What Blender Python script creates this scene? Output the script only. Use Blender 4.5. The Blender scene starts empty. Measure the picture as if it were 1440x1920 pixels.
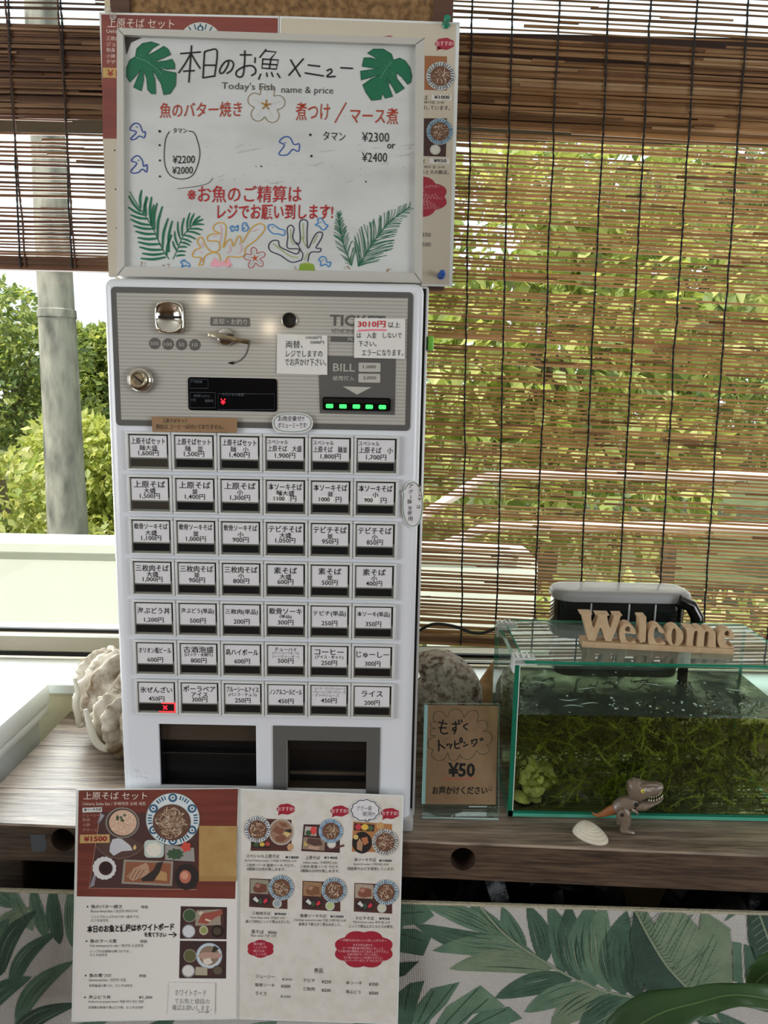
import bpy, bmesh, math, random
from mathutils import Vector, Matrix
RND = random.Random(11)
SC = bpy.context.scene
COL = SC.collection
PI = math.pi

# ------------------------------------------------------------------ camera
F, PITCH, ROLL, CZ = 1400.0, math.radians(9.4), math.radians(1.09), 1.37
cP, sP, cR, sR = math.cos(PITCH), math.sin(PITCH), math.cos(ROLL), math.sin(ROLL)
cd = bpy.data.cameras.new('camera')
cam = bpy.data.objects.new('camera', cd)
COL.objects.link(cam)
cd.sensor_fit = 'VERTICAL'
cd.sensor_height = 36.0
cd.sensor_width = 27.0
cd.lens = 36.0 * F / 1920.0
cd.clip_start = 0.05
cd.clip_end = 200
right = Vector((cR, sR * sP, sR * cP))
up = Vector((-sR, cR * sP, cR * cP))
back = Vector((0, -cP, sP))
cam.matrix_world = Matrix(((right.x, up.x, back.x, 0), (right.y, up.y, back.y, 0), (right.z, up.z, back.z, CZ), (0, 0, 0, 1)))
SC.camera = cam

# ------------------------------------------------------------------ exposure, world, sun, daylight
SC.view_settings.view_transform = 'Standard'
SC.view_settings.look = 'None'
SC.view_settings.exposure = 0.0
SC.view_settings.gamma = 1.0
SC.view_settings.use_curve_mapping = False
SC.cycles.max_bounces = 10
SC.cycles.diffuse_bounces = 4
SC.cycles.glossy_bounces = 4
SC.cycles.transmission_bounces = 6
SC.cycles.transparent_max_bounces = 32
SC.cycles.caustics_reflective = False
SC.cycles.caustics_refractive = False
SC.cycles.sample_clamp_indirect = 6.0
w = bpy.data.worlds.new('sky')
SC.world = w
w.use_nodes = True
bg = w.node_tree.nodes['Background']
bg.inputs[0].default_value = (0.88, 0.95, 1.0, 1)
bg.inputs[1].default_value = 1.25

def light(name, kind, loc, energy, color, **kw):
    l = bpy.data.lights.new(name, kind)
    l.energy = energy
    l.color = color
    for k, v in kw.items():
        setattr(l, k, v)
    o = bpy.data.objects.new(name, l)
    COL.objects.link(o)
    o.location = loc
    return o

def aim(o, d):
    o.rotation_euler = Vector(d).to_track_quat('-Z', 'Y').to_euler()

sun = light('sun', 'SUN', (0, 0, 20), 6.0, (1.0, 0.95, 0.86), angle=0.02)
aim(sun, (0.45, 0.38, -0.85))
# fill lights added behind the camera, in openings of the unseen side walls
for nm, lx, e in (('fill_light_left', -3.15, 62), ('fill_light_right', 3.15, 54)):
    fill_lamp = light(nm, 'AREA', (lx, -1.1, 1.35), e, (0.92, 0.96, 1.0), shape='RECTANGLE', size=1.8, size_y=1.4)
    aim(fill_lamp, (-lx / 3.15, 0.6, -0.02))
# daylight through the panes of the front windows
for nm, lx, sx, e in (('daylight_window_left', -0.98, 0.80, 26), ('daylight_window_right', 0.85, 1.4, 10)):
    o = light(nm, 'AREA', (lx, 1.60, 1.35), e, (0.95, 0.98, 1.0), shape='RECTANGLE', size=sx, size_y=1.0)
    aim(o, (0, -1, -0.25))

# ------------------------------------------------------------------ pixel rays and planes
def ray(px, py):
    x, y = px - 720.0, 960.0 - py
    X, V = (x * cR - y * sR) / F, (x * sR + y * cR) / F
    return Vector((X, cP + V * sP, -sP + V * cP))

EYE = Vector((0, 0, CZ))

def hy(px, py, Y):
    d = ray(px, py)
    return EYE + d * (Y / d.y)

def hz(px, py, Z):
    d = ray(px, py)
    return EYE + d * ((Z - CZ) / d.z)

class PL:
    """A flat surface in the room: origin, two unit axes, normal towards the room."""
    def __init__(s, o, u, v):
        s.o, s.u = Vector(o), Vector(u).normalized()
        v = Vector(v)
        s.v = (v - s.u * v.dot(s.u)).normalized()
        s.n = s.u.cross(s.v).normalized()
    def uv(s, px, py):
        d = ray(px, py)
        t = (s.o - EYE).dot(s.n) / d.dot(s.n)
        q = EYE + d * t - s.o
        return (q.dot(s.u), q.dot(s.v))
    def p(s, u, v, off=0.0):
        return s.o + s.u * u + s.v * v + s.n * off
    def at(s, px, py, off=0.0):
        u, v = s.uv(px, py)
        return s.p(u, v, off)

# ------------------------------------------------------------------ materials
def lin(c):
    c = c / 255.0
    return c / 12.92 if c <= 0.04045 else ((c + 0.055) / 1.055) ** 2.4

def rgb(c):
    return (lin(c[0]), lin(c[1]), lin(c[2]), 1)

MATS = {}

def mat(name, c, rough=0.5, metal=0.0, spec=0.5, var=None, bump=None, emit=None, coat=0.0, stretch=(1, 1, 1), trans=None, detail=4.0):
    """Principled material; var = (second colour, noise scale, low, high), bump = (scale, strength)."""
    m = bpy.data.materials.new(name)
    m.use_nodes = True
    nt = m.node_tree
    b = nt.nodes['Principled BSDF']
    b.inputs['Base Color'].default_value = rgb(c)
    b.inputs['Roughness'].default_value = rough
    b.inputs['Metallic'].default_value = metal
    b.inputs['Specular IOR Level'].default_value = spec
    b.inputs['Coat Weight'].default_value = coat
    b.inputs['Coat Roughness'].default_value = 0.08
    if emit:
        b.inputs['Emission Color'].default_value = rgb(emit[0])
        b.inputs['Emission Strength'].default_value = emit[1]
    if var or bump:
        tc = nt.nodes.new('ShaderNodeTexCoord')
        mp = nt.nodes.new('ShaderNodeMapping')
        mp.inputs['Scale'].default_value = stretch
        nt.links.new(tc.outputs['Object'], mp.inputs['Vector'])
    if var:
        n = nt.nodes.new('ShaderNodeTexNoise')
        n.inputs['Scale'].default_value = var[1]
        n.inputs['Detail'].default_value = detail
        nt.links.new(mp.outputs[0], n.inputs['Vector'])
        r = nt.nodes.new('ShaderNodeValToRGB')
        r.color_ramp.elements[0].position = var[2]
        r.color_ramp.elements[0].color = rgb(c)
        r.color_ramp.elements[1].position = var[3]
        r.color_ramp.elements[1].color = rgb(var[0])
        nt.links.new(n.outputs['Fac'], r.inputs['Fac'])
        nt.links.new(r.outputs['Color'], b.inputs['Base Color'])
    if bump:
        n2 = nt.nodes.new('ShaderNodeTexNoise')
        n2.inputs['Scale'].default_value = bump[0]
        n2.inputs['Detail'].default_value = 5
        nt.links.new(mp.outputs[0], n2.inputs['Vector'])
        bn = nt.nodes.new('ShaderNodeBump')
        bn.inputs['Strength'].default_value = bump[1]
        bn.inputs['Distance'].default_value = 0.01
        nt.links.new(n2.outputs['Fac'], bn.inputs['Height'])
        nt.links.new(bn.outputs[0], b.inputs['Normal'])
    if trans:
        tr = nt.nodes.new('ShaderNodeBsdfTranslucent')
        tr.inputs[0].default_value = rgb(trans[0])
        mx = nt.nodes.new('ShaderNodeMixShader')
        mx.inputs[0].default_value = trans[1]
        nt.links.new(b.outputs[0], mx.inputs[1])
        nt.links.new(tr.outputs[0], mx.inputs[2])
        nt.links.new(mx.outputs[0], nt.nodes['Material Output'].inputs['Surface'])
    MATS[name] = m
    return m

def clear(name, tint, ior=1.45, rough=0.0, base=None, amount=0.0, gain=1.0):
    """Thin clear sheet: tinted transparency plus a Fresnel reflection; base/amount adds a film of dirt or milkiness."""
    m = bpy.data.materials.new(name)
    m.use_nodes = True
    nt = m.node_tree
    nt.nodes.remove(nt.nodes['Principled BSDF'])
    out = nt.nodes['Material Output']
    t = nt.nodes.new('ShaderNodeBsdfTransparent')
    t.inputs[0].default_value = (tint[0], tint[1], tint[2], 1)
    g = nt.nodes.new('ShaderNodeBsdfGlossy')
    g.inputs['Roughness'].default_value = rough
    g.inputs[0].default_value = (gain, gain, gain, 1)
    fr = nt.nodes.new('ShaderNodeFresnel')
    fr.inputs[0].default_value = ior
    mx = nt.nodes.new('ShaderNodeMixShader')
    ge = nt.nodes.new('ShaderNodeNewGeometry')
    inv = nt.nodes.new('ShaderNodeMath')
    inv.operation = 'SUBTRACT'
    inv.inputs[0].default_value = 1.0
    nt.links.new(ge.outputs['Backfacing'], inv.inputs[1])
    mu = nt.nodes.new('ShaderNodeMath')
    mu.operation = 'MULTIPLY'
    nt.links.new(fr.outputs[0], mu.inputs[0])
    nt.links.new(inv.outputs[0], mu.inputs[1])
    nt.links.new(mu.outputs[0], mx.inputs[0])
    nt.links.new(t.outputs[0], mx.inputs[1])
    nt.links.new(g.outputs[0], mx.inputs[2])
    last = mx
    if base:
        d = nt.nodes.new('ShaderNodeBsdfDiffuse')
        d.inputs[0].default_value = rgb(base)
        n = nt.nodes.new('ShaderNodeTexNoise')
        n.inputs['Scale'].default_value = 14
        n.inputs['Detail'].default_value = 6
        tc = nt.nodes.new('ShaderNodeTexCoord')
        nt.links.new(tc.outputs['Object'], n.inputs['Vector'])
        r = nt.nodes.new('ShaderNodeMapRange')
        r.inputs[1].default_value = 0.35
        r.inputs[2].default_value = 0.75
        r.inputs[3].default_value = amount * 0.4
        r.inputs[4].default_value = amount * 1.6
        nt.links.new(n.outputs['Fac'], r.inputs[0])
        m2 = nt.nodes.new('ShaderNodeMixShader')
        nt.links.new(r.outputs[0], m2.inputs[0])
        nt.links.new(mx.outputs[0], m2.inputs[1])
        nt.links.new(d.outputs[0], m2.inputs[2])
        last = m2
    nt.links.new(last.outputs[0], out.inputs['Surface'])
    MATS[name] = m
    return m

def ink(c, rough=0.55):
    k = 'ink_%d_%d_%d' % tuple(c)
    return MATS.get(k) or mat(k, c, rough)

# ------------------------------------------------------------------ mesh builder
GLYPH = {}

def glyphs(s, bold=0.0):
    k = (s, bold)
    if k not in GLYPH:
        cu = bpy.data.curves.new('lettering', 'FONT')
        cu.body = s
        cu.size = 1
        cu.resolution_u = 2
        cu.offset = bold
        ob = bpy.data.objects.new('lettering', cu)
        me = ob.to_mesh()
        vs = [(v.co.x, v.co.y) for v in me.vertices]
        fs = [tuple(p.vertices) for p in me.polygons]
        ob.to_mesh_clear()
        bpy.data.objects.remove(ob)
        bpy.data.curves.remove(cu)
        xs = [a for a, b in vs] or [0, 1]
        ys = [b for a, b in vs] or [0, 1]
        GLYPH[k] = (vs, fs, min(xs), max(xs), min(ys), max(ys))
    return GLYPH[k]

def catmull(pts, n=5, closed=False):
    if len(pts) < 3:
        return list(pts)
    out = []
    L = len(pts)
    rng = range(L) if closed else range(L - 1)
    for i in rng:
        p0 = pts[(i - 1) % L] if closed or i > 0 else pts[0]
        p1, p2 = pts[i], pts[(i + 1) % L]
        p3 = pts[(i + 2) % L] if closed or i + 2 < L else pts[-1]
        for k in range(n):
            t = k / n
            out.append(tuple(0.5 * (2 * b + (c - a) * t + (2 * a - 5 * b + 4 * c - d) * t * t + (-a + 3 * b - 3 * c + d) * t ** 3)
                             for a, b, c, d in zip(p0, p1, p2, p3)))
    if not closed:
        out.append(tuple(pts[-1]))
    return out

def rrect(x0, x1, y0, y1, r, n=5):
    pts = []
    for cx, cy, a in ((x1 - r, y1 - r, 0), (x0 + r, y1 - r, 90), (x0 + r, y0 + r, 180), (x1 - r, y0 + r, 270)):
        for k in range(n + 1):
            t = math.radians(a + 90.0 * k / n)
            pts.append((cx + r * math.cos(t), cy + r * math.sin(t)))
    return pts

class MB:
    def __init__(s):
        s.v, s.f, s.mi, s.mats = [], [], [], []
    def m(s, mt):
        if isinstance(mt, str):
            mt = MATS[mt]
        if mt not in s.mats:
            s.mats.append(mt)
        return s.mats.index(mt)
    def add(s, vs, fs, mt):
        b, i = len(s.v), s.m(mt)
        s.v.extend([tuple(q) for q in vs])
        for f in fs:
            s.f.append(tuple(b + k for k in f))
            s.mi.append(i)
        return s
    def poly(s, pts, mt):
        return s.add(pts, [tuple(range(len(pts)))], mt)
    def bm(s, bmx, mt, mtx=None):
        bmx.verts.index_update()
        vs = [(mtx @ v.co) if mtx else v.co.copy() for v in bmx.verts]
        s.add(vs, [tuple(v.index for v in f.verts) for f in bmx.faces], mt)
        bmx.free()
        return s
    def box(s, x0, x1, y0, y1, z0, z1, mt, bev=0.0, seg=2, mtx=None):
        b = bmesh.new()
        bmesh.ops.create_cube(b, size=1)
        for v in b.verts:
            v.co = Vector(((x0 + x1) / 2 + v.co.x * (x1 - x0), (y0 + y1) / 2 + v.co.y * (y1 - y0), (z0 + z1) / 2 + v.co.z * (z1 - z0)))
        if bev:
            bmesh.ops.bevel(b, geom=b.edges[:], offset=bev, segments=seg, affect='EDGES', profile=0.5)
        return s.bm(b, mt, mtx)
    def pbox(s, pl, u0, u1, v0, v1, d0, d1, mt, bev=0.0, seg=2):
        """box on a plane's own axes; d = distance along its normal"""
        M = Matrix(((pl.u.x, pl.v.x, pl.n.x, pl.o.x), (pl.u.y, pl.v.y, pl.n.y, pl.o.y), (pl.u.z, pl.v.z, pl.n.z, pl.o.z), (0, 0, 0, 1)))
        return s.box(u0, u1, v0, v1, d0, d1, mt, bev, seg, M)
    def rings(s, rings, mt, closed=True, cap0=True, cap1=True):
        n = len(rings[0])
        vs = [p for r in rings for p in r]
        fs = []
        for i in range(len(rings) - 1):
            for k in range(n if closed else n - 1):
                k2 = (k + 1) % n
                fs.append((i * n + k, i * n + k2, (i + 1) * n + k2, (i + 1) * n + k))
        if cap0:
            fs.append(tuple(range(n))[::-1])
        if cap1:
            fs.append(tuple((len(rings) - 1) * n + k for k in range(n)))
        return s.add(vs, fs, mt)
    def tube(s, pts, r, mt, n=8, cap=True, flat=1.0):
        pts = [Vector(p) for p in pts]
        rr = r if isinstance(r, (list, tuple)) else [r] * len(pts)
        rings = []
        ref = None
        for i, p in enumerate(pts):
            d = (pts[min(i + 1, len(pts) - 1)] - pts[max(i - 1, 0)]).normalized()
            if ref is None:
                ref = Vector((0, 0, 1)) if abs(d.z) < 0.9 else Vector((1, 0, 0))
            a = d.cross(ref).normalized()
            ref = a.cross(d).normalized()
            rings.append([p + a * (math.cos(2 * PI * k / n) * rr[i]) + ref * (math.sin(2 * PI * k / n) * rr[i] * flat) for k in range(n)])
        return s.rings(rings, mt, True, cap, cap)
    def lathe(s, prof, o, axis, mt, n=24, cap0=True, cap1=True):
        a = Vector(axis).normalized()
        x = a.cross(Vector((0, 0, 1)) if abs(a.z) < 0.9 else Vector((1, 0, 0))).normalized()
        y = a.cross(x)
        o = Vector(o)
        rings = [[o + a * h + x * (r * math.cos(2 * PI * k / n)) + y * (r * math.sin(2 * PI * k / n)) for k in range(n)] for r, h in prof]
        return s.rings(rings, mt, True, cap0, cap1)
    def prism(s, pl, uvs, d0, d1, mt, sidemat=None):
        n = len(uvs)
        A = [pl.p(u, v, d1) for u, v in uvs]
        B = [pl.p(u, v, d0) for u, v in uvs]
        s.poly(A, mt)
        s.poly(B[::-1], mt)
        s.add(A + B, [(k, k + n, (k + 1) % n + n, (k + 1) % n) for k in range(n)], sidemat or mt)
        return s
    # ---- drawn on a plane at picture coordinates of the surface
    def ppoly(s, pl, pxs, mt, off=0.0003):
        return s.poly([pl.at(x, y, off) for x, y in pxs], mt)
    def rect(s, pl, x0, y0, x1, y1, mt, off=0.0003, sl=0.02, r=0.0):
        if r:
            pts = [(x, y + (x - x0) * sl) for x, y in rrect(x0, x1, y0, y1, r, 4)]
        else:
            pts = [(x0, y0), (x1, y0 + (x1 - x0) * sl), (x1, y1 + (x1 - x0) * sl), (x0, y1)]
        return s.ppoly(pl, pts, mt, off)
    def disc(s, pl, cx, cy, rx, ry, mt, off=0.0003, n=28):
        return s.ppoly(pl, [(cx + rx * math.cos(2 * PI * k / n), cy + ry * math.sin(2 * PI * k / n)) for k in range(n)], mt, off)
    def stroke(s, pl, pxs, wpx, mt, off=0.0005, closed=False, smooth=True, taper=None):
        uv = [pl.uv(x, y) for x, y in pxs]
        c = pxs[len(pxs) // 2]
        a, b = pl.uv(c[0], c[1]), pl.uv(c[0] + 1, c[1])
        hw = 0.5 * wpx * math.hypot(a[0] - b[0], a[1] - b[1])
        if smooth and len(uv) > 2:
            uv = catmull(uv, 4, closed)
        n = len(uv)
        if n < 2:
            return s
        L, Rr = [], []
        for i in range(n):
            p, q = (uv[(i - 1) % n], uv[(i + 1) % n]) if closed else (uv[max(i - 1, 0)], uv[min(i + 1, n - 1)])
            dx, dy = q[0] - p[0], q[1] - p[1]
            l = math.hypot(dx, dy) or 1
            wv = hw
            if taper is not None:
                t = i / (n - 1)
                wv = hw * taper(t)
            ex = ey = 0
            if not closed and i in (0, n - 1):
                e = 0.5 * hw * (1 if i else -1)
                ex, ey = dx / l * e, dy / l * e
            L.append(pl.p(uv[i][0] - dy / l * wv + ex, uv[i][1] + dx / l * wv + ey, off))
            Rr.append(pl.p(uv[i][0] + dy / l * wv + ex, uv[i][1] - dx / l * wv + ey, off))
        vs = L + Rr
        m = n if closed else n - 1
        return s.add(vs, [(i, n + i, n + (i + 1) % n, (i + 1) % n) for i in range(m)], mt)
    def text(s, pl, t, x, y, w, h, mt, off=0.0006, sl=0.02, bold=0.0, al='l'):
        """t fitted to the box whose top left is (x, y) in the picture; w = 0 keeps the letters' own proportions"""
        vs, fs, x0, x1, y0, y1 = glyphs(t, bold)
        if not w:
            w = h * (x1 - x0) / max(y1 - y0, 1e-6)
        if al == 'c':
            x -= w / 2
        elif al == 'r':
            x -= w
        o = pl.uv(x, y)
        ax = pl.uv(x + w, y + w * sl)
        ay = pl.uv(x - h * 0.02, y + h)
        A = ((ax[0] - o[0]), (ax[1] - o[1]))
        B = ((ay[0] - o[0]), (ay[1] - o[1]))
        out = []
        for a, b in vs:
            p, q = (a - x0) / max(x1 - x0, 1e-6), (y1 - b) / max(y1 - y0, 1e-6)
            out.append(pl.p(o[0] + A[0] * p + B[0] * q, o[1] + A[1] * p + B[1] * q, off))
        return s.add(out, fs, mt)
    def build(s, name, parent=None, smooth=True, loc=None, angle=35):
        me = bpy.data.meshes.new(name)
        org = Vector((0, 0, 0))
        q = parent
        while q is not None:
            org += q.location
            q = q.parent
        if loc is not None and parent is None:
            org = Vector(loc)
        me.from_pydata([(x[0] - org.x, x[1] - org.y, x[2] - org.z) for x in s.v], [], s.f)
        for mt in s.mats:
            me.materials.append(mt)
        me.polygons.foreach_set('material_index', s.mi)
        me.update()
        if smooth:
            me.shade_smooth()
            me.set_sharp_from_angle(angle=math.radians(angle))
        o = bpy.data.objects.new(name, me)
        COL.objects.link(o)
        if parent is not None:
            o.parent = parent
        else:
            o.location = org
        return o

def tag(o, label, cat, group=None, kind=None):
    o['label'] = label
    o['category'] = cat
    if group:
        o['group'] = group
    if kind:
        o['kind'] = kind
    return o

def thing(name, label, cat, loc, group=None):
    o = bpy.data.objects.new(name, None)
    o.empty_display_size = 0.05
    COL.objects.link(o)
    o.location = loc
    return tag(o, label, cat, group)

def fix_normals(o):
    b = bmesh.new()
    b.from_mesh(o.data)
    bmesh.ops.recalc_face_normals(b, faces=b.faces[:])
    b.to_mesh(o.data)
    b.free()
# ------------------------------------------------------------------ materials of the place
mat('plaster_cream', (226, 214, 178), 0.85, bump=(60, 0.15))
mat('plaster_inside', (214, 208, 196), 0.9)
mat('wall_dark', (96, 78, 62), 0.7)
mat('ceiling_white', (225, 222, 214), 0.9)
mat('floor_wood', (120, 92, 66), 0.5, var=((90, 66, 46), 3, 0.3, 0.7), stretch=(1, 12, 1))
mat('sill_white', (232, 236, 232), 0.45)
mat('aluminium_bronze', (128, 120, 104), 0.4, 0.5)
mat('aluminium_white', (205, 205, 198), 0.4, 0.3)
mat('dark_gap', (18, 16, 14), 0.8)
mat('beam_brown', (74, 52, 40), 0.7, var=((58, 40, 32), 5, 0.3, 0.7), stretch=(0.3, 1, 6))
mat('concrete_pole', (166, 162, 150), 0.9, var=((92, 92, 86), 7, 0.38, 0.66), bump=(30, 0.3), stretch=(1, 1, 0.35))
mat('parapet_paint', (228, 232, 226), 0.85, var=((216, 221, 214), 3, 0.3, 0.8))
mat('rail_paint', (232, 214, 208), 0.5)
mat('soil', (96, 104, 62), 0.95, var=((70, 82, 44), 2, 0.3, 0.7))
mat('bark', (120, 108, 90), 0.9, bump=(20, 0.5))
for i, c in enumerate([(178, 182, 114), (156, 170, 102), (200, 200, 136), (122, 136, 86), (96, 116, 74), (210, 206, 158)]):
    mat('leaf%d' % i, c, 0.5, trans=((min(255, c[0] + 40), min(255, c[1] + 40), c[2]), 0.45))
clear('window_glass', (0.97, 0.985, 0.97))

def struct(name, mb, label, cat, smooth=False):
    o = mb.build(name, None, smooth)
    return tag(o, label, cat, None, 'structure')

# shell of the room: floor, ceiling, walls, roof
struct('floor', MB().box(-3.2, 3.2, -4.0, 1.72, -0.12, 0.0, 'floor_wood'), 'brown wooden floor of the dining room', 'floor')
struct('ceiling', MB().box(-3.2, 3.2, -4.8, 1.64, 2.55, 2.7, 'ceiling_white'), 'white ceiling running out into the eaves', 'ceiling')
for nm, x0, lab in (('wall_left', -3.3, 'plastered side wall with a wide window far to the left'), ('wall_right', 3.2, 'plastered side wall with a wide window far to the right')):
    b = MB()
    for y0, y1, z0, z1 in ((-4.0, -2.05, 0, 2.55), (-0.15, 1.72, 0, 2.55), (-2.05, -0.15, 0, 0.65), (-2.05, -0.15, 2.05, 2.55)):  # wall pieces round an opening made for the added fill light
        b.box(x0, x0 + .1, y0, y1, z0, z1, 'plaster_inside')
    struct(nm, b, lab, 'wall')
b = MB()
b.box(-3.2, 3.2, -4.0, -3.9, 0, 2.55, 'wall_dark')
struct('wall_back', b, 'dark timber wall behind the camera', 'wall')
# the window wall
b = MB()
b.box(-3.2, 3.2, 1.41, 1.62, 0.0, 0.764, 'plaster_cream')
b.box(-0.498, 0.03, 1.411, 1.62, 0.764, 2.55, 'plaster_cream')
b.box(-3.2, -2.0, 1.41, 1.62, 0.764, 2.55, 'plaster_cream')
b.box(2.2, 3.2, 1.41, 1.62, 0.764, 2.55, 'plaster_cream')
b.box(-2.0, -0.498, 1.41, 1.62, 2.42, 2.55, 'plaster_cream')
b.box(0.03, 2.2, 1.41, 1.62, 2.42, 2.55, 'plaster_cream')
struct('wall_front', b, 'cream plastered wall between and below the two windows', 'wall')
for nm, x0, x1, side in (('trim_1', -2.0, -0.498, 'left'), ('trim_2', 0.03, 2.2, 'right')):
    struct(nm, MB().box(x0, x1, 1.388, 1.53, 0.7645, 0.785, 'sill_white', 0.003), 'white window sill under the %s window' % side, 'window sill')

def window(name, x0, x1, zb, label, mullions):
    t = thing(name, label, 'window', ((x0 + x1) / 2, 1.53, 0.785))
    t['kind'] = 'structure'
    f = MB()
    f.box(x0, x1, 1.525, 1.60, 0.8, zb, 'aluminium_bronze', 0.003)
    f.box(x0, x1, 1.535, 1.545, zb, zb + 0.006, 'dark_gap')
    f.box(x0, x1, 1.52, 1.526, zb - 0.006, zb - 0.001, 'aluminium_white')
    f.box(x0, x1, 1.54, 1.60, 0.785, 0.8, 'dark_gap')
    f.box(x0, x1, 1.525, 1.60, 2.36, 2.42, 'aluminium_bronze', 0.003)
    for mx in mullions:
        f.box(mx - 0.022, mx + 0.022, 1.53, 1.585, zb, 2.36, 'aluminium_bronze', 0.003)
    f.build('frame', t, False)
    MB().box(x0, x1, 1.50, 1.60, 1.862, 2.02, 'beam_brown', 0.004).build('transom_beam', t, False)
    MB().box(x0, x1, 1.560, 1.564, zb - 0.002, 2.37, 'window_glass').build('pane', t, False)
window('window_1', -2.0, -0.498, 0.842, 'left window with a clear pane above a bronze frame', (-1.978, -1.30, -0.478))
window('window_2', 0.03, 2.2, 0.802, 'right window behind the long bamboo blind', (0.052, 1.12, 2.178))

# ------------------------------------------------------------------ outside
b = MB()
b.box(-7, 0.9, 1.75, 2.95, -0.35, -0.2, 'parapet_paint')
struct('floor_terrace', b, 'pale terrace floor outside the windows', 'floor')
b = MB()
pl = PL((0, 2.8, 0), (1, 0, 0), (0, 0, 1))
out = [(-7, -0.3), (0.596, -0.3)] + [(0.596 - 0.06 * (1 - math.cos(t * PI / 12)), 0.70 + 0.06 * math.sin(t * PI / 12)) for t in range(7)] + [(-7, 0.76)]
b.prism(pl, out, -0.14, 0.0, 'parapet_paint')
b.box(-7, 0.50, 2.785, 2.955, 0.722, 0.766, 'parapet_paint', 0.006)
struct('wall_parapet', b, 'white parapet wall of the terrace outside', 'wall')
struct('ground', MB().box(-60, 60, 3.0, 90, -2.7, -2.5, 'soil'), 'green hillside ground beyond the terrace', 'ground')

o = MB().lathe([(0.205, -2.5), (0.170, 0.0), (0.155, 1.2), (0.150, 1.9), (0.157, 1.91), (0.155, 1.97), (0.143, 1.98), (0.105, 6.5), (0.0, 6.5)], (-2.80, 6.5, 0), (0, 0, 1), 'concrete_pole', 28).build('utility_pole', None, True, (-2.80, 6.5, -2.5))
tag(o, 'grey weathered concrete utility pole standing beyond the parapet outside the left window', 'pole')
for k, (px, py) in enumerate(((95, 633), (102, 743))):
    pass

t = thing('stair_handrail', 'pale painted two-bar stair handrail seen through the right blind', 'handrail', (0.5, 3.2, -0.3))
for za, zb2, nm in ((1.015, 0.845, 'rail'), (0.79, 0.68, 'rail')):
    Y = 3.2
    pts = [Vector((0.12, Y, zb2 - 0.05)), Vector((0.42, Y, za - 0.02)), Vector((0.52, Y, za)), Vector((2.3, Y, za + 0.02))]
    MB().tube(pts, 0.022, 'rail_paint', 10).build(nm, t)
for x in (0.20, 2.28):
    MB().tube([(x, 3.2, -2.5), (x, 3.2, 0.70 if x < 1 else 1.02)], 0.018, 'rail_paint', 8).build('post', t)

def tree(label, cat, x, y, z, clumps, n, leaf, mats, trunk=True, seed=1, name='tree'):
    """a crown of single leaves round several leaf masses, with a trunk and limbs"""
    r = random.Random(seed)
    t = thing(name, label, cat, (x, y, -2.5), 'trees and bushes outside the windows')
    b = MB()
    tot = sum(c[3] ** 2 for c in clumps)
    for cx, cy, cz, cr in clumps:
        for _ in range(int(n * cr * cr / tot)):
            d = Vector((r.gauss(0, 1), r.gauss(0, 1), r.gauss(0, 1))).normalized()
            q = Vector((x + cx, y + cy, z + cz)) + Vector((d.x * cr, d.y * cr, d.z * cr * 0.8)) * (0.55 + 0.5 * r.random() ** 0.6)
            ax = (d + Vector((r.gauss(0, .7), r.gauss(0, .7), r.gauss(0, .7) - 0.3))).normalized()
            sd = ax.cross(Vector((r.gauss(0, 1), r.gauss(0, 1), 1.2))).normalized()
            nn = sd.cross(ax)
            L = leaf * r.uniform(0.7, 1.3)
            W = L * 0.28
            m = mats[min(len(mats) - 1, int(len(mats) * (0.5 + 0.28 * r.gauss(0, 1)) if True else 0))] if r.random() < 0.75 else r.choice(mats)
            b.add([q, q + ax * L * .45 + sd * W, q + ax * L + nn * L * -0.12, q + ax * L * .45 - sd * W], [(0, 1, 2, 3)], m)
    b.build('foliage', t, False)
    if trunk:
        k = MB()
        k.tube([(x, y, -2.5), (x + .1, y, z - 1.0), (x, y + .1, z)], [.16, .11, .05], 'bark', 8)
        for cx, cy, cz, cr in clumps[:7]:
            k.tube([(x + .05, y, z - .8), (x + cx * .5, y + cy * .5 - .1, z + cz * .35 - .3), (x + cx, y + cy - .2, z + cz)], [.06, .04, .015], 'bark', 6)
        k.build('trunk', t)
    return t

A = ['leaf0', 'leaf1', 'leaf2', 'leaf3']
B2 = ['leaf3', 'leaf1', 'leaf4', 'leaf0']
tree('light green bush low behind the parapet left of the utility pole', 'bush', -4.4, 8.4, 0.25, [(-.9, 0, .15, .8), (0, .1, -.35, .8), (-.5, -.3, -.9, .8), (.6, 0, -.9, .6), (-1.6, 0, .2, .9)], 9000, .13, ['leaf2', 'leaf0', 'leaf1', 'leaf5'], True, 3, 'bush')
tree('dark green tree topping the skyline left of the utility pole', 'tree', -6.7, 13.5, 1.5, [(-.3, 0, .9, .9), (-1.2, 0, .4, 1.0), (.5, 0, .35, .8), (-.4, 0, -.4, 1.1), (.7, 0, -.9, .9), (-1.6, 0, -.8, 1.1)], 9500, .15, B2, True, 5)
tree('yellow-green bush just right of the utility pole', 'bush', -4.15, 10.6, 0.1, [(-.3, 0, .35, .6), (.25, 0, .1, .7), (-.4, 0, -.5, .7), (.4, 0, -.9, .7), (-.9, .2, -.6, .6)], 8000, .14, ['leaf2', 'leaf0', 'leaf1'], True, 7, 'bush')
tree('mid green tree rising right of the utility pole', 'tree', -6.4, 17.0, 1.5, [(-.5, 0, .5, .7), (.3, 0, .55, .7), (0, 0, -.3, 1.0), (.9, 0, .2, .8), (-.9, 0, -.3, .8)], 9500, .19, B2, True, 8)
tree('tall bright green tree filling the left half of the right window', 'tree', 1.7, 7.9, 2.0, [(-.6, 0, .9, 1.0), (.5, 0, 1.5, 1.0), (0, 0, -.2, 1.2), (-1.2, 0, -.4, 1.0), (1.1, 0, .3, 1.1), (-.8, -.3, -1.5, 1.0), (.6, -.3, -1.4, 1.1)], 7500, .20, A, True, 9)
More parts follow.
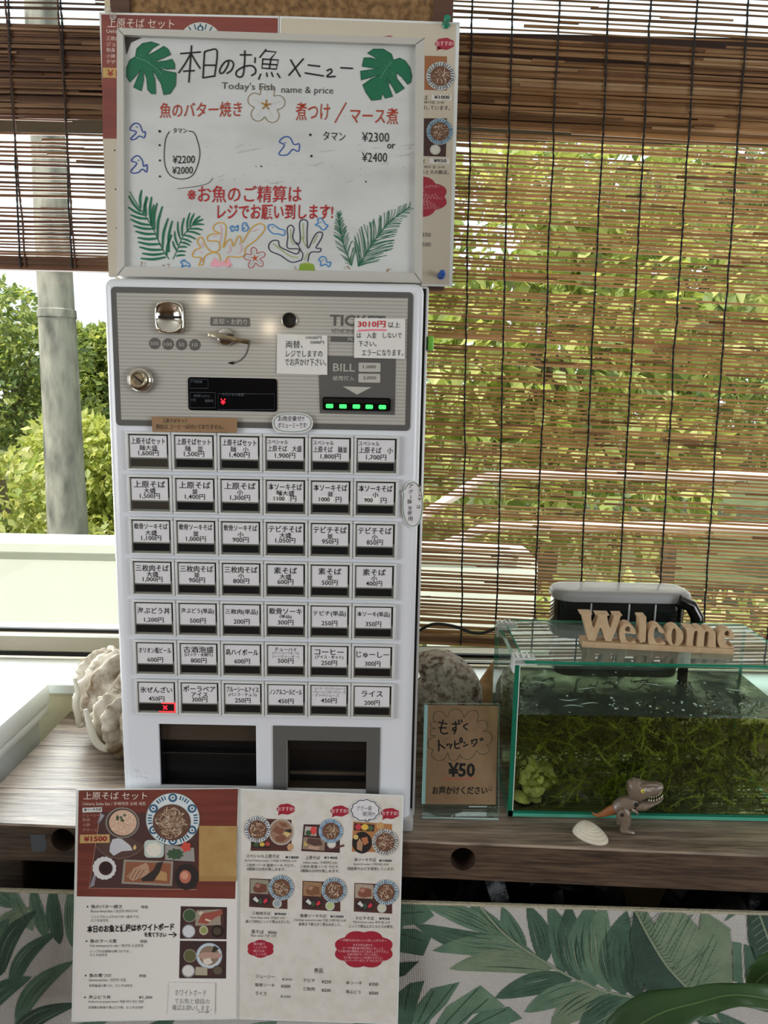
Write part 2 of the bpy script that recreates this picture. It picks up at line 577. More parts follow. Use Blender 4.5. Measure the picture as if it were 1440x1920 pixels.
tree('big olive green tree filling the middle of the right window', 'tree', 4.2, 10.9, 3.0, [(-.6, 0, 1.2, 1.2), (.6, 0, 1.7, 1.1), (0, 0, -.2, 1.4), (-1.2, 0, -.9, 1.2), (1.2, 0, .2, 1.2), (.7, -.3, -1.8, 1.2), (-.6, -.3, -2.2, 1.1)], 7500, .20, ['leaf4', 'leaf3', 'leaf1', 'leaf0'], True, 10)
tree('dense green tree at the right end of the right window', 'tree', 8.0, 14.2, 3.6, [(-.6, 0, 1.0, 1.3), (.6, 0, 1.9, 1.2), (0, 0, -.2, 1.5), (-1.2, 0, -1.2, 1.3), (1.2, 0, .2, 1.3), (0, 0, -2.4, 1.4)], 6500, .21, ['leaf4', 'leaf3', 'leaf1', 'leaf3'], True, 12)
tree('low shrub behind the handrail in the right window', 'bush', 1.9, 4.6, -0.4, [(-1.3, 0, -.1, .7), (-.4, 0, .0, .7), (.5, 0, -.1, .7), (1.5, 0, .1, .8), (0, 0, -.9, .9), (2.4, 0, .1, .9)], 6000, .15, ['leaf0', 'leaf5', 'leaf1', 'leaf3'], False, 14, 'bush')
tree('hillside thicket far behind the trees', 'bush', 0.0, 22, 0.4, [(k * 1.6 - 9, (k % 3) * .5, -.6 + (k % 4) * .35 + max(0, k - 5) * .22, 1.7) for k in range(16)], 9000, .26, ['leaf4', 'leaf3', 'leaf1', 'leaf4'], False, 15, 'bush')

# broad leaves growing just outside, seen under the right blind
t = thing('terrace_plant', 'broad-leaved green plant outside under the bottom edge of the right blind', 'plant', (0.35, 2.2, -0.2))
for k, (x, z, a, L) in enumerate(((0.13, 0.60, 2.6, .26), (0.22, 0.58, 0.7, .3), (0.38, 0.60, 2.2, .3), (0.40, 0.62, 0.5, .28), (.62, .58, 2.0, .3))):
    b = MB()
    rings = []
    for i in range(9):
        tt = i / 8
        wv = L * .22 * math.sin(PI * min(1, tt * .95 + .05)) ** .8
        c = Vector((x + math.cos(a) * L * tt, 2.2 - .1 * tt, z + math.sin(a) * L * tt * .6 - .12 * tt * tt))
        s = Vector((-math.sin(a), 0.3, math.cos(a)))
        rings.append([c - s * wv, c + Vector((0, .02, 0)), c + s * wv])
    b.rings(rings, 'leaf%d' % (k % 2), False, False, False)
    b.build('leaf', t)
    MB().tube([(.35, 2.2, -.2), (x * .6 + .14, 2.2, .3), (x, 2.2, z)], .008, 'leaf3', 6).build('stem', t)

# ------------------------------------------------------------------ bamboo blinds
for i, c in enumerate([(184, 154, 118), (156, 122, 88), (200, 174, 138), (130, 98, 72), (168, 134, 98), (108, 80, 60)]):
    mat('reed%d' % i, c, 0.42, var=((int(c[0] * .8), int(c[1] * .74), int(c[2] * .66)), 9, 0.35, 0.7), stretch=(1, 6, 6), trans=((242, 208, 162), 0.36))
    mat('reed_dark%d' % i, (int(c[0] * .78), int(c[1] * .72), int(c[2] * .70)), 0.42, var=((int(c[0] * .6), int(c[1] * .54), int(c[2] * .5)), 9, 0.35, 0.7), stretch=(1, 6, 6), trans=((200, 140, 84), 0.12))  # darker copy of the reeds: backlit shade put into the colour
mat('cord_black', (32, 30, 30), 0.8)
mat('cord_brown', (78, 52, 40), 0.8)

BAND = (1.842, 1.998)
def blind(name, label, x0, x1, z0, z1, Y, pitch, rad, cords, slope, skip, seed, lit_reeds):
    r = random.Random(seed)
    t = thing(name, label, 'blind', ((x0 + x1) / 2, Y, z1))
    b = MB()
    z = z0
    while z < z1:
        band = BAND[0] < z < BAND[1]
        thin = z > BAND[1]
        xs = [x0 - r.uniform(0, .01), x1]
        cut = sorted(r.uniform(x0, x1) for _ in range(r.choice((1, 1, 2, 2))))
        xs = [xs[0]] + cut + [xs[1]]
        dens = skip(z)
        for i in range(len(xs) - 1):
            if r.random() < dens:
                continue
            a, c = xs[i] - r.uniform(0, .05), xs[i + 1] + r.uniform(0, .05)
            a, c = max(a, x0 - .012), min(c, x1 + .012)
            n = max(3, int((c - a) / .12))
            dz, dy = r.gauss(0, pitch * .07), r.gauss(0, .0016 if band else .0005) + (.001 if i % 2 else 0)
            ph, am = r.uniform(0, 6), r.uniform(.0003, .0011)
            tilt = r.gauss(0, .0010)
            R0 = rad * r.choice((.75, .9, 1, 1, 1.1, 1.3)) * (.75 if thin else 1.05 if band else 1)
            b.tube([(a + (c - a) * k / n, Y + dy, z + dz + slope * (a + (c - a) * k / n - x0) + tilt * (k / n - .5) + am * math.sin(ph + k * 1.7)) for k in range(n + 1)],
                   [R0 * (1 - .2 * k / n) for k in range(n + 1)], ('reed%d' if lit_reeds else 'reed_dark%d') % r.choice((0, 1, 1, 2, 3, 3, 4, 4, 5)), 6)
        z += pitch * r.uniform(.9, 1.1) * (.58 if band else 1.15 if thin else .62 if z < z0 + .045 else 1)
    b.build('slats', t)
    for k, (cx, dx, m) in enumerate(cords):
        pts, rr = [], []
        n = int((z1 - z0) / .007)
        wob = 0
        for i in range(n + 1):
            zz = z0 - .006 + (z1 - z0 + .006) * i / n
            wob += r.gauss(0, .0004) - wob * .1
            pts.append((cx + dx * (zz - z0) + wob, Y - rad - .0012, zz + slope * (cx - x0)))
            rr.append(.0021 if i % 2 else .0013)
        b = MB().tube(pts, rr, m, 6)
        b.build('cord', t)
    b = MB()
    for zz in (z0 - .004, z0 + .006):
        b.tube([(x0, Y + .003, zz), ((x0 + x1) / 2, Y + .003, zz + slope * (x1 - x0) / 2), (x1, Y + .003, zz + slope * (x1 - x0))], .006, 'reed3' if lit_reeds else 'reed_dark3', 8)
    b.build('bottom_rod', t)
    return t

YB = 1.455
def cx_at(px, py):
    return hy(px, py, YB - .005).x
rc = []
for xt, xb in ((885.3, 875.5), (961.3, 946.5), (1049.8, 1026.5), (1142, 1115.5), (1222, 1191), (1307.5, 1272), (1403.5, 1363.5)):
    a, c = hy(xt, 0, YB - .005), hy(xb, 555, YB - .005)
    s = (a.x - c.x) / (a.z - c.z)
    rc.append((c.x - s * (c.z - .86), s, 'cord_black'))
for x in (.78, .90, 1.02):
    rc.append((x, 0, 'cord_black'))
blind('bamboo_blind', 'long bamboo blind on black cords covering the right window down to the sill', 0.052, 1.10, 0.868, 2.40, YB, .0076, .0026, rc, -0.03,
      lambda z: .16 if z > 2.0 else (.02 if z > 1.845 else .05), 21, True)
lc = [(cx_at(24, 250), 0.01, 'cord_black'), (cx_at(122, 250), 0.005, 'cord_black'), (cx_at(33, 250), -.02, 'cord_brown'), (cx_at(129, 250), -.02, 'cord_brown'), (-.98, 0, 'cord_black'), (-1.15, 0, 'cord_black')]
blind('bamboo_blind', 'shorter bamboo blind on cords, let halfway down the left window', -1.35, -0.47, 1.588, 2.40, YB, .0076, .0025, lc, -0.004,
      lambda z: .25 + .3 * math.sin(z * 70) if z > 2.0 else (.03 if z > 1.845 else .16 + .16 * math.sin(z * 90)), 22, False)
# ------------------------------------------------------------------ ticket machine
mat('machine_white', (216, 219, 226), 0.32, coat=0.15)
mat('machine_edge', (190, 192, 194), 0.35, 0.3)
mat('panel_grey', (92, 92, 90), 0.28, coat=0.2)
mat('panel_beige', (166, 164, 157), 0.22, coat=0.35)
mat('panel_stripe', (184, 182, 175), 0.22, coat=0.35)
mat('chrome', (210, 208, 202), 0.10, 1.0)
mat('steel_worn', (170, 160, 138), 0.28, 1.0, bump=(90, 0.1))
mat('black_gloss', (8, 10, 14), 0.08, spec=0.35)
mat('black_plastic', (14, 14, 15), 0.3)
mat('tray_dark', (14, 15, 17), 0.35)
mat('tray_brown', (58, 50, 40), 0.4)
mat('card_white', (214, 214, 217), 0.45)
mat('button_frame', (206, 208, 208), 0.35)
mat('button_clear', (120, 122, 112), 0.2)
mat('button_lens', (26, 27, 29), 0.16, spec=0.5)
mat('lens_brown', (58, 54, 48), 0.22, spec=0.5)
mat('led_green', (60, 240, 90), 0.3, emit=((50, 255, 90), 2.2))
mat('led_red', (255, 40, 50), 0.3, emit=((255, 30, 50), 2.5))
mat('led_red_soft', (235, 80, 80), 0.4, emit=((255, 40, 50), 0.9))
mat('ink_black', (26, 25, 28), 0.5)
mat('ink_soft', (62, 62, 66), 0.5)
mat('panel_print', (120, 120, 116), 0.3)
mat('note_paper', (218, 217, 212), 0.6, bump=(25, 0.25))
mat('kraft_tape', (150, 118, 84), 0.6, var=((138, 106, 74), 40, .3, .7))
clear('clear_tape', (0.96, 0.96, 0.96), rough=0.12)

MY = 1.02
MP = PL((0, MY, 0), (1, 0, 0), (0, 0, 1))
def mx(px, py):
    return MP.uv(px, py)
machine = thing('ticket_machine', 'white meal ticket vending machine with six columns of labelled buttons', 'ticket machine', (-0.16, 1.15, 0.72))
XL, XR, ZB, ZT = -0.378, 0.0475, 0.722, 1.5075
b = MB()
b.box(-0.376, 0.0555, MY + 0.032, 1.27, 0.722, 1.5085, 'machine_edge', 0.004)
b.box(-0.372, 0.0515, MY + 0.026, MY + 0.034, 0.728, 1.504, 'black_plastic')
b.box(0.030, 0.052, MY - .004, MY + 0.03, 0.7205, 0.742, 'machine_edge', 0.004)
b.build('cabinet', machine)
# door: flat front with two openings and rolled edges
T0 = mx(297, 1357); T1 = mx(481, 1477)
S0 = mx(538, 1387); S1 = mx(686, 1483)
xs = sorted([XL + .012, T0[0], T1[0], S0[0], S1[0], XR - .012])
zs = sorted([ZB + .012, T1[1], T0[1], S1[1], S0[1], ZT - .012])
def hole(cx, cz):
    return (T0[0] < cx < T1[0] and T1[1] < cz < T0[1]) or (S0[0] < cx < S1[0] and S1[1] < cz < S0[1])
b = MB()
for i in range(5):
    for j in range(5):
        if not hole((xs[i] + xs[i + 1]) / 2, (zs[j] + zs[j + 1]) / 2):
            b.poly([(xs[i], MY, zs[j]), (xs[i + 1], MY, zs[j]), (xs[i + 1], MY, zs[j + 1]), (xs[i], MY, zs[j + 1])], 'machine_white')
for (a, c) in ((T0, T1), (S0, S1)):
    q = [(a[0], a[1]), (c[0], a[1]), (c[0], c[1]), (a[0], c[1])]
    for k in range(4):
        p, r_ = q[k], q[(k + 1) % 4]
        b.poly([(p[0], MY, p[1]), (r_[0], MY, r_[1]), (r_[0], MY + .005, r_[1]), (p[0], MY + .005, p[1])], 'machine_white')
# outline grows from the flat front (inset) to the full size at the side
rg = []
for k in range(6):
    t = k / 5 * PI / 2
    g = .012 * math.sin(t)
    y = MY + .012 * (1 - math.cos(t))
    rg.append([(x, y, z) for x, z in rrect(XL + .012 - g, XR - .012 + g, ZB + .012 - g, ZT - .012 + g, max(g, .00001), 4)])
rg.append([(x, MY + .027, z) for x, y, z in rg[-1]])
b.rings(rg[::-1], 'machine_white', True, False, False)
b.build('door', machine, True, angle=50)

# control panel
b = MB()
P0, P1 = mx(208, 537.5), mx(768, 808)
b.prism(MP, rrect(P0[0], mx(775, 548)[0], P1[1], P0[1], .006), 0, .0012, 'panel_grey')
Q0, Q1 = mx(219, 549), mx(759, 797)
qx1 = mx(765, 558)[0]
b.poly([MP.p(Q0[0], Q1[1], .0014), MP.p(qx1, Q1[1], .0014), MP.p(qx1, Q0[1], .0014), MP.p(Q0[0], Q0[1], .0014)], 'panel_beige')
ns = 35
for k in range(ns):
    z1 = Q0[1] - (Q0[1] - Q1[1]) * (k + .25) / ns
    z0 = z1 - (Q0[1] - Q1[1]) * .38 / ns
    b.poly([MP.p(Q0[0], z0, .0016), MP.p(qx1, z0, .0016), MP.p(qx1, z1, .0016), MP.p(Q0[0], z1, .0016)], 'panel_stripe')
o_ = .0020
# printed matter
for x, y, s in ((291, 644, '500'), (316, 645.3, '100'), (341, 646, '50'), (366, 646.7, '10')):
    b.disc(MP, x, y, 10.6, 10.8, 'panel_grey', o_)
    b.text(MP, s, x, y - 3.4, 15 if len(s) == 3 else 10, 6.8, 'panel_stripe', o_ + .0003, al='c')
b.rect(MP, 395, 594.5, 469, 611, 'panel_grey', o_, .024, 2)
b.text(MP, '返却・お釣り', 400, 597, 64, 11, 'panel_stripe', o_ + .0003, .024, .006)
b.stroke(MP, [(467, 647), (462, 664), (452, 675), (440, 680.5), (430, 681)], 2.6, 'panel_grey', o_)
b.ppoly(MP, [(427, 680), (440, 677), (438, 684.5)], 'panel_grey', o_)
b.text(MP, 'TICKET', 619, 590, 104, 21, 'panel_grey', o_, .024, .02)
b.text(MP, 'VENDING MACHINE', 621, 616, 102, 8.5, 'panel_print', o_, .024)
b.rect(MP, 620, 630.5, 722, 641, 'panel_grey', o_, .024)
b.text(MP, 'FK-', 653, 633.5, 13, 6, 'panel_stripe', o_ + .0003, .024)
# bill panel
b.ppoly(MP, [(613, 667), (742, 670), (740, 778), (600, 775), (598, 704), (613, 700)], 'panel_grey', o_)
b.text(MP, 'BILL', 625, 681.5, 41, 14.5, 'panel_stripe', o_ + .0003, .02, .006)
b.text(MP, '紙幣挿入', 624.5, 704.5, 40.5, 9, 'panel_stripe', o_ + .0003, .02, .008)
b.rect(MP, 672.5, 680, 713.5, 697, 'panel_stripe', o_ + .0003, .015, 2)
b.rect(MP, 672, 700.5, 713, 717, 'panel_stripe', o_ + .0003, .015, 2)
b.text(MP, '1,000', 681, 684.5, 24, 7, 'panel_grey', o_ + .0006, .02)
b.text(MP, '2,000', 681, 705, 24, 7, 'panel_grey', o_ + .0006, .02)
b.ppoly(MP, [(643, 724.5), (697, 726), (669.5, 740)], 'panel_stripe', o_ + .0003)
b.build('control_panel', machine, True)

# small hole row on the top left and scuffs
# coin slot: rounded square plate with a dished round face
c = mx(320.5, 596)
cu, cv = c
def sq(a, r, p):
    k = (abs(math.cos(a)) ** p + abs(math.sin(a)) ** p) ** (-1 / p)
    return r * k * math.cos(a), r * k * math.sin(a)
rings = []
N = 48
for r_, p, d in ((.0012, 2, .0035), (.006, 2, .004), (.011, 2, .0056), (.0165, 2, .0085), (.0170, 2.05, .0092), (.0178, 3.2, .0094), (.0187, 4.6, .0085), (.0192, 5, .006), (.0194, 5, .001)):
    rings.append([MP.p(cu + sq(2 * PI * k / N, r_, p)[0], cv + sq(2 * PI * k / N, r_, p)[1] * 1.1, d) for k in range(N)])
cs = MB().rings(rings, 'chrome', True, True, False).build('coin_slot', machine, True, angle=60)
pu, pv = mx(300, 593); qu, qv = mx(345, 598)
b = MB()
DP = [(0, .0035), (.006, .004), (.011, .0056), (.0165, .0085), (.02, .0092)]
def dish(r):
    for (a, c), (e, f_) in zip(DP, DP[1:]):
        if r <= e:
            return c + (f_ - c) * (r - a) / (e - a)
    return .0092
sv = (pv + qv) / 2
lo_, hi_ = [], []
for k in range(25):
    uu = pu + (qu - pu) * k / 24
    for lst, vv in ((lo_, sv - .0017), (hi_, sv + .0017)):
        lst.append(MP.p(uu, vv, dish(math.hypot(uu - cu, vv - cv)) + .0006))
b.add(lo_ + hi_, [(k, k + 1, k + 26, k + 25) for k in range(24)], 'dark_gap')
b.build('slot', cs)
# return lever
u, v = mx(425, 632)
lk = MB().lathe([(.0118, 0), (.0118, .004), (.0108, .0065), (.006, .0078), (0, .008)], MP.p(u, v, .001), MP.n, 'chrome', 28).build('return_lever', machine)
p, q = MP.at(395, 627.5, .011), MP.at(472, 643, .012)
d = (q - p).normalized()
pl2 = PL(p, d, (0, 0, 1))
b = MB().pbox(pl2, 0, (q - p).length, -.0032, .0032, -.004, .003, 'steel_worn', .0009)
b.build('handle', lk)
# key lock
u, v = mx(268, 711.5)
lk = MB().lathe([(.0178, 0), (.0178, .003), (.0168, .0065), (.0135, .0098), (.0128, .0100)], MP.p(u - .002, v - .0005, .001), MP.n, 'chrome', 32).build('key_lock', machine)
MB().lathe([(.0133, 0), (.0133, .0012), (.0116, .0013)], MP.p(u - .0022, v, .0095), MP.n, 'black_plastic', 32).build('ring', lk)
b = MB().lathe([(.0114, 0), (.0114, .0022), (.0100, .0030), (.0070, .0026), (.0068, .0036), (0, .0038)], MP.p(u - .0022, v, .0095), MP.n, 'steel_worn', 28)
b.pbox(PL(MP.p(u - .0022, v, .0095), (1, 0, -.85), (.85, 0, 1)), -.0062, .0062, -.0011, .0011, .0025, .0041, 'dark_gap')
b.build('cylinder', lk)
# second round lock, black
u, v = mx(543, 600.5)
lk = MB().lathe([(.0102, 0), (.0102, .0018), (.0092, .0024)], MP.p(u, v, .001), MP.n, 'steel_worn', 28).build('key_hole', machine)
b = MB().lathe([(.0096, 0), (.0096, .003), (.0085, .0036), (.004, .003), (0, .003)], MP.p(u, v, .001), MP.n, 'black_plastic', 28)
b.pbox(MP, u - .0008, u + .0008, v - .002, v + .005, .0035, .0044, 'black_gloss')
b.build('plug', lk)
# display
p, q = mx(351.5, 706.5), mx(518, 774)
D0, D1 = mx(353, 707), mx(518, 772)
b = MB().prism(MP, rrect(D0[0], mx(520, 711)[0], D1[1], D0[1], .004), .0012, .0026, 'black_gloss')
dp = b.build('display', machine)
b = MB()
for (x0, y0, x1, y1) in ((357, 711, 391, 728), (357.5, 735.5, 404.5, 764.5), (410, 738, 515, 768)):
    b.stroke(MP, [(x0, y0), (x1, y0 + .6), (x1, y1), (x0, y1)], .7, ink((70, 80, 86)), .0028, True, False)
for s, x, y, w_, h_ in (('プリ販売機', 358, 713, 22, 5), ('紙幣使えません', 364, 739.5, 31, 5), ('千円', 359, 747.5, 9, 5.5), ('高額紙幣', 385, 748.5, 16, 5.5), ('ただいまの金額', 418, 736, 40, 6)):
    b.text(MP, s, x, y, w_, h_, ink((78, 88, 94)), .0029)
b.build('lettering', dp, False)
MB().text(MP, '¥', 414.5, 747.5, 9.5, 11, 'led_red', .0030, 0, .0).build('price_digit', dp, False)
# bill slot with its five lamps
B0, B1 = mx(605.5, 744), mx(732, 771)
bs = MB().prism(MP, rrect(B0[0], B1[0], B1[1], B0[1], .003), .001, .005, 'black_gloss')
bs.prism(MP, rrect(B0[0] + .002, B1[0] - .002, B0[1] - .0075, B0[1] - .002, .001), .004, .0072, 'black_plastic')
bs = bs.build('bill_slot', machine)
for x, y in ((618.5, 761), (643.5, 761.7), (668.5, 762), (692.5, 762.5), (717, 763)):
    u, v = mx(x, y)
    MB().pbox(MP, u - .0048, u + .0048, v - .0027, v + .0026, .0045, .0066, 'led_green', .0012).build('slot_lamp', bs)

# trays behind the two openings
b = MB()
def cavity(b, a, c, dep, m, m2=None):
    x0, x1, z0, z1 = a[0], c[0], c[1], a[1]
    y0, y1 = MY + .005, MY + dep
    b.poly([(x0, y1, z0), (x1, y1, z0), (x1, y1, z1), (x0, y1, z1)], m2 or m)
    b.poly([(x0, y0, z0), (x0, y1, z0), (x0, y1, z1), (x0, y0, z1)], m)
    b.poly([(x1, y0, z0), (x1, y1, z0), (x1, y1, z1), (x1, y0, z1)], m)
    b.poly([(x0, y0, z0), (x1, y0, z0), (x1, y1, z0), (x0, y1, z0)], m)
    b.poly([(x0, y0, z1), (x1, y0, z1), (x1, y1, z1), (x0, y1, z1)], m)
cavity(b, T0, T1, .10, 'tray_dark')
b.box(T0[0], T1[0], MY + .012, MY + .014, T0[1] - .030, T0[1], 'tray_brown')
b.box(T0[0], T1[0], MY + .010, MY + .026, T0[1] - .052, T0[1] - .049, 'tray_dark', .001)
b.build('ticket_tray', machine, False)
b = MB()
cavity(b, S0, S1, .07, 'tray_brown')
b.box(S0[0], S1[0], MY + .010, MY + .012, S0[1] - .020, S0[1], 'tray_dark')
b.box(S0[0] + .002, S1[0] - .002, MY + .030, MY + .034, S0[1] - .034, S0[1] - .021, 'tray_brown', .001)
b.box(S0[0] + .022, S1[0] - .022, MY + .026, MY + .030, S0[1] - .0265, S0[1] - .0235, 'tray_dark', .001)
b.box(S0[0], S1[0], MY + .02, MY + .06, S1[1] + .012, S1[1] + .018, 'tray_brown', .002)
b.build('coin_tray', machine, False)
# grey surround of the right tray
b = MB()
g0, g1 = mx(512, 1360), mx(709, 1490)
for x0, x1, z0, z1 in ((g0[0], S0[0], g1[1], g0[1]), (S1[0], mx(713, 1366)[0], g1[1], g0[1]), (S0[0], S1[0], S0[1], g0[1])):
    b.pbox(MP, x0, x1, z0, z1, .0002, .0016, 'panel_grey')
b.build('tray_surround', machine, False)
b = MB()
for k in range(22):
    x, y = 265 + RND.uniform(-11, 11), 1450 + RND.uniform(-12, 12)
    b.stroke(MP, [(x, y), (x + RND.uniform(-5, 5), y + RND.uniform(-2, 2))], .6, ink((190, 190, 192)), .0004)
b.build('worn_sticker', machine, False)

# ---- the buttons
ROWS = [
 [('上原そばセット', '麺大盛', '1,600円'), ('上原そばセット', '麺　並', '1,500円'), ('上原そばセット', '麺　小', '1,400円'), ('*スペシャル', '上原そば　大盛', '1,900円'), ('*スペシャル', '上原そば　麺並', '1,800円'), ('*スペシャル', '上原そば　小', '1,700円')],
 [('上原そば', '大盛', '1,500円'), ('上原そば', '並', '1,400円'), ('上原そば', '小', '1,300円'), ('本ソーキそば', '麺大盛', '#1100'), ('本ソーキそば', '並', '#1000'), ('本ソーキそば', '小', '#900')],
 [('軟骨ソーキそば', '大盛', '1,100円'), ('軟骨ソーキそば', '並', '1,000円'), ('軟骨ソーキそば', '小', '900円'), ('テビチそば', '大盛', '1,050円'), ('テビチそば', '並', '950円'), ('テビチそば', '小', '850円')],
 [('三枚肉そば', '大盛', '1,000円'), ('三枚肉そば', '並', '900円'), ('三枚肉そば', '小', '800円'), ('素そば', '大盛', '600円'), ('素そば', '並', '500円'), ('素そば', '小', '400円')],
 [('海ぶどう丼', '', '1,200円'), ('海ぶどう(単品)', '', '500円'), ('三枚肉(単品)', '', '200円'), ('軟骨ソーキ', '(単品)', '300円'), ('テビチ(単品)', '', '250円'), ('本ソーキ(単品)', '', '350円')],
 [('オリオン瓶ビール', '', '600円'), ('古酒泡盛', '(ロック・水割り)', '800円'), ('島ハイボール', '', '600円'), ('チューハイ', '+(パッションフルーツ)|(シークヮーサー)', '500円'), ('コーヒー', '(アイス・ホット)', '250円'), ('じゅーしー', '', '300円')],
 [('氷ぜんざい', '', '450円'), ('ポーラベア', 'アイス', '300円'), ('ブルーシールアイス', '(バニラ・チョコ)', '250円'), ('ノンアルコールビール', '', '450円'), ('+・コーラ・マンゴージュース|・パッションフルーツジュース|・グァバジュース', '', '450円'), ('ライス', '', '200円')]]
BX0, BZ0, PX, PZ = -.3525, 1.3062, .0621, .0590
BW, BH = .0612, .0535
def fit(b, s, xc, zt, wmax, h, bold, off, m='ink_black', left=None):
    vs, fs, x0, x1, y0, y1 = glyphs(s, bold)
    w_ = min(wmax, h * (x1 - x0) / .92 * 1.05)
    if left is not None:
        xc = left + w_ / 2
    yy0, yy1 = min(y0, -.08), max(y1, .80)
    b.add([MP.p(xc - w_ / 2 + w_ * (x - x0) / (x1 - x0), zt - h + h * (y - yy0) / (yy1 - yy0), off) for x, y in vs], fs, m)
for j, row in enumerate(ROWS):
    for i, (l1, l2, l3) in enumerate(row):
        x0 = BX0 + PX * i
        z1 = BZ0 - PZ * j
        x1, z0 = x0 + BW, z1 - BH
        # white plastic frame with an open middle
        b = MB()
        ix0, ix1, iz0, iz1 = x0 + .0030, x1 - .0036, z0 + .0030, z1 - .0034
        for (a, c, e, f_) in ((x0, x1, iz1, z1), (x0, x1, z0, iz0), (x0, ix0, iz0, iz1), (ix1, x1, iz0, iz1)):
            b.pbox(MP, a, c, e, f_, 0, .0055, 'button_frame', .0007)
        bt = b.build('button', machine)
        # clear bezel, paper card, dark lens
        b = MB()
        b.pbox(MP, ix0, ix1, iz0, iz1, 0, .0030, 'button_clear')
        b.pbox(MP, ix0 + .0012, ix1 - .0012, iz1 - .0016, iz1 - .0004, .003, .0036, 'black_plastic')
        b.pbox(MP, ix1 - .0022, ix1 - .0008, z0 + .022, iz1 - .0012, .003, .0036, 'tray_dark')
        b.build('bezel', bt, False)
        b = MB()
        cx0, cx1, cz1, cz0 = ix0 + .0018, ix1 - .0026, iz1 - .0022, z0 + .0183
        b.pbox(MP, cx0, cx1, cz0, cz1, .0030, .0034, 'card_white')
        of = .0037
        cc, W = (cx0 + cx1) / 2, (cx1 - cx0)
        mid = cz1 - .0030
        star = l1.startswith('*')
        if l1.startswith('+'):
            for k, s in enumerate(l1[1:].split('|')):
                fit(b, s, cc, cz1 - .0013 - .0052 * k, W * (.94 if k < 2 else .76), .0044, 0, of, 'ink_soft', cx0 + .0015)
            zp = cz1 - .0178
        elif star:
            fit(b, l1[1:], cc, cz1 - .0022, W * .55, .0062, .003, of, 'ink_black', cx0 + .0015)
            fit(b, l2, cc, cz1 - .0098, W * .92, .0085, .006, of, 'ink_black', cx0 + .0015)
            zp = cz1 - .0198
        elif l2.startswith('+'):
            fit(b, l1, cc, cz1 - .0018, W * .62, .0062, .006, of)
            for k, s in enumerate(l2[1:].split('|')):
                fit(b, s, cc, cz1 - .0082 - .0052 * k, W * .76, .0047, 0, of, 'ink_soft')
            zp = cz1 - .0180
        else:
            h1 = .0096 if len(l1) < 7 else .0088
            two = l2 == ''
            fit(b, l1, cc, cz1 - (.0055 if two and j else .0028), W * .92, h1, .010, of)
            if l2:
                fit(b, l2, cc, cz1 - .0126, W * (.8 if len(l2) > 3 else .50), .0074 if l2[0] != '(' else .0058, .012 if j else .003, of)
            zp = cz1 - .0200
        if l3.startswith('#'):
            s = l3[1:]
            b.pbox(MP, cx0 + .008, cx0 + .030, zp - .0082, zp + .0008, .0034, .0037, ink((226, 226, 224)))
            fit(b, s, 0, zp, .019, .0072, .012, .0041, 'ink_black', cx0 + .0095)
            fit(b, '円', 0, zp + .0003, .0085, .0082, .003, of, 'ink_black', cx0 + .0325)
        else:
            fit(b, l3, cc, zp + .0003, W * (.62 if len(l3) > 5 else .60), .0082, .006, of)
        b.build('label_card', bt, False)
        lz0, lz1 = iz0 + .0030, z0 + .0165
        b = MB()
        lens = 'lens_brown' if (i == 0 and j < 2) else 'button_lens'
        b.pbox(MP, ix0 + .0020, ix1 - .0030, lz0, lz1, .0030, .0042, lens, .0004)
        ln = b.build('lens', bt, False)
        if (i, j) == (0, 6):
            c = (ix0 + (ix1 - ix0) * .72, (lz0 + lz1) / 2)
            b = MB()
            for s in (-1, 1):
                q = PL(MP.p(c[0], c[1], 0), (1, 0, s * 1.05), (-s * 1.05, 0, 1))
                b.pbox(q, -.0040, .0040, -.00075, .00075, .0042, .0046, 'led_red')
            b.build('sold_out_lamp', ln, False)
            b = MB()
            b.pbox(MP, ix1 - .0022, ix1 + .0002, lz0 - .002, lz1 + .002, .003, .0046, 'led_red_soft')
            b.pbox(MP, ix0 + .030, ix1 - .002, lz0 - .0018, lz0 - .0006, .003, .0046, 'led_red_soft')
            b.pbox(MP, ix0 + .034, ix1 - .002, lz1 + .0004, lz1 + .0012, .003, .0046, 'led_red_soft')
            b.build('lamp_glow_edge', ln, False)

# ------------------------------------------------------------------ notes and stickers on the machine
def paper(name, label, cat, pxs, m, off, draw, thick=.0005, group=None):
    o = MP.at(*pxs[0], off)
    b = MB()
    b.prism(MP, [MP.uv(x, y) for x, y in pxs], off - thick, off, m)
    draw(b, off + .0004)
    return tag(b.build(name, None, False, (sum((MP.at(*q).x for q in pxs)) / len(pxs), MY, min(MP.at(*q).z for q in pxs))), label, cat, group)
def hand(b, off, items, c='ink_black', sl=.0, pl=MP):
    for s, x, y, w_, h_ in items:
        b.text(pl, s, x, y, w_, h_, c, off, sl)
def d1(b, o):
    hand(b, o, [('10000円', 574, 630.5, 29, 6), ('5000円', 582, 639, 26, 6.5), ('両替、', 536.5, 639, 32, 14), ('レジでしますの', 537, 657.5, 68, 12), ('でお声かけ下さい。', 535, 672, 77, 14)])
    b.rect(MP, 560, 629, 590, 636, ink((216, 214, 206)), o - .0002)
paper('paper_note', 'white handwritten note about changing large bills, taped left of the bill slot', 'note', [(520.5, 626.5), (614, 629.5), (614, 703), (519.5, 700.5)], 'note_paper', .0032, d1, .0006, 'notes on the machine panel')
def d2(b, o):
    b.text(MP, '3010円', 671, 602, 52, 12.5, ink((196, 32, 48)), o, .0, .02)
    b.stroke(MP, [(672, 620.5), (700, 619), (724, 619.5)], 3.4, ink((226, 130, 146)), o - .0002)
    hand(b, o, [('以上', 728, 604, 22, 11), ('は　入金　しないで', 669.5, 623.5, 84, 11), ('下さい。', 672, 639.5, 34, 10.5), ('エラーになります。', 679, 655.5, 77, 12)])
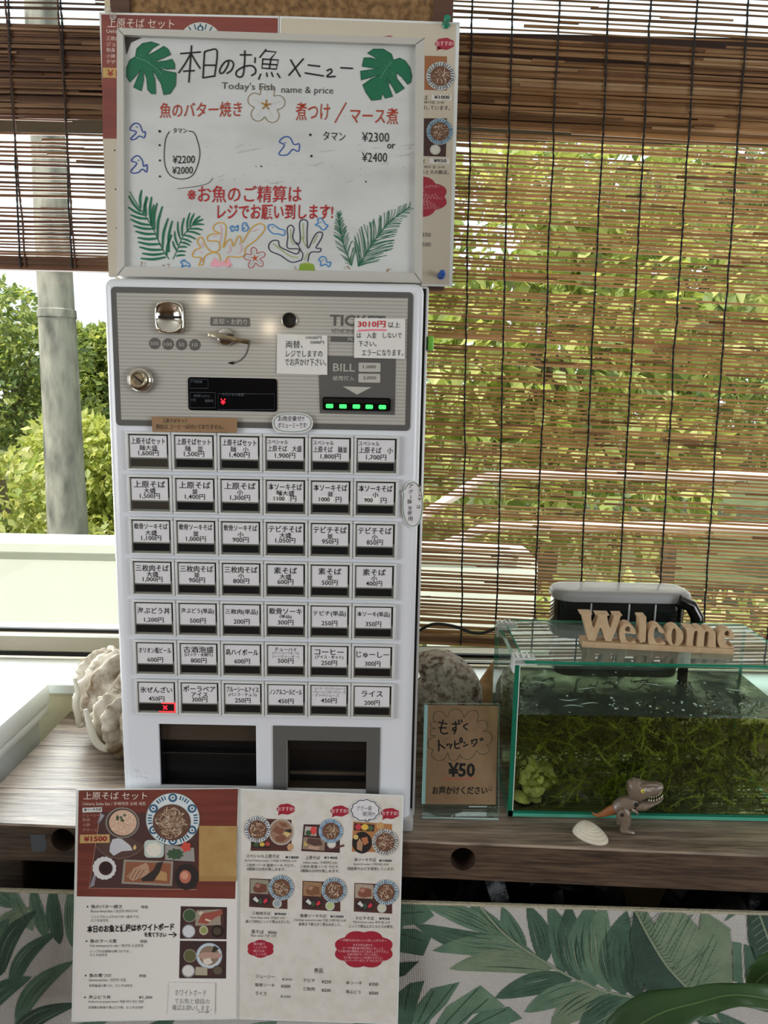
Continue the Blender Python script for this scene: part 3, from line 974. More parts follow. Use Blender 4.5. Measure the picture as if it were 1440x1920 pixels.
paper('paper_note', 'white handwritten note with 3010 yen in red over the ticket lettering', 'note', [(665, 596.5), (760, 598.5), (759, 673), (664, 671)], 'note_paper', .0034, d2, .0006, 'notes on the machine panel')
def d3(b, o):
    hand(b, o, [('上原そばセット', 307, 784.5, 47, 7.5), ('現在は コーヒーは付いておりません。', 295, 795, 126, 9)])
    b.stroke(MP, [(309, 793.5), (356, 794)], .8, ink((110, 140, 70)), o)
paper('tape_note', 'brown kraft tape strip with handwriting under the control panel', 'note', [(287, 781), (446.5, 783.5), (446, 811), (288.5, 809)], 'kraft_tape', .0066, d3)
def bubble(cx, cy, rx, ry, tail, n=40, p=2.6):
    pts = []
    for k in range(n):
        a = 2 * PI * k / n
        q = (abs(math.cos(a)) ** p + abs(math.sin(a)) ** p) ** (-1 / p)
        pts.append((cx + rx * q * math.cos(a), cy + ry * q * math.sin(a)))
    if tail:
        tx, ty = tail
        i = min(range(n), key=lambda k: (pts[k][0] - tx) ** 2 + (pts[k][1] - ty) ** 2)
        pts[i] = (tx, ty)
    return pts
gr = ink((88, 128, 92))
def d4(b, o):
    b.stroke(MP, bubble(549.5, 792.5, 34.5, 16.5, (524, 806)), 1.1, gr, o, True, False)
    hand(b, o, [('お肉全乗せ!!', 523, 779, 48, 10.5), ('ボリューミーです!', 522.5, 792, 54, 10)])
paper('speech_bubble_sticker', 'wide white speech bubble sticker with green outline above the button rows', 'sticker', bubble(549.5, 793, 38, 19.5, (521.5, 811)), 'card_white', .0062, d4, .0005, 'speech bubble stickers')
def d5(b, o):
    b.stroke(MP, bubble(773.5, 945, 18.0, 41, (754, 921), p=2.2), 1.1, gr, o, True, False)
    for s, x, y in (('本', 783, 906), ('ソ', 783, 916), ('キ', 783, 932), ('は', 782, 946)):
        b.text(MP, s, x, y, 6.5, 7, 'ink_black', o)
    b.stroke(MP, [(770, 928), (770, 934)], 1, 'ink_black', o)
    b.stroke(MP, [(786, 925), (786, 930)], 1, 'ink_black', o)
    for y in (911, 917, 929, 934):
        b.disc(MP, 788, y, 1, 1, ink((200, 50, 60)), o)
    for s, x, y in (('ア', 766, 907), ('グ', 766, 917), ('豚', 764, 936), ('を', 765, 948), ('使', 764, 957), ('用', 765, 968)):
        b.text(MP, s, x, y, 8.5, 8, 'ink_black', o)
paper('speech_bubble_sticker', 'tall white speech bubble sticker with green outline on the right edge of the machine', 'sticker', bubble(773.5, 945, 20, 44.5, (752, 921), p=2.2), 'card_white', .0022, d5, .0005, 'speech bubble stickers')
# green clip on the side of the machine
mat('clip_green', (120, 196, 70), 0.4)
q = hy(809.5, 645, 1.06)
tag(MB().box(.0557, .0640, 1.05, 1.07, q.z - .0095, q.z + .0105, 'clip_green', .002).build('magnet_clip', None, True, (.06, 1.06, q.z)), 'small bright green magnet on the right side of the ticket machine', 'magnet')
# ------------------------------------------------------------------ whiteboard standing on the machine
mat('board_white', (200, 203, 202), 0.22, coat=0.2, var=((180, 181, 178), 7, .45, .8), stretch=(1, 1, 2.5))
mat('board_frame', (196, 195, 189), 0.42, 0.35)
mat('frame_seam', (90, 88, 82), 0.6)
MK_BLACK, MK_RED, MK_GREEN, MK_BLUE = ink((24, 24, 28), .45), ink((168, 38, 44), .45), ink((20, 104, 72), .4), ink((34, 66, 150), .45)
MK_DGREEN = ink((14, 82, 58), .4)
MK_ORED = ink((164, 58, 38), .45)
MK_SKY, MK_YEL, MK_NAVY, MK_LIME, MK_PINK, MK_BROWN = ink((52, 128, 190)), ink((206, 158, 50)), ink((28, 26, 60)), ink((142, 170, 60)), ink((226, 160, 172)), ink((128, 104, 50))
MK_LEAFLINE = ink((96, 150, 124), .4)
a = Vector((0, 1.068, 1.5155)); 
WP = PL(a, (1, 0, 0), (0, .032, .32))
wb = thing('whiteboard', 'framed whiteboard with the handwritten fish menu, standing on top of the ticket machine', 'whiteboard', (-0.16, 1.075, 1.509))
corn = [(222, 57), (796, 76), (791, 527), (222, 514)]
inn = [(234, 70), (779, 88), (777, 514), (236, 502)]
cu = [WP.uv(*p) for p in corn]
iu = [WP.uv(*p) for p in inn]
iu = [(-.3616 - .0005, iu[0][1]), iu[1], iu[2], iu[3]]
iu[0] = WP.uv(*inn[0])
cu[2] = (cu[2][0], cu[2][1] - .004)
cu[3] = (cu[3][0], cu[3][1] - .004)
b = MB()
b.prism(WP, iu, -.006, .0, 'board_white')
def W1(*p): return [(180 + x * .2361, 40 + y * .2361) for x, y in p]
def W2(*p): return [(500 + x * .2569, 40 + y * .2569) for x, y in p]
def W3(*p): return [(180 + x * .2361, 290 + y * .2361) for x, y in p]
def W4(*p): return [(500 + x * .2569, 290 + y * .2569) for x, y in p]
def st(pts, w_=2.9, m=MK_BLACK, sm=True, cl=False, off=.0006):
    b.stroke(WP, pts, w_, m, off, cl, sm)
# title, stroke by stroke
for s in ([(760, 195), (738, 485)], [(672, 258), (830, 245)], [(750, 262), (710, 335), (658, 410)], [(760, 265), (795, 325), (828, 375)], [(695, 398), (782, 393)],
          [(862, 245), (850, 450)], [(862, 245), (905, 230), (963, 240), (942, 440)], [(862, 350), (948, 350)], [(850, 450), (942, 435)],
          [(1052, 310), (1050, 345), (1015, 405), (985, 412), (990, 370), (1030, 320), (1075, 315), (1093, 345), (1075, 390), (1040, 415)],
          [(1145, 268), (1235, 268)], [(1183, 235), (1180, 330), (1170, 420), (1145, 445), (1115, 430), (1120, 395), (1180, 360), (1240, 355), (1268, 385), (1262, 415), (1235, 432)], [(1265, 290), (1262, 330)]):
    st(W1(*s))
for s in ([(499, 93), (487, 108)], [(498, 96), (518, 98), (508, 110)], [(493, 111), (522, 113), (518, 130), (491, 128), (493, 111)], [(508, 111), (505, 129)], [(492, 120), (520, 122)], [(489, 139), (485, 149)], [(500, 137), (501, 144)], [(509, 136), (512, 144)], [(520, 138), (525, 146)]):
    st(s, 2.7, sm=False)
for s in ([(268, 275), (162, 395)], [(175, 282), (245, 405)], [(303, 320), (388, 330)], [(280, 378), (415, 400)], [(440, 362), (468, 350), (474, 372), (438, 405), (500, 403)], [(540, 340), (628, 345)]):
    st(W2(*s), 2.9)
b.text(WP, "Today's Fish", 416, 154, 100, 17, ink((70, 70, 74)), .0006, .03)
b.text(WP, 'name & price', 528, 162, 97, 16, ink((70, 70, 74)), .0006, .02)
b.text(WP, '魚のバター焼き', 300, 193, 154, 29, MK_ORED, .0006, -.02, .006)
b.text(WP, '煮つけ', 555, 192, 64, 34, MK_ORED, .0006, .01, .004)
st([(649, 193), (628, 230)], 2.2, MK_ORED)
b.text(WP, 'マース煮', 657, 201, 90, 31, MK_ORED, .0006, .02, .004)
for x, y, r in ((299.5, 246.5, 2.6), (299.5, 272.5, 2), (300, 301, 2), (300, 331, 2), (582, 253, 2.4), (584, 293, 2.4), (686, 341, 1.5), (490, 312, 1.6)):
    b.disc(WP, x, y, r, r, MK_BLACK, .0006, 12)
b.text(WP, 'タマン', 325, 240, 26, 9.5, MK_BLACK, .0006, .02, .01)
b.text(WP, 'タマン', 606, 246, 42, 17, MK_BLACK, .0006, .04, .0)
b.text(WP, '¥2300', 679, 248, 51, 18, MK_BLACK, .0006, .01, .0)
b.text(WP, 'or', 726, 270, 15, 9, MK_BLACK, .0006, .0, .01)
b.text(WP, '¥2400', 679, 286, 47, 18, MK_BLACK, .0006, .0, .0)
b.text(WP, '¥2200', 324, 292, 42, 15, MK_BLACK, .0006, -.02, .006)
b.text(WP, '¥2000', 323, 313, 39, 14, MK_BLACK, .0006, -.03, .006)
st([(318, 247), (311, 260), (308, 290), (311, 315), (322, 331), (342, 336), (360, 330), (370, 312), (375, 288), (371, 266), (364, 249), (354, 246)], 1.5)
b.text(WP, '※お魚のご精算は', 352, 348, 214, 32, MK_RED, .0006, .0, .008)
b.text(WP, 'レジでお願い到します!', 408, 383, 217, 29, MK_RED, .0006, .0, .016)
# monstera leaves
Lm = W1((315, 285), (325, 220), (370, 178), (440, 165), (505, 185), (450, 215), (405, 275), (475, 240), (540, 200), (575, 225), (595, 265), (540, 290), (465, 328), (560, 315), (605, 302), (625, 340), (628, 380), (560, 378), (505, 380), (570, 400), (637, 410), (632, 510), (590, 575), (540, 585), (520, 500), (470, 415), (450, 395), (470, 480), (475, 580), (440, 575), (412, 545), (405, 460), (380, 395), (378, 470), (360, 555), (300, 525), (335, 440), (360, 385), (310, 440), (270, 485), (245, 440), (245, 370), (270, 310), (300, 290))
Rm = W2((735, 235), (780, 205), (850, 205), (910, 240), (925, 285), (970, 270), (1010, 290), (1045, 340), (1058, 400), (1050, 445), (1030, 462), (990, 410), (945, 375), (950, 420), (1005, 490), (945, 528), (920, 480), (890, 435), (890, 475), (920, 550), (865, 563), (845, 525), (835, 570), (765, 578), (725, 520), (702, 465), (760, 425), (820, 395), (750, 412), (690, 430), (685, 365), (760, 355), (800, 350), (760, 340), (697, 330), (710, 268), (760, 268), (810, 280), (770, 250))
for q in (Lm, Rm):
    b.ppoly(WP, q, MK_GREEN, .0005)
    b.stroke(WP, q, 1.5, MK_DGREEN, .0007, True, False)
st(W1((320, 290), (400, 320), (470, 370), (520, 420)), 1.1, MK_LEAFLINE, off=.0008)
st(W2((915, 295), (870, 350), (830, 420)), 1.1, MK_LEAFLINE, off=.0008)
rr = random.Random(4)
for q, (cx, cy) in ((Lm, (284, 133)), (Rm, (724, 139))):
    for k in range(26):
        i = rr.randrange(len(q))
        t = rr.uniform(.25, .75)
        x, y = cx + (q[i][0] - cx) * t, cy + (q[i][1] - cy) * t
        st([(x, y), (x + (q[i][0] - cx) * .08, y + (q[i][1] - cy) * .08)], .8, MK_LEAFLINE if k % 3 == 0 else MK_DGREEN, off=.0008)
# fish
def fish(pts, eye, m, w_=2.0):
    b.stroke(WP, pts, w_, m, .0006, True, True)
    b.disc(WP, eye[0], eye[1], 1.1, 1.3, m, .0007, 10)
fish(W1((275, 935), (322, 880), (272, 862), (288, 825), (318, 810), (350, 825), (372, 880), (392, 878), (384, 925), (345, 912), (310, 938)), W1((325, 840))[0], MK_BLUE)
fish(W3((278, 130), (325, 70), (282, 50), (310, 15), (340, 12), (370, 50), (378, 95), (405, 80), (402, 140), (370, 115), (340, 140), (300, 148)), W3((338, 46))[0], MK_BLUE)
fish(W2((88, 970), (130, 905), (92, 880), (130, 845), (170, 850), (200, 900), (238, 895), (232, 950), (190, 935), (150, 975)), W2((136, 888))[0], ink((36, 78, 158)))
for pts, e in ((W3((1065, 580), (1085, 565), (1105, 580), (1128, 562), (1125, 605), (1105, 595), (1080, 612), (1075, 595)), W3((1085, 582))[0]),
               (W3((1160, 580), (1170, 545), (1195, 545), (1205, 575), (1215, 580), (1190, 608), (1160, 600), (1180, 585)), W3((1187, 562))[0]),
               (W3((672, 855), (700, 835), (720, 855), (745, 870), (740, 890), (712, 880), (680, 893), (690, 870)), W3((697, 850))[0]),
               (W4((12, 520), (45, 510), (90, 540), (132, 555), (125, 590), (90, 580), (45, 575), (15, 545)), W4((42, 532))[0]),
               (W4((355, 512), (378, 500), (372, 475), (400, 465), (430, 510), (448, 515), (425, 545), (405, 548), (385, 525)), W4((396, 494))[0]),
               (W4((380, 770), (400, 745), (430, 752), (440, 785), (468, 785), (455, 820), (430, 800), (395, 812), (395, 780)), W4((410, 770))[0])):
    fish(pts, e, MK_SKY, 2.0)
# ferns
def leaflet(p, q, w_, m=MK_GREEN):
    b.stroke(WP, [p, ((p[0] + q[0]) / 2 + (q[1] - p[1]) * .06, (p[1] + q[1]) / 2 - (q[0] - p[0]) * .06), q], w_, m, .0006, False, True, lambda t: .35 + .65 * math.sin(PI * (.12 + .8 * t)))
st(W3((580, 830), (520, 735), (460, 600), (400, 500), (330, 400), (270, 295)), 1.6, MK_GREEN)
for s in (((550, 815), (360, 825)), ((540, 785), (372, 785)), ((530, 755), (350, 735)), ((510, 710), (338, 695)), ((490, 665), (335, 660)), ((470, 630), (318, 610)), ((455, 590), (300, 565)), ((430, 560), (278, 515)), ((410, 510), (280, 480)), ((380, 480), (262, 420)), ((350, 450), (265, 330)),
          ((355, 420), (362, 285)), ((400, 480), (400, 335)), ((440, 550), (442, 340)), ((465, 590), (485, 390)), ((490, 660), (527, 415)), ((530, 740), (572, 510)), ((580, 770), (605, 530)), ((560, 800), (600, 640)), ((380, 460), (410, 345)), ((445, 570), (460, 400))):
    leaflet(*W3(*s), 4.6)
st(W3((612, 830), (640, 770), (690, 650), (740, 590), (800, 520)), 1.4, MK_GREEN)
for s in (((790, 545), (850, 515)), ((770, 560), (855, 555)), ((750, 590), (845, 598)), ((725, 610), (825, 635)), ((700, 640), (790, 670)), ((690, 670), (755, 695)), ((670, 695), (745, 720)), ((660, 735), (720, 735)), ((650, 770), (710, 770)), ((640, 805), (705, 800)),
          ((770, 550), (825, 490)), ((745, 570), (780, 470)), ((725, 600), (745, 465)), ((685, 640), (700, 505)), ((670, 670), (650, 535)), ((650, 720), (625, 610)), ((640, 760), (610, 690))):
    leaflet(*W3(*s), 3.6)
def brush(rach, n, la, lb, w_):
    c = catmull(rach, 10)
    st(rach, 1.7, MK_GREEN)
    for k in range(n):
        t = k / (n - 1)
        i = min(int(t * (len(c) - 2)), len(c) - 2)
        p = c[i]
        d = (c[i + 1][0] - p[0], c[i + 1][1] - p[1])
        l = math.hypot(*d)
        d = (d[0] / l, d[1] / l)
        for sd, L in ((1, la(t)), (-1, lb(t))):
            aa = rr.uniform(.55, .8)
            q = (p[0] + L * (d[0] * math.cos(aa) - sd * d[1] * math.sin(aa)), p[1] + L * (d[1] * math.cos(aa) + sd * d[0] * math.sin(aa)))
            b.stroke(WP, [p, ((p[0] + q[0]) / 2 + d[0] * 1.5, (p[1] + q[1]) / 2 + d[1] * 1.5), q], w_, MK_GREEN, .0006, False, True)
brush(W4((620, 810), (560, 650), (535, 530), (525, 425)), 24, lambda t: 24 * (1 - t) + 7, lambda t: 30 * (1 - t * .8) * (.45 + .55 * min(1, t * 4)), 1.0)
brush(W4((668, 815), (730, 715), (800, 610), (900, 490), (1040, 385)), 34, lambda t: 56 * (1 - t) * (.5 + .5 * min(1, t * 5)) + 10, lambda t: 52 * (1 - t) * (.6 + .4 * min(1, t * 5)) + 12, 1.1)
# corals
co = W3((815, 880), (835, 820), (790, 815), (765, 800), (790, 755), (830, 740), (808, 700), (815, 665), (845, 660), (870, 720), (910, 765), (960, 770), (985, 740), (970, 690), (895, 685), (885, 655), (920, 630), (985, 628), (935, 600), (940, 560), (985, 540), (1030, 560), (1030, 640), (1010, 740), (1040, 690), (1075, 675), (1090, 730), (1125, 655), (1150, 655), (1160, 700), (1230, 590), (1290, 550), (1335, 560), (1335, 605), (1270, 680), (1190, 740), (1180, 800), (1120, 815), (1050, 810), (1030, 860))
b.stroke(WP, co, 1.9, MK_YEL, .0006)
b.stroke(WP, W3((815, 880), (850, 870), (865, 810), (920, 780), (975, 790), (990, 845)), 1.9, MK_YEL, .0006)
for s in (((985, 560), (1000, 610), (990, 700)), ((1240, 610), (1290, 590)), ((840, 700), (850, 740)), ((1060, 720), (1070, 760), (1040, 780)), ((1140, 700), (1160, 750), (1130, 790)), ((820, 770), (850, 780)), ((930, 650), (960, 650)), ((850, 820), (840, 850))):
    st(W3(*s), 1.3, MK_PINK)
cn = W4((255, 770), (180, 785), (100, 735), (30, 705), (15, 665), (40, 630), (85, 630), (95, 670), (150, 700), (220, 725), (235, 690), (160, 685), (148, 655), (155, 600), (150, 540), (175, 515), (200, 540), (190, 600), (215, 650), (238, 650), (245, 600), (240, 500), (265, 475), (298, 490), (295, 560), (300, 685), (340, 610), (370, 570), (405, 570), (400, 610), (360, 680), (395, 685), (385, 710), (320, 715), (300, 780))
b.stroke(WP, cn, 1.8, MK_NAVY, .0006)
st(W4((220, 640), (250, 700), (265, 730), (255, 770)), 1.6, MK_NAVY)
for s in (((265, 500), (268, 560), (270, 620)), ((175, 545), (178, 620), (200, 660)), ((370, 590), (340, 650)), ((50, 650), (100, 690), (170, 740), (230, 750)), ((275, 770), (300, 720)), ((255, 600), (285, 670))):
    st(W4(*s), 1.2, MK_LIME)
b.ppoly(WP, W4((235, 850), (240, 810), (262, 792), (300, 788), (340, 800), (355, 848)), MK_LIME, .0005)
for k in range(9):
    st(W4((240 + 13 * k, 848), (248 + 12 * k, 795 + 4 * (k % 3))), .8, ink((108, 140, 40)), off=.0007)
b.ppoly(WP, W3((905, 880), (940, 815), (990, 860), (1050, 815), (1085, 885), (1050, 890), (1000, 885), (960, 895)), MK_PINK, .0004)
sc = W3((1262, 822))[0]
star = []
for k in range(20):
    a_ = -PI / 2 - .15 + 2 * PI * k / 20
    r_ = (21, 17, 9.5, 17)[k % 4]
    star.append((sc[0] + r_ * math.cos(a_), sc[1] + r_ * .98 * math.sin(a_)))
b.stroke(WP, star, 1.3, ink((176, 62, 56)), .0006, True)
for k in range(5):
    a_ = -PI / 2 - .15 + 2 * PI * k / 5
    for r_ in (7, 9.5, 12, 14.5):
        b.disc(WP, sc[0] + r_ * math.cos(a_), sc[1] + r_ * math.sin(a_), .6, .6, MK_BLACK, .0006, 6)
    st([sc, (sc[0] + 5 * math.cos(a_), sc[1] + 5 * math.sin(a_))], 2.2, ink((200, 84, 40)))
# flower in the middle
for pet in (W2((20, 530), (-20, 500), (5, 480), (40, 500), (55, 545), (50, 580)), ):
    pass
fc = (499, 197)
for k in range(5):
    a_ = -PI / 2 + .1 + 2 * PI * k / 5
    pt = []
    for t, w_ in ((8, 9), (18, 13), (28, 12), (34, 7), (36, 0), (34, -7), (28, -12), (18, -13), (8, -9)):
        pt.append((fc[0] + t * math.cos(a_) - w_ * math.sin(a_), fc[1] + t * math.sin(a_) + w_ * math.cos(a_)))
    st(pt[1:-1], 1.1, MK_BROWN)
    for t in (14, 18, 22, 26):
        b.disc(WP, fc[0] + t * math.cos(a_), fc[1] + t * math.sin(a_), .6, .6, MK_BROWN, .0006, 6)
    st([fc, (fc[0] + 9 * math.cos(a_), fc[1] + 9 * math.sin(a_))], 2.6, ink((158, 112, 40)))
# old marks, wiped streaks, rust along the lower edge
for k in range(90):
    x, y = rr.uniform(380, 770), rr.gauss(300, 34)
    if not (500 < x < 740 and 240 < y < 300) and y < 345:
        b.disc(WP, x, y, rr.uniform(.4, .9), rr.uniform(.4, .8), ink((86, 84, 82)), .0004, 6)
for k in range(14):
    x, y = rr.uniform(380, 760), rr.uniform(270, 345)
    st([(x, y), (x + rr.uniform(5, 40), y - rr.uniform(0, 8))], rr.uniform(.8, 2.4), ink((184, 182, 177)), off=.0003)
st([(333, 354), (366, 350), (390, 344), (399, 334)], 1, ink((70, 70, 72)))
for x, y, r_ in ((556, 503, 5), (650, 503, 6), (728, 506, 6), (268, 495, 4), (312, 497, 5), (430, 500, 5)):
    for k in range(5):
        b.disc(WP, x + rr.uniform(-r_, r_), y + rr.uniform(-3, 4), rr.uniform(.8, 2.4), rr.uniform(.6, 1.8), ink((150, 104, 62)) if k % 2 else ink((176, 166, 150)), .0004 + .00002 * k, 9)
for q in (((234, 70), (268, 70), (246, 80), (237, 104)), ):
    b.ppoly(WP, q, ink((58, 54, 50)), .0004)
b.build('writing_surface', wb, False)
b = MB()
for k in range(4):
    p, q = cu[k], cu[(k + 1) % 4]
    r_, s_ = iu[(k + 1) % 4], iu[k]
    b.prism(WP, [p, q, r_, s_][::-1], -.009, .0062, 'board_frame')
for k in range(4):
    x, y = [(p + q) / 2 for p, q in zip(cu[k], iu[k])]
    dx, dy = iu[k][0] - cu[k][0], iu[k][1] - cu[k][1]
    l = math.hypot(dx, dy)
    nx, ny = -dy / l * .0004, dx / l * .0004
    b.poly([WP.p(cu[k][0] + nx, cu[k][1] + ny, .0065), WP.p(iu[k][0] + nx, iu[k][1] + ny, .0065), WP.p(iu[k][0] - nx, iu[k][1] - ny, .0065), WP.p(cu[k][0] - nx, cu[k][1] - ny, .0065)], 'frame_seam')
o = b.build('frame', wb, False)
fix_normals(o)

# ------------------------------------------------------------------ cork board on the wall between the windows
mat('cork', (150, 116, 76), 0.9, var=((100, 74, 44), 90, .35, .65), bump=(120, .5))
mat('wood_brown', (92, 62, 48), 0.55, var=((74, 48, 38), 6, .3, .7), stretch=(1, 1, 8))
CY = 1.392
cb = thing('cork_board', 'cork board in a brown wooden frame on the wall between the windows', 'board', (-.195, 1.41, 1.55))
ql, qr, qb = hy(207, 5, CY).x, hy(850, 5, CY).x, hy(836, 544, CY).z
b = MB().box(ql + .02, qr - .02, CY + .004, CY + .016, qb + .02, 2.47, 'cork')
b.build('cork_panel', cb, False)
b = MB()
fw = hy(850, 5, CY).x - hy(813, 5, CY).x
for x0, x1, z0, z1 in ((ql, ql + fw, qb, 2.5), (qr - fw, qr, qb, 2.5), (ql + fw, qr - fw, qb, qb + fw), (ql + fw, qr - fw, 2.47, 2.5)):
    b.box(x0, x1, CY - .003, CY + .018, z0, z1, 'wood_brown', .0015)
b.build('frame', cb, False)

# ------------------------------------------------------------------ large laminated menu poster pinned behind the whiteboard
mat('menu_paper', (196, 186, 168), 0.4, coat=.25)
mat('menu_red', (134, 66, 56), 0.4, coat=.25, var=((112, 52, 46), 14, .3, .75), stretch=(.4, 1, 5))
mat('laminate_edge', (216, 220, 218), 0.2, coat=.4)
mat('print_red', (158, 40, 58), 0.4, coat=.2)
PY = 1.383
PP = PL((0, PY, 0), (1, 0, 0), (0, 0, 1))
C_W, C_K, C_G = ink((222, 206, 196)), ink((40, 38, 38)), ink((92, 88, 84))
def blob(b, pl, cx, cy, rx, ry, m, off, n=36, lobes=7, amp=.1):
    b.ppoly(pl, [(cx + rx * (1 + amp * abs(math.sin(lobes * PI * k / n)) - amp) * math.cos(2 * PI * k / n), cy + ry * (1 + amp * abs(math.sin(lobes * PI * k / n)) - amp) * math.sin(2 * PI * k / n)) for k in range(n)], m, off)
def noodles(b, pl, cx, cy, rx, ry, off, n, cols, w_=.8, seed=1):
    r = random.Random(seed)
    for k in range(n):
        a_, t = r.uniform(0, 2 * PI), math.sqrt(r.random()) * .8
        x, y = cx + rx * t * math.cos(a_), cy + ry * t * math.sin(a_)
        h = r.uniform(0, 2 * PI)
        pts = [(x, y)]
        for j in range(3):
            h += r.uniform(-1, 1)
            x += rx * .16 * math.cos(h)
            y += ry * .16 * math.sin(h)
            if ((x - cx) / rx) ** 2 + ((y - cy) / ry) ** 2 < .9:
                pts.append((x, y))
        if len(pts) > 1:
            b.stroke(pl, pts, w_, ink(r.choice(cols)), off, False, True)
NOOD = [(196, 170, 142), (214, 194, 170), (164, 132, 104), (150, 112, 84), (226, 210, 190)]
def soba(b, pl, cx, cy, r, off, n=24, seed=1, rim=(206, 214, 214), blue=(52, 96, 130), w_=.8):
    b.disc(pl, cx, cy, r, r, ink((150, 150, 146)), off, 36)
    b.disc(pl, cx, cy, r * .97, r * .97, ink(rim), off + .0001, 36)
    ph = .3 * seed
    for k in range(8):
        a0 = ph + 2 * PI * k / 8
        for j in range(3):
            t = a0 + .22 * j - .05
            b.stroke(pl, [(cx + r * .74 * math.cos(t), cy + r * .74 * math.sin(t)), (cx + r * .92 * math.cos(t + .05), cy + r * .92 * math.sin(t + .05))], r * .06, ink(blue), off + .0002, False, False)
        t = a0 - .28
        b.disc(pl, cx + r * .83 * math.cos(t), cy + r * .83 * math.sin(t), r * .115, r * .115, ink(blue), off + .0003, 12)
        b.disc(pl, cx + r * .83 * math.cos(t), cy + r * .83 * math.sin(t), r * .06, r * .06, ink(rim), off + .0004, 10)
    b.disc(pl, cx, cy, r * .70, r * .70, ink((104, 72, 56)), off + .0005, 30)
    noodles(b, pl, cx, cy, r * .68, r * .68, off + .0006, n, NOOD, w_, seed)
def tray(b, pl, pts, off, m=(74, 42, 40)):
    b.ppoly(pl, pts, ink(m), off)
def bubble_red(b, pl, cx, cy, rx, ry, off, s='おすすめ!'):
    blob(b, pl, cx, cy, rx, ry, 'print_red', off)
    b.ppoly(pl, [(cx - rx * .75, cy + ry * .5), (cx - rx * .3, cy + ry * .7), (cx - rx * .85, cy + ry * 1.15)], 'print_red', off)
    if s:
        b.text(pl, s, cx, cy - ry * .42, rx * 1.75, ry * .75, ink((232, 196, 200)), off + .0002, 0, .004, 'c')

po = thing('menu_poster', 'large laminated two-page menu poster pinned to the cork board behind the whiteboard', 'poster', (-.19, PY, 1.55))
b = MB()
b.prism(PP, [PP.uv(*p) for p in ((186, 23), (523, 30), (523, 528), (206, 520))], -.0009, 0, 'laminate_edge')
b.ppoly(PP, [(190, 27), (521, 34), (521, 262), (193, 260)], 'menu_red', .0003)
b.ppoly(PP, [(193, 260), (521, 262), (521, 526), (204, 518)], 'menu_paper', .0003)
b.text(PP, '上原そば セット', 202, 34, 125, 18, C_W, .0008, .02)
b.text(PP, 'Uehara Soba Set', 200, 55, 70, 7, C_W, .0008, .02)
for s, y in (('三枚肉そば', 68), ('ジューシー', 79), ('刺身', 90), ('小鉢', 101), ('デザート', 112)):
    b.text(PP, s, 200, y, 0, 8, C_W, .0008, .02)
b.ppoly(PP, [(193, 127), (240, 129), (240, 147), (193, 146)], ink((190, 156, 96)), .0008)
b.text(PP, '¥1500', 201, 131, 56, 13, ink((150, 40, 36)), .0011, .02, .01)
b.disc(PP, 376, 92, 45, 50, ink((196, 198, 192)), .0008)
for k in range(9):
    t = -PI / 2 + (k - 4) * .26
    b.stroke(PP, [(376 + 34 * math.cos(t), 92 + 38 * math.sin(t)), (376 + 43 * math.cos(t), 92 + 47 * math.sin(t))], 2.5, ink((60, 104, 126)), .001, False, False)
b.disc(PP, 376, 54, 6, 6, ink((40, 84, 110)), .0011)
b.disc(PP, 376, 54, 3, 3, ink((206, 206, 200)), .0012)
for y in (282, 355, 428, 473):
    b.disc(PP, 215 + (y - 282) * .028, y, 1.5, 1.6, C_K, .0008, 8)
b.build('page', po, False)
b = MB()
b.prism(PP, [PP.uv(*p) for p in ((524, 30), (862, 42), (848, 538), (524, 528))], -.0009, 0, 'laminate_edge')
b.ppoly(PP, [(527, 34), (855, 46), (842, 534), (527, 526)], 'menu_paper', .0003)
bubble_red(b, PP, 834, 82.5, 18.5, 11.5, .0008)
blob(b, PP, 728, 76, 16, 9, 'print_red', .0008)
tray(b, PP, [(770, 104), (838, 106), (838, 170), (770, 168)], .0006, (150, 96, 60))
soba(b, PP, 826, 143, 27, .0010, 30, 2, (196, 198, 196), (40, 44, 60), 1.0)
b.text(PP, '本ソーキそば', 752, 178, 50, 9, C_K, .0008)
b.rect(PP, 809, 178, 847, 188, ink((214, 212, 206)), .0008)
b.text(PP, '¥1000', 814, 179, 29, 7, C_K, .0012, .01, .02)
b.text(PP, 'Sparerib soba/ 스페어립 소바', 738, 188, 95, 6.5, C_G, .0008)
b.text(PP, '国産豚カルビを使用しています。', 720, 196, 124, 8.5, C_K, .0008)
tray(b, PP, [(770, 222), (838, 222), (836, 294), (770, 292)], .0006, (64, 40, 38))
soba(b, PP, 824.5, 247, 25, .0010, 30, 3, (150, 176, 190), (44, 84, 112), 1.0)
b.disc(PP, 816, 281, 10, 9.5, ink((190, 190, 178)), .001)
b.disc(PP, 816, 281, 7.5, 7, ink((206, 204, 196)), .0012)
b.text(PP, 'テビチそば', 752, 298, 45, 9, C_K, .0008)
b.rect(PP, 805, 296.5, 843, 307, ink((214, 212, 206)), .0008)
b.text(PP, '¥950', 813, 298, 24, 7, C_K, .0012, .01, .02)
b.text(PP, 'Pig trotters soba/ 돼지 발 소바', 738, 309, 96, 6.5, C_G, .0008)
b.text(PP, 'じっくり煮込んだとろとろの豚足。', 716, 317, 126, 8, C_K, .0008)
blob(b, PP, 775, 369, 66, 40, 'print_red', .0008, 40, 8, .12)
for s, y, x1 in (('〜沖縄そばのおいしい召し上がり方〜', 347, 826), ('まずは何も乗せず、', 356, 798), ('スープや麺本来の味を味わいましょう。', 363, 821), ('その後お肉や薬味を入れてお召し上がり下さい。', 369, 830), ('お肉の味がスープにしみ出し、', 375, 811), ('また違ったおいしさを味わえますよ。', 381, 818), ('こーれーぐーすーは少しずつお入れ下さい。', 387, 826)):
    b.text(PP, s, x1, y, 0, 5.4, ink((226, 172, 178)), .0012, 0, 0, 'r')
b.text(PP, '¥350', 784, 436, 24, 8, C_G, .0008)
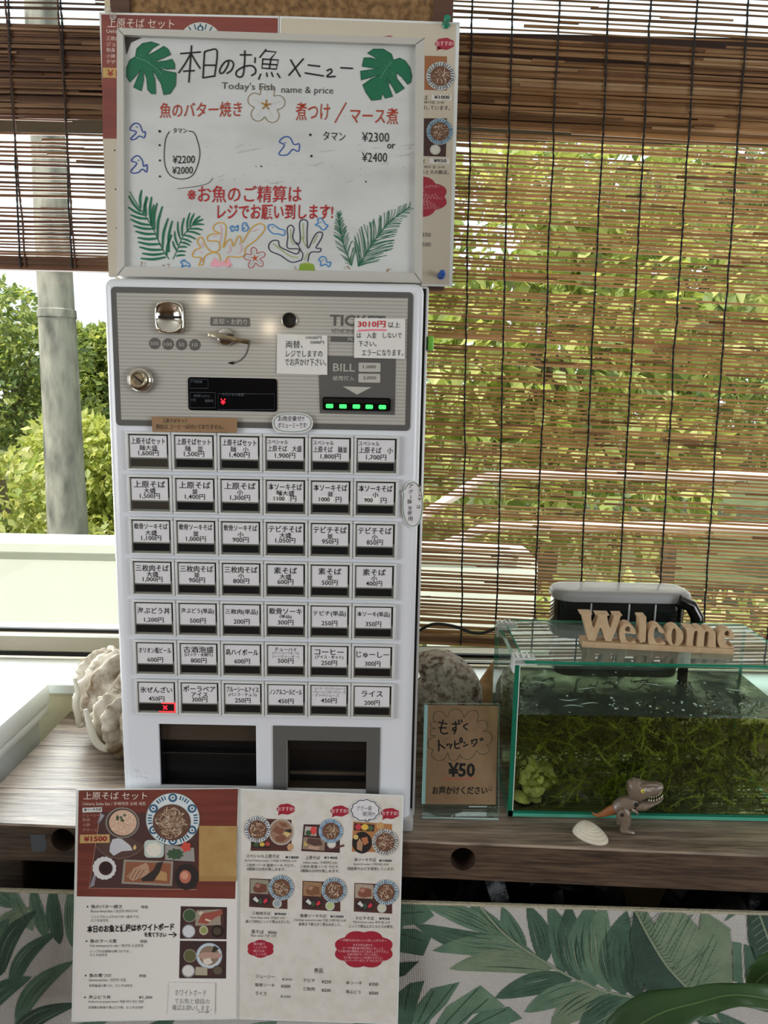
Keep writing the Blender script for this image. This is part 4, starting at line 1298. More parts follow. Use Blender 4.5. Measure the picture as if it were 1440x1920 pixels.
b.text(PP, '¥500', 784, 454, 24, 8, C_G, .0008)
b.build('page', po, False)

def pin(name, label, pl, px, py, c, glass, ax):
    o = pl.at(px, py)
    if glass:
        m = clear('pin_' + name, c, base=(230, 230, 225), amount=.25)
    else:
        m = mat('pin_' + name, c, .2, coat=.4)
    a_ = Vector(ax).normalized()
    b = MB().lathe([(.0062, .0), (.0068, .002), (.0050, .0035), (.0036, .006), (.0034, .012), (.0042, .0145), (.0056, .016), (.0058, .019), (.0045, .0205), (0, .021)], o, a_, m, 20)
    tag(b.build('push_pin', None, True, o), label, 'push pin', 'push pins in the menu poster')
pin('green', 'green push pin at the upper right corner of the menu poster', PP, 836, 47, (20, 128, 100), False, (.05, -1, .15))
pin('blue', 'blue push pin at the lower right corner of the menu poster', PP, 827, 517, (36, 88, 176), False, (.05, -1, .1))
pin('clear', 'clear push pin at the upper left corner of the menu poster', PP, 213, 32, (.93, .92, .88), True, (-.25, -1, .25))

# ------------------------------------------------------------------ folded laminated menu leaning on the front of the machine
mat('sheet_paper', (222, 220, 215), 0.38, coat=.3, bump=(30, .05))
mat('sheet_beige', (214, 210, 204), 0.38, coat=.3, var=((205, 200, 192), 60, .4, .7))
mat('photo_wood', (122, 62, 52), 0.38, coat=.3, var=((98, 48, 42), 26, .3, .75), stretch=(.3, 1, 5))
mat('tape_brown', (176, 144, 92), 0.5, var=((164, 130, 80), 60, .3, .7))
FP = PL((0, 0.999, .783), (1, 0, 0), (0, .052, .355))
fm = thing('folding_menu', 'open laminated folding menu hanging in front of the machine base and the table edge', 'menu', (-.2, .96, .43))
def L4(x, y): return (130 + x * .2292, 1470 + y * .2292)
def L5(x, y): return (130 + x * .2292, 1670 + y * .2292)
def L6(x, y): return (440 + x * .2292, 1470 + y * .2292)
def L7(x, y): return (440 + x * .2292, 1670 + y * .2292)
Z = .2292
def tx(b, pl, LX, s, x, y, w_, h, m=C_K, sl=.0, bold=0, off=.0008):
    p = LX(x, y)
    b.text(pl, s, p[0], p[1], w_ * Z, h * Z, m, off, sl, bold)
def pp(b, LX, pts, c, off):
    b.ppoly(FP, [LX(*p) for p in pts], ink(c) if isinstance(c, tuple) else c, off)
def dd(b, LX, cx, cy, rx, ry, c, off, n=26):
    p = LX(cx, cy)
    b.disc(FP, p[0], p[1], rx * Z, ry * Z, ink(c), off, n)
b = MB()
b.prism(FP, [FP.uv(*p) for p in ((143, 1480), (451, 1477.5), (446, 1911), (134, 1916))], -.0009, 0, 'laminate_edge')
b.ppoly(FP, [(147.5, 1481.5), (447, 1479), (443, 1907), (138, 1913)], 'sheet_paper', .0002)
pp(b, L4, [(78, 52), (1380, 38), (1357, 938), (62, 918)], 'photo_wood', .0004)
for y in (235, 540, 655):
    b.stroke(FP, [L4(75, y), L4(1370, y + 4)], .8, ink((88, 42, 38)), .0005, False, False)
pp(b, L4, [(255, 228), (1060, 240), (1040, 862), (162, 850)], (72, 46, 44), .0006)
b.stroke(FP, [L4(255, 228), L4(162, 850), L4(1040, 862)], 1.4, ink((172, 128, 108)), .0007, False, False)
pp(b, L4, [(255, 235), (290, 255), (238, 330), (232, 310)], (150, 150, 160), .0007)
pp(b, L4, [(215, 700), (225, 720), (205, 830), (165, 845)], (140, 136, 146), .0007)
# leaf plate with fish
pp(b, L4, [(215, 500), (330, 450), (480, 430), (612, 495), (560, 560), (430, 608), (300, 580)], (82, 60, 54), .0008)
b.stroke(FP, [L4(215, 505), L4(300, 580), L4(430, 606), L4(560, 560), L4(612, 497)], 1, ink((140, 112, 96)), .0009)
pp(b, L4, [(355, 450), (400, 440), (430, 445), (500, 500), (520, 540), (430, 548), (365, 585), (330, 550), (335, 500)], (196, 196, 202), .0010)
pp(b, L4, [(520, 520), (540, 490), (552, 520), (535, 538)], (206, 180, 120), .0010)
# big soba bowl
c = L4(848, 285)
b.disc(FP, c[0], c[1], 222 * Z, 216 * Z, ink((128, 128, 126)), .0010, 48)
b.disc(FP, c[0], c[1], 216 * Z, 210 * Z, ink((206, 214, 216)), .0011, 48)
for k in range(6):
    a0 = -PI / 2 + 2 * PI * k / 6
    for j in range(4):
        t = a0 + .34 + .12 * j
        b.stroke(FP, [(c[0] + 40 * math.cos(t), c[1] + 39 * math.sin(t)), (c[0] + 46.5 * math.cos(t), c[1] + 45.5 * math.sin(t))], 2.6, ink((62, 118, 146) if j % 2 else (34, 66, 92)), .0012, False, False)
    b.disc(FP, c[0] + 41.5 * math.cos(a0), c[1] + 40 * math.sin(a0), 8.5, 8.2, ink((48, 92, 124)), .0012, 18)
    b.disc(FP, c[0] + 42 * math.cos(a0), c[1] + 40.5 * math.sin(a0), 4.6, 4.4, ink((206, 214, 216)), .0013, 14)
    b.disc(FP, c[0] + 42 * math.cos(a0), c[1] + 40.5 * math.sin(a0), 1.8, 1.8, ink((24, 40, 60)), .0014, 10)
c2 = L4(840, 310)
b.disc(FP, c2[0], c2[1], 155 * Z, 148 * Z, ink((92, 62, 50)), .0015, 36)
noodles(b, FP, c2[0], c2[1], 34, 32.5, .0017, 150, NOOD, .9, 5)
# rice bowl
c = L4(436, 314)
b.disc(FP, c[0], c[1], 32, 29, ink((128, 120, 112)), .0010, 36)
b.disc(FP, c[0], c[1], 28.5, 26, ink((58, 42, 38)), .0011, 36)
b.disc(FP, c[0] + 1, c[1], 26, 24, ink((206, 172, 150)), .0012, 30)
r = random.Random(3)
for k in range(70):
    t, a_ = math.sqrt(r.random()) * .92, r.uniform(0, 2 * PI)
    b.disc(FP, c[0] + 1 + 25 * t * math.cos(a_), c[1] + 23 * t * math.sin(a_), r.uniform(.8, 2), r.uniform(.7, 1.4), ink(r.choice([(226, 206, 190), (214, 164, 132), (190, 132, 104), (232, 218, 206)])), .00125 + k * .000002, 7)
for k in range(7):
    x, y = L4(425 + r.uniform(-40, 40), 270 + r.uniform(-28, 28))
    b.ppoly(FP, [(x - 3, y), (x, y - 3), (x + 3, y + 1), (x, y + 3)], ink((70, 96, 66)), .0016)
# small square bowl, garnish dish, sauce, pork, dark bowl
b.ppoly(FP, rrect(*[q for q in (L4(614, 0)[0], L4(776, 0)[0], L4(0, 456)[1], L4(0, 600)[1])], 8, 4), ink((186, 198, 192)), .0010)
blob(b, FP, *L4(692, 535), 15, 13, ink((222, 216, 204)), .0011)
pp(b, L4, [(785, 495), (1020, 520), (1028, 632), (785, 618)], (150, 146, 142), .0010)
blob(b, FP, *L4(868, 570), 17, 11, ink((58, 82, 58)), .0011, 30, 9, .3)
blob(b, FP, *L4(958, 510), 10, 10, ink((196, 76, 64)), .0016, 30, 5, .3)
blob(b, FP, *L4(289, 686), 22.5, 22, ink((214, 214, 216)), .0010, 48, 16, .06)
dd(b, L4, 300, 686, 57, 57, (62, 36, 36), .0012)
dd(b, L4, 300, 682, 44, 42, (40, 22, 24), .0013)
pp(b, L4, [(448, 615), (852, 630), (842, 832), (428, 812)], (148, 140, 130), .0010)
pp(b, L4, [(465, 632), (835, 645), (825, 815), (450, 796)], (140, 86, 62), .0011)
pp(b, L4, [(470, 755), (520, 690), (630, 640), (650, 665), (660, 730), (600, 760), (520, 790)], (176, 140, 116), .0012)
for k in range(4):
    b.stroke(FP, [L4(480 + 28 * k, 765 + k * 4), L4(520 + 32 * k, 690 - 10 * k + 12 * k)], 1.2, ink((112, 70, 56)), .0013)
pp(b, L4, [(590, 770), (690, 700), (720, 640), (770, 630), (740, 720), (690, 790), (600, 792)], (48, 40, 38), .0014)
pp(b, L4, [(705, 780), (730, 700), (800, 725), (800, 790)], (178, 140, 96), .0012)
c = L4(960, 757)
blob(b, FP, c[0], c[1], 23, 25, ink((40, 32, 32)), .0010, 40, 13, .05)
dd(b, L4, 950, 755, 48, 55, (176, 104, 86), .0012)
dd(b, L4, 945, 745, 30, 32, (206, 146, 122), .0013)
# printed title and tapes
tx(b, FP, L4, '上原そば セット', 118, 64, 520, 62, C_W, .0)
tx(b, FP, L4, 'Uehara Soba Set / 우에하라 소바 세트', 112, 144, 515, 30, C_W, .0)
pp(b, L4, [(110, 193), (270, 187), (270, 226), (110, 231)], (212, 212, 210), .0010)
tx(b, FP, L4, '本ソーキそば', 122, 196, 142, 24, C_K, -.03, .02, .0013)
for s, y, w_ in (('ジューシー', 240, 140), ('刺身', 277, 62), ('小鉢', 318, 62), ('デザート', 361, 120)):
    tx(b, FP, L4, s, 110, y, w_, 27, ink((190, 150, 138)))
pp(b, L4, [(90, 412), (332, 408), (334, 478), (88, 482)], (190, 156, 104), .0012)
tx(b, FP, L4, '¥1500', 122, 424, 190, 44, ink((140, 28, 34)), -.02, .03, .0015)
pp(b, L4, [(1063, 338), (1371, 340), (1366, 792), (1062, 790)], 'tape_brown', .0016)
pp(b, L4, [(1064, 748), (1367, 752), (1366, 792), (1062, 790)], (158, 124, 74), .0018)
# list
for y, s, en, d, pr in ((112, '魚のバター焼き', 'Butter-fried fish / 생선의 버터구이', ('ニンニクたっぷりのバター焼きです。', 'ミニそば付き'), '時価'), (394, '魚のマース煮', 'Fish simmered in salt / 생선의 소금조림', ('シンプルな塩味の煮つけです。', 'ミニそば付き'), '時価'),
                        (675, '魚の煮つけ', 'Simmered fish / 생선의 조림', ('甘辛醤油の煮つけ。ミニそば付き',), '時価'), (853, '海ぶどう丼', 'Seafood sea grapes bowl / 해물 바다 포도 덮밥', ('近海魚の刺身と海ぶどう丼、ミニそば付き',), '¥1,200')):
    xo = 180 - (y - 112) * .028
    p = L5(xo - 30, y + 17)
    b.disc(FP, p[0], p[1], 1.6, 1.6, C_K, .0008, 10)
    tx(b, FP, L5, s, xo, y, 36 * len(s), 32, C_K, 0, .004)
    tx(b, FP, L5, en, xo - 2, y + 40, 13.6 * len(en) if len(en) < 35 else 12.2 * len(en), 26, C_G)
    for k, q in enumerate(d):
        tx(b, FP, L5, q, xo - 2, y + 88 + 30 * k, 23.5 * len(q), 23, C_K)
    tx(b, FP, L5, pr, xo + 410, y + 6, 110 if pr[0] == '¥' else 54, 26, C_K)
tx(b, FP, L5, '本日のお魚と値段はホワイトボード', 148, 282, 710, 62, MK_BLACK, -.03, .03)
tx(b, FP, L5, 'を見て下さい', 615, 338, 180, 38, MK_BLACK, .02, .03)
b.stroke(FP, [L5(815, 356), L5(875, 358)], 1.8, MK_BLACK, .0008)
b.stroke(FP, [L5(850, 338), L5(877, 358), L5(852, 378)], 1.8, MK_BLACK, .0008, False, False)
# two small photographs
pp(b, L5, [(912, 126), (1290, 134), (1286, 396), (905, 392)], (58, 38, 38), .0004)
pp(b, L5, [(945, 150), (1262, 152), (1262, 385), (940, 380)], (76, 48, 46), .0005)
pp(b, L5, [(1040, 160), (1235, 150), (1240, 280), (1030, 285)], (150, 140, 126), .0006)
pp(b, L5, [(1050, 260), (1090, 185), (1200, 165), (1250, 150), (1255, 190), (1190, 220), (1130, 270)], (150, 78, 66), .0007)
pp(b, L5, [(1055, 180), (1080, 165), (1100, 180), (1070, 200)], (206, 190, 170), .0008)
pp(b, L5, [(1115, 225), (1160, 240), (1155, 252), (1112, 240)], (214, 200, 180), .0008)
dd(b, L5, 985, 200, 55, 55, (150, 150, 140), .0008); dd(b, L5, 985, 200, 49, 49, (62, 84, 58), .0009)
dd(b, L5, 978, 330, 55, 56, (142, 142, 146), .0008); dd(b, L5, 978, 330, 48, 48, (206, 208, 214), .0009)
dd(b, L5, 1100, 322, 36, 38, (190, 186, 160), .0008); dd(b, L5, 1100, 322, 27, 28, (142, 146, 92), .0009)
dd(b, L5, 1212, 330, 52, 52, (32, 24, 24), .0008); dd(b, L5, 1210, 328, 34, 32, (74, 66, 50), .0009)
pp(b, L5, [(905, 408), (1286, 412), (1282, 718), (898, 715)], (58, 40, 40), .0004)
pp(b, L5, [(945, 470), (1250, 480), (1255, 700), (938, 695)], (72, 46, 44), .0005)
dd(b, L5, 1145, 530, 107, 105, (168, 184, 200), .0007, 36); dd(b, L5, 1145, 530, 96, 94, (198, 206, 210), .0008, 36); dd(b, L5, 1145, 528, 82, 80, (136, 116, 100), .0009, 36)
pp(b, L5, [(1050, 530), (1090, 500), (1160, 500), (1250, 510), (1235, 545), (1160, 555), (1090, 560)], (176, 142, 128), .0010)
pp(b, L5, [(1095, 560), (1150, 545), (1175, 585), (1130, 605), (1100, 590)], (214, 206, 196), .0011)
pp(b, L5, [(1165, 500), (1185, 445), (1225, 470), (1190, 500)], (46, 44, 40), .0011)
dd(b, L5, 988, 530, 54, 54, (140, 136, 124), .0008); dd(b, L5, 988, 530, 47, 47, (92, 92, 58), .0009)
dd(b, L5, 975, 655, 55, 54, (140, 138, 138), .0008); dd(b, L5, 975, 652, 47, 45, (210, 208, 206), .0009)
pp(b, L5, [(1035, 620), (1130, 625), (1130, 690), (1030, 688)], (168, 160, 140), .0008)
dd(b, L5, 1218, 655, 48, 46, (60, 46, 40), .0008); dd(b, L5, 1214, 650, 36, 33, (96, 84, 70), .0009)
b.build('page', fm, False)

# right page
b = MB()
b.prism(FP, [FP.uv(*p) for p in ((447, 1478), (757, 1491.5), (746, 1921), (446.5, 1911))], -.0009, 0, 'laminate_edge')
b.ppoly(FP, [(453, 1482), (753, 1494), (743, 1919), (448, 1908)], 'sheet_beige', .0002)
b.stroke(FP, [(449, 1479), (446, 1911)], 1.2, ink((170, 166, 158)), .0012, False, False)
for cx, cy in ((420, 204), (860, 220), (1272, 240)):
    p = L6(cx, cy)
    bubble_red(b, FP, p[0], p[1], 17.5, 10.5, .0006)
RD, BR = (78, 46, 42), (150, 98, 66)
def food(b, LX, pts, c, off):
    pp(b, LX, pts, c, off)
# 1 special set
pp(b, L6, [(150, 278), (465, 292), (465, 548), (130, 545)], RD, .0004)
pp(b, L6, [(130, 478), (290, 478), (290, 525), (150, 520)], (44, 36, 32), .0005)
blob(b, FP, *L6(175, 495), 5, 4, ink((62, 84, 56)), .0006); blob(b, FP, *L6(225, 492), 5, 4, ink((206, 176, 80)), .0006); blob(b, FP, *L6(270, 490), 4.5, 4, ink((176, 70, 66)), .0006)
blob(b, FP, *L6(455, 515), 6, 7, ink((190, 150, 110)), .0006)
p = L6(382, 390); b.disc(FP, p[0], p[1], 23.5, 25, ink((178, 170, 160)), .0006, 36); b.disc(FP, p[0], p[1], 20.5, 22, ink((150, 118, 96)), .0007, 32)
for q in ([(305, 380), (340, 340), (410, 370), (380, 420)], [(330, 430), (400, 415), (430, 440), (390, 475), (340, 470)], [(360, 310), (420, 320), (440, 350), (390, 350)]):
    pp(b, L6, q, (126, 82, 64), .0008)
pp(b, L6, [(395, 400), (425, 385), (462, 405), (430, 432)], (206, 180, 120), .0009)
pp(b, L6, [(405, 375), (465, 365), (465, 395), (430, 395)], (50, 44, 40), .0009)
soba(b, FP, *L6(188, 368), 25, .0010, 34, 1, (206, 208, 208), (40, 50, 84), .8)
# 2 uehara soba
pp(b, L6, [(565, 328), (860, 335), (860, 562), (545, 548)], (64, 40, 42), .0004)
pp(b, L6, [(578, 345), (672, 352), (668, 425), (570, 415)], (176, 170, 162), .0005)
blob(b, FP, *L6(605, 398), 6, 5, ink((58, 84, 58)), .0006); blob(b, FP, *L6(645, 380), 6, 8, ink((206, 72, 72)), .0006)
pp(b, L6, [(562, 432), (742, 448), (735, 545), (555, 530)], (142, 120, 104), .0005)
pp(b, L6, [(600, 440), (700, 450), (720, 500), (650, 505), (590, 480)], (86, 60, 54), .0006)
pp(b, L6, [(570, 460), (600, 500), (570, 510)], (196, 170, 100), .0007); pp(b, L6, [(610, 500), (700, 515), (680, 540), (600, 525)], (184, 150, 130), .0007)
pp(b, L6, [(755, 530), (895, 492), (897, 510), (760, 542)], (96, 52, 50), .0006)
dd(b, L6, 793, 490, 37, 34, (196, 190, 176), .0008); dd(b, L6, 793, 488, 28, 24, (214, 212, 206), .0009)
soba(b, FP, *L6(787, 382), 23, .0010, 34, 2, (170, 192, 206), (46, 88, 140), .8)
# 3 sparerib
pp(b, L6, [(970, 305), (1288, 328), (1285, 560), (958, 552)], (172, 116, 72), .0004)
pp(b, L6, [(978, 318), (1145, 332), (1140, 388), (975, 378)], (52, 40, 36), .0005)
blob(b, FP, *L6(1012, 350), 6, 6, ink((188, 60, 72)), .0006); blob(b, FP, *L6(1065, 352), 7, 6, ink((214, 180, 76)), .0006); blob(b, FP, *L6(1112, 360), 5, 5, ink((72, 96, 62)), .0006)
dd(b, L6, 1190, 340, 32, 28, (190, 150, 96), .0006)
p = L6(1042, 478); b.disc(FP, p[0], p[1], 18.5, 20.5, ink((34, 30, 28)), .0006, 30)
pp(b, L6, [(1000, 480), (1020, 440), (1050, 480), (1040, 550), (1000, 530)], (166, 128, 100), .0007); pp(b, L6, [(1035, 440), (1085, 430), (1095, 480), (1060, 500)], (176, 110, 76), .0007); dd(b, L6, 992, 432, 20, 20, (206, 180, 110), .0008)
soba(b, FP, *L6(1231, 473), 25, .0010, 34, 3, (198, 196, 192), (48, 46, 56), .8)
# 4-6 second row
for (dx, dy, sd, m1, m2) in ((0, 0, 4, (142, 138, 122), (112, 66, 54)), (432, 20, 5, (150, 118, 88), (122, 84, 62)), (856, 38, 6, (162, 148, 132), (128, 78, 62))):
    T = lambda x, y: L6(x + dx, y + dy)
    pp(b, T, [(124, 770), (300, 778), (432, 940), (432, 1022), (118, 1004)], RD, .0004)
    pp(b, T, [(130, 776), (280, 786), (275, 900), (128, 892)], m1, .0005)
    pp(b, T, [(150, 850), (180, 805), (260, 820), (265, 880), (200, 890), (160, 880)], m2, .0006)
    pp(b, T, [(165, 835), (185, 812), (215, 820), (195, 850)], tuple(min(255, q + 45) for q in m2), .0007)
    p = T(208, 950); b.disc(FP, p[0], p[1], 19.5, 11, ink((56, 40, 42)), .0006, 28)
    pp(b, T, [(148, 940), (170, 918), (198, 950), (185, 968)], (206, 206, 202), .0007)
    pp(b, T, [(190, 960), (215, 930), (228, 965), (205, 985)], (58, 84, 60), .0008)
    pp(b, T, [(232, 960), (258, 930), (272, 955), (245, 975)], (206, 54, 68), .0008)
    dd(b, T, 348, 975, 38, 38, (190, 194, 190), .0008); dd(b, T, 348, 975, 28, 27, ((150, 160, 166), (176, 190, 130), (196, 198, 176))[sd - 4], .0009)
    p = T(382, 845); soba(b, FP, p[0], p[1], 24, .0010, 36, sd, (176, 192, 200), (44, 80, 110), .8)
# captions
def cap(LX, s, x, y, w_, h, en, ex, ey, ew, lines, pr, px0, py0, pw):
    tx(b, FP, LX, s, x, y, w_, h, C_K, .01, .004)
    tx(b, FP, LX, en, ex, ey, ew, 25, C_G, .02)
    for q, lx, ly, lw in lines:
        tx(b, FP, LX, q, lx, ly, lw, 27, C_K, .01)
    pp(b, LX, [(px0 - 10, py0 - 8), (px0 + pw + 22, py0 - 4), (px0 + pw + 20, py0 + 32), (px0 - 12, py0 + 28)], (216, 214, 210), .0006)
    tx(b, FP, LX, pr, px0 + 8, py0, pw, 23, MK_BLACK, .02, .02, .0009)
cap(L6, 'スペシャル上原そば', 95, 572, 272, 30, 'Special Uehara soba / 스페셜 우에하라 소바', 82, 610, 425, [('三枚肉 ソーキ 軟骨ソーキ テビチ、', 92, 648, 400), ('4種類のお肉が楽しめます。', 98, 680, 320)], '¥1800', 405, 585, 112)
cap(L6, '上原そば', 580, 585, 118, 30, 'Uehara soba / 우에하라 소바', 558, 626, 280, [('三枚肉 軟骨ソーキ テビチ、', 536, 660, 322), ('3種類のお肉が楽しめます。', 538, 694, 322)], '¥1400', 722, 588, 112)
cap(L6, '本ソーキそば', 978, 602, 178, 30, 'Sparerib soba/ 스페어립 소바', 972, 640, 288, [('国産豚カルビを使用しています。', 924, 676, 385)], '¥1000', 1172, 612, 106)
cap(L7, '三枚肉そば', 145, 168, 148, 29, 'Pork belly soba/ 삼겹살 소바', 133, 205, 278, [('豚バラ肉をじっくり煮込みました。', 92, 236, 365)], '¥900', 316, 176, 98)
cap(L7, '軟骨ソーキそば', 538, 188, 210, 29, 'Cartilage sparerib soba/ 연골 스페어립 소바', 484, 224, 428, [('軟骨まで柔らかく煮込みました。', 526, 258, 345)], '¥1000', 772, 196, 112)
cap(L7, 'テビチそば', 990, 208, 150, 29, 'Pig trotters soba/ 돼지 발 소바', 972, 242, 300, [('じっくり煮込んだとろとろの豚足。', 936, 275, 365)], '¥950', 1172, 214, 90)
tx(b, FP, L7, '素そば　¥500', 138, 316, 206, 32, C_K, .04, .002)
tx(b, FP, L7, 'Plain soba/ 기본 소바', 133, 350, 208, 25, C_G, .03)
p = L7(212, 474); blob(b, FP, p[0], p[1], 26, 17, 'print_red', .0006, 40, 6, .12)
for k, s in enumerate(('麺大盛り', '+１００円', '麺少なめ', '−１００円')):
    tx(b, FP, L7, s, 155, 420 + 29 * k, 92 + 12 * (k % 2), 22, ink((226, 172, 180)), .02)
p = L7(1056, 478); blob(b, FP, p[0], p[1], 57, 36, 'print_red', .0006, 40, 8, .12)
for s, y, w_ in (('〜沖縄そばのおいしい召し上がり方〜', 390, 380), ('まずは何も乗せず。', 430, 165), ('スープや麺本来の味を味わいましょう。', 455, 340), ('その後お肉や薬味を入れてお召し上がり下さい。', 480, 415), ('お肉の味がスープにしみ出し、', 506, 260), ('また違ったおいしさを味わえますよ。', 532, 320), ('こーれーぐーすーは少しずつお入れ下さい。', 556, 375)):
    tx(b, FP, L7, s, 1053 - w_ / 2, y, w_, 22, ink((230, 180, 186)), .015)
tx(b, FP, L7, '単品', 650, 630, 72, 34, C_K, .02, .002)
b.stroke(FP, [L7(650, 668), L7(724, 671)], .6, C_K, .0008)
for s, x, y, w_, pr, px_, t in (('ジューシー', 172, 682, 158, '¥300', 382, 1), ('軟骨ソーキ', 168, 752, 160, '¥300', 380, 0), ('ライス', 170, 822, 92, '¥200', 370, 1), ('テビチ', 562, 715, 96, '¥250', 712, 0), ('三枚肉', 558, 785, 98, '¥200', 710, 0), ('本ソーキ', 910, 735, 132, '¥350', 1098, 0), ('海ぶどう', 908, 808, 122, '¥500', 1098, 0)):
    tx(b, FP, L7, s, x, y, w_, 30, C_K, .03)
    if t:
        pp(b, L7, [(px_ - 20, y + 24), (px_ + 100, y + 30), (px_ + 98, y + 58), (px_ - 22, y + 52)], (214, 212, 208), .0006)
        tx(b, FP, L7, pr, px_ + 4, y + 30, 84, 20, C_K, .02, .0, .0009)
    else:
        tx(b, FP, L7, pr, px_, y + 14, 76, 27, C_K, .01)
b.build('page', fm, False)

def on_menu(name, label, cat, pts, m, draw, off=.0016):
    b = MB()
    b.prism(FP, [FP.uv(x, y) for x, y in pts], off - .0005, off, m)
    draw(b, off + .0003)
    o = FP.at(*pts[0])
    return tag(b.build(name, None, False, o), label, cat)
def dn(b, o):
    for s, x, y, w_, h in (('ホワイトボード', 868, 800, 255, 52), ('でお魚と値段の', 864, 872, 285, 46), ('確認お願いします。', 845, 925, 320, 46)):
        tx(b, FP, L5, s, x, y, w_, h, ink((96, 92, 92)), .02, -.012, o)
    b.stroke(FP, [L5(1055, 988), L5(1145, 984)], .9, ink((90, 88, 90)), o)
    b.stroke(FP, [L5(1120, 972), L5(1147, 984), L5(1122, 996)], .9, ink((90, 88, 90)), o, False, False)
on_menu('paper_note', 'white slip with faint pencil writing taped low on the left page of the folding menu', 'note', [L5(820, 745), L5(1195, 748), L5(1190, 1000), L5(808, 1008)], 'note_paper', dn)
def dc(b, o):
    q = []
    for k in range(66):
        a_ = 2 * PI * k / 66
        r_ = 1 + .09 * abs(math.sin(11 * a_ / 2))
        q.append((L6(1068, 212)[0] + 24.5 * r_ * math.cos(a_), L6(1068, 212)[1] + 18.5 * r_ * math.sin(a_)))
    b.stroke(FP, q, 1.3, MK_BLACK, o, True, False)
    b.ppoly(FP, [L6(1065, 280), L6(1105, 275), L6(1092, 310)], ink((214, 214, 217)), o)
    b.stroke(FP, [L6(1068, 284), L6(1090, 308), L6(1100, 280)], 1.1, MK_BLACK, o + .0002, False, False)
    tx(b, FP, L6, 'アグー豚', 1000, 175, 122, 40, MK_BLACK, 0, -.01, o)
    tx(b, FP, L6, '使用!!', 1045, 220, 100, 40, MK_BLACK, .02, -.01, o)
c = L6(1068, 212)
on_menu('cloud_sticker', 'white cloud-shaped sticker with black writing on the right page of the folding menu', 'sticker', [(c[0] + 28.5 * math.cos(2 * PI * k / 30), c[1] + 22 * math.sin(2 * PI * k / 30)) for k in range(30)], 'card_white', dc, .0014)
# ------------------------------------------------------------------ heavy wooden table
def wood(name, c1, c2, c3, rough, seed):
    m = bpy.data.materials.new(name)
    m.use_nodes = True
    nt = m.node_tree
    bs = nt.nodes['Principled BSDF']
    bs.inputs['Roughness'].default_value = rough
    tc = nt.nodes.new('ShaderNodeTexCoord')
    mp = nt.nodes.new('ShaderNodeMapping')
    mp.inputs['Location'].default_value = (seed, seed * .7, seed * .3)
    mp.inputs['Scale'].default_value = (1.2, 22, 22)
    nt.links.new(tc.outputs['Object'], mp.inputs[0])
    n = nt.nodes.new('ShaderNodeTexNoise')
    n.inputs['Scale'].default_value = 3.2
    n.inputs['Detail'].default_value = 8
    n.inputs['Roughness'].default_value = .65
    n.inputs['Distortion'].default_value = .6
    nt.links.new(mp.outputs[0], n.inputs['Vector'])
    mp2 = nt.nodes.new('ShaderNodeMapping')
    mp2.inputs['Scale'].default_value = (6, 90, 90)
    nt.links.new(tc.outputs['Object'], mp2.inputs[0])
    n2 = nt.nodes.new('ShaderNodeTexNoise')
    n2.inputs['Scale'].default_value = 3
    n2.inputs['Detail'].default_value = 6
    nt.links.new(mp2.outputs[0], n2.inputs['Vector'])
    mm = nt.nodes.new('ShaderNodeMath')
    mm.operation = 'MULTIPLY_ADD'
    mm.inputs[1].default_value = .5
    nt.links.new(n2.outputs['Fac'], mm.inputs[0])
    m3 = nt.nodes.new('ShaderNodeMath')
    m3.operation = 'MULTIPLY'
    m3.inputs[1].default_value = .62
    nt.links.new(n.outputs['Fac'], m3.inputs[0])
    nt.links.new(m3.outputs[0], mm.inputs[2])
    r = nt.nodes.new('ShaderNodeValToRGB')
    e = r.color_ramp.elements
    e[0].position, e[0].color = .42, rgb(c1)
    e[1].position, e[1].color = .67, rgb(c3)
    k = e.new(.54)
    k.color = rgb(c2)
    nt.links.new(mm.outputs[0], r.inputs[0])
    nt.links.new(r.outputs[0], bs.inputs['Base Color'])
    bn = nt.nodes.new('ShaderNodeBump')
    bn.inputs['Strength'].default_value = .35
    bn.inputs['Distance'].default_value = .004
    nt.links.new(mm.outputs[0], bn.inputs['Height'])
    nt.links.new(bn.outputs[0], bs.inputs['Normal'])
    MATS[name] = m
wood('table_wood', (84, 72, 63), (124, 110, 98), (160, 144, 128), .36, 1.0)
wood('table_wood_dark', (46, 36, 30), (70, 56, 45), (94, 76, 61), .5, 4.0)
mat('patch_grey', (84, 90, 98), .7)
mat('hole_dark', (52, 34, 24), .7)
mat('hole_end', (26, 18, 14), .8)
TZ, TB = .72, .662
fl, fr = Vector((-.62, 1.0212, 0)), Vector((1.35, .945, 0))
ud = (fr - fl).normalized()
TP = PL((fl.x, fl.y, TZ), ud, (0, 0, 1))
def fy(x):
    return fl.y + (x - fl.x) * (fr.y - fl.y) / (fr.x - fl.x)
tb = thing('table', 'long thick dark-stained wooden table under the window carrying the ticket machine and the fish tank', 'table', (.35, 1.2, 0))
b = MB()
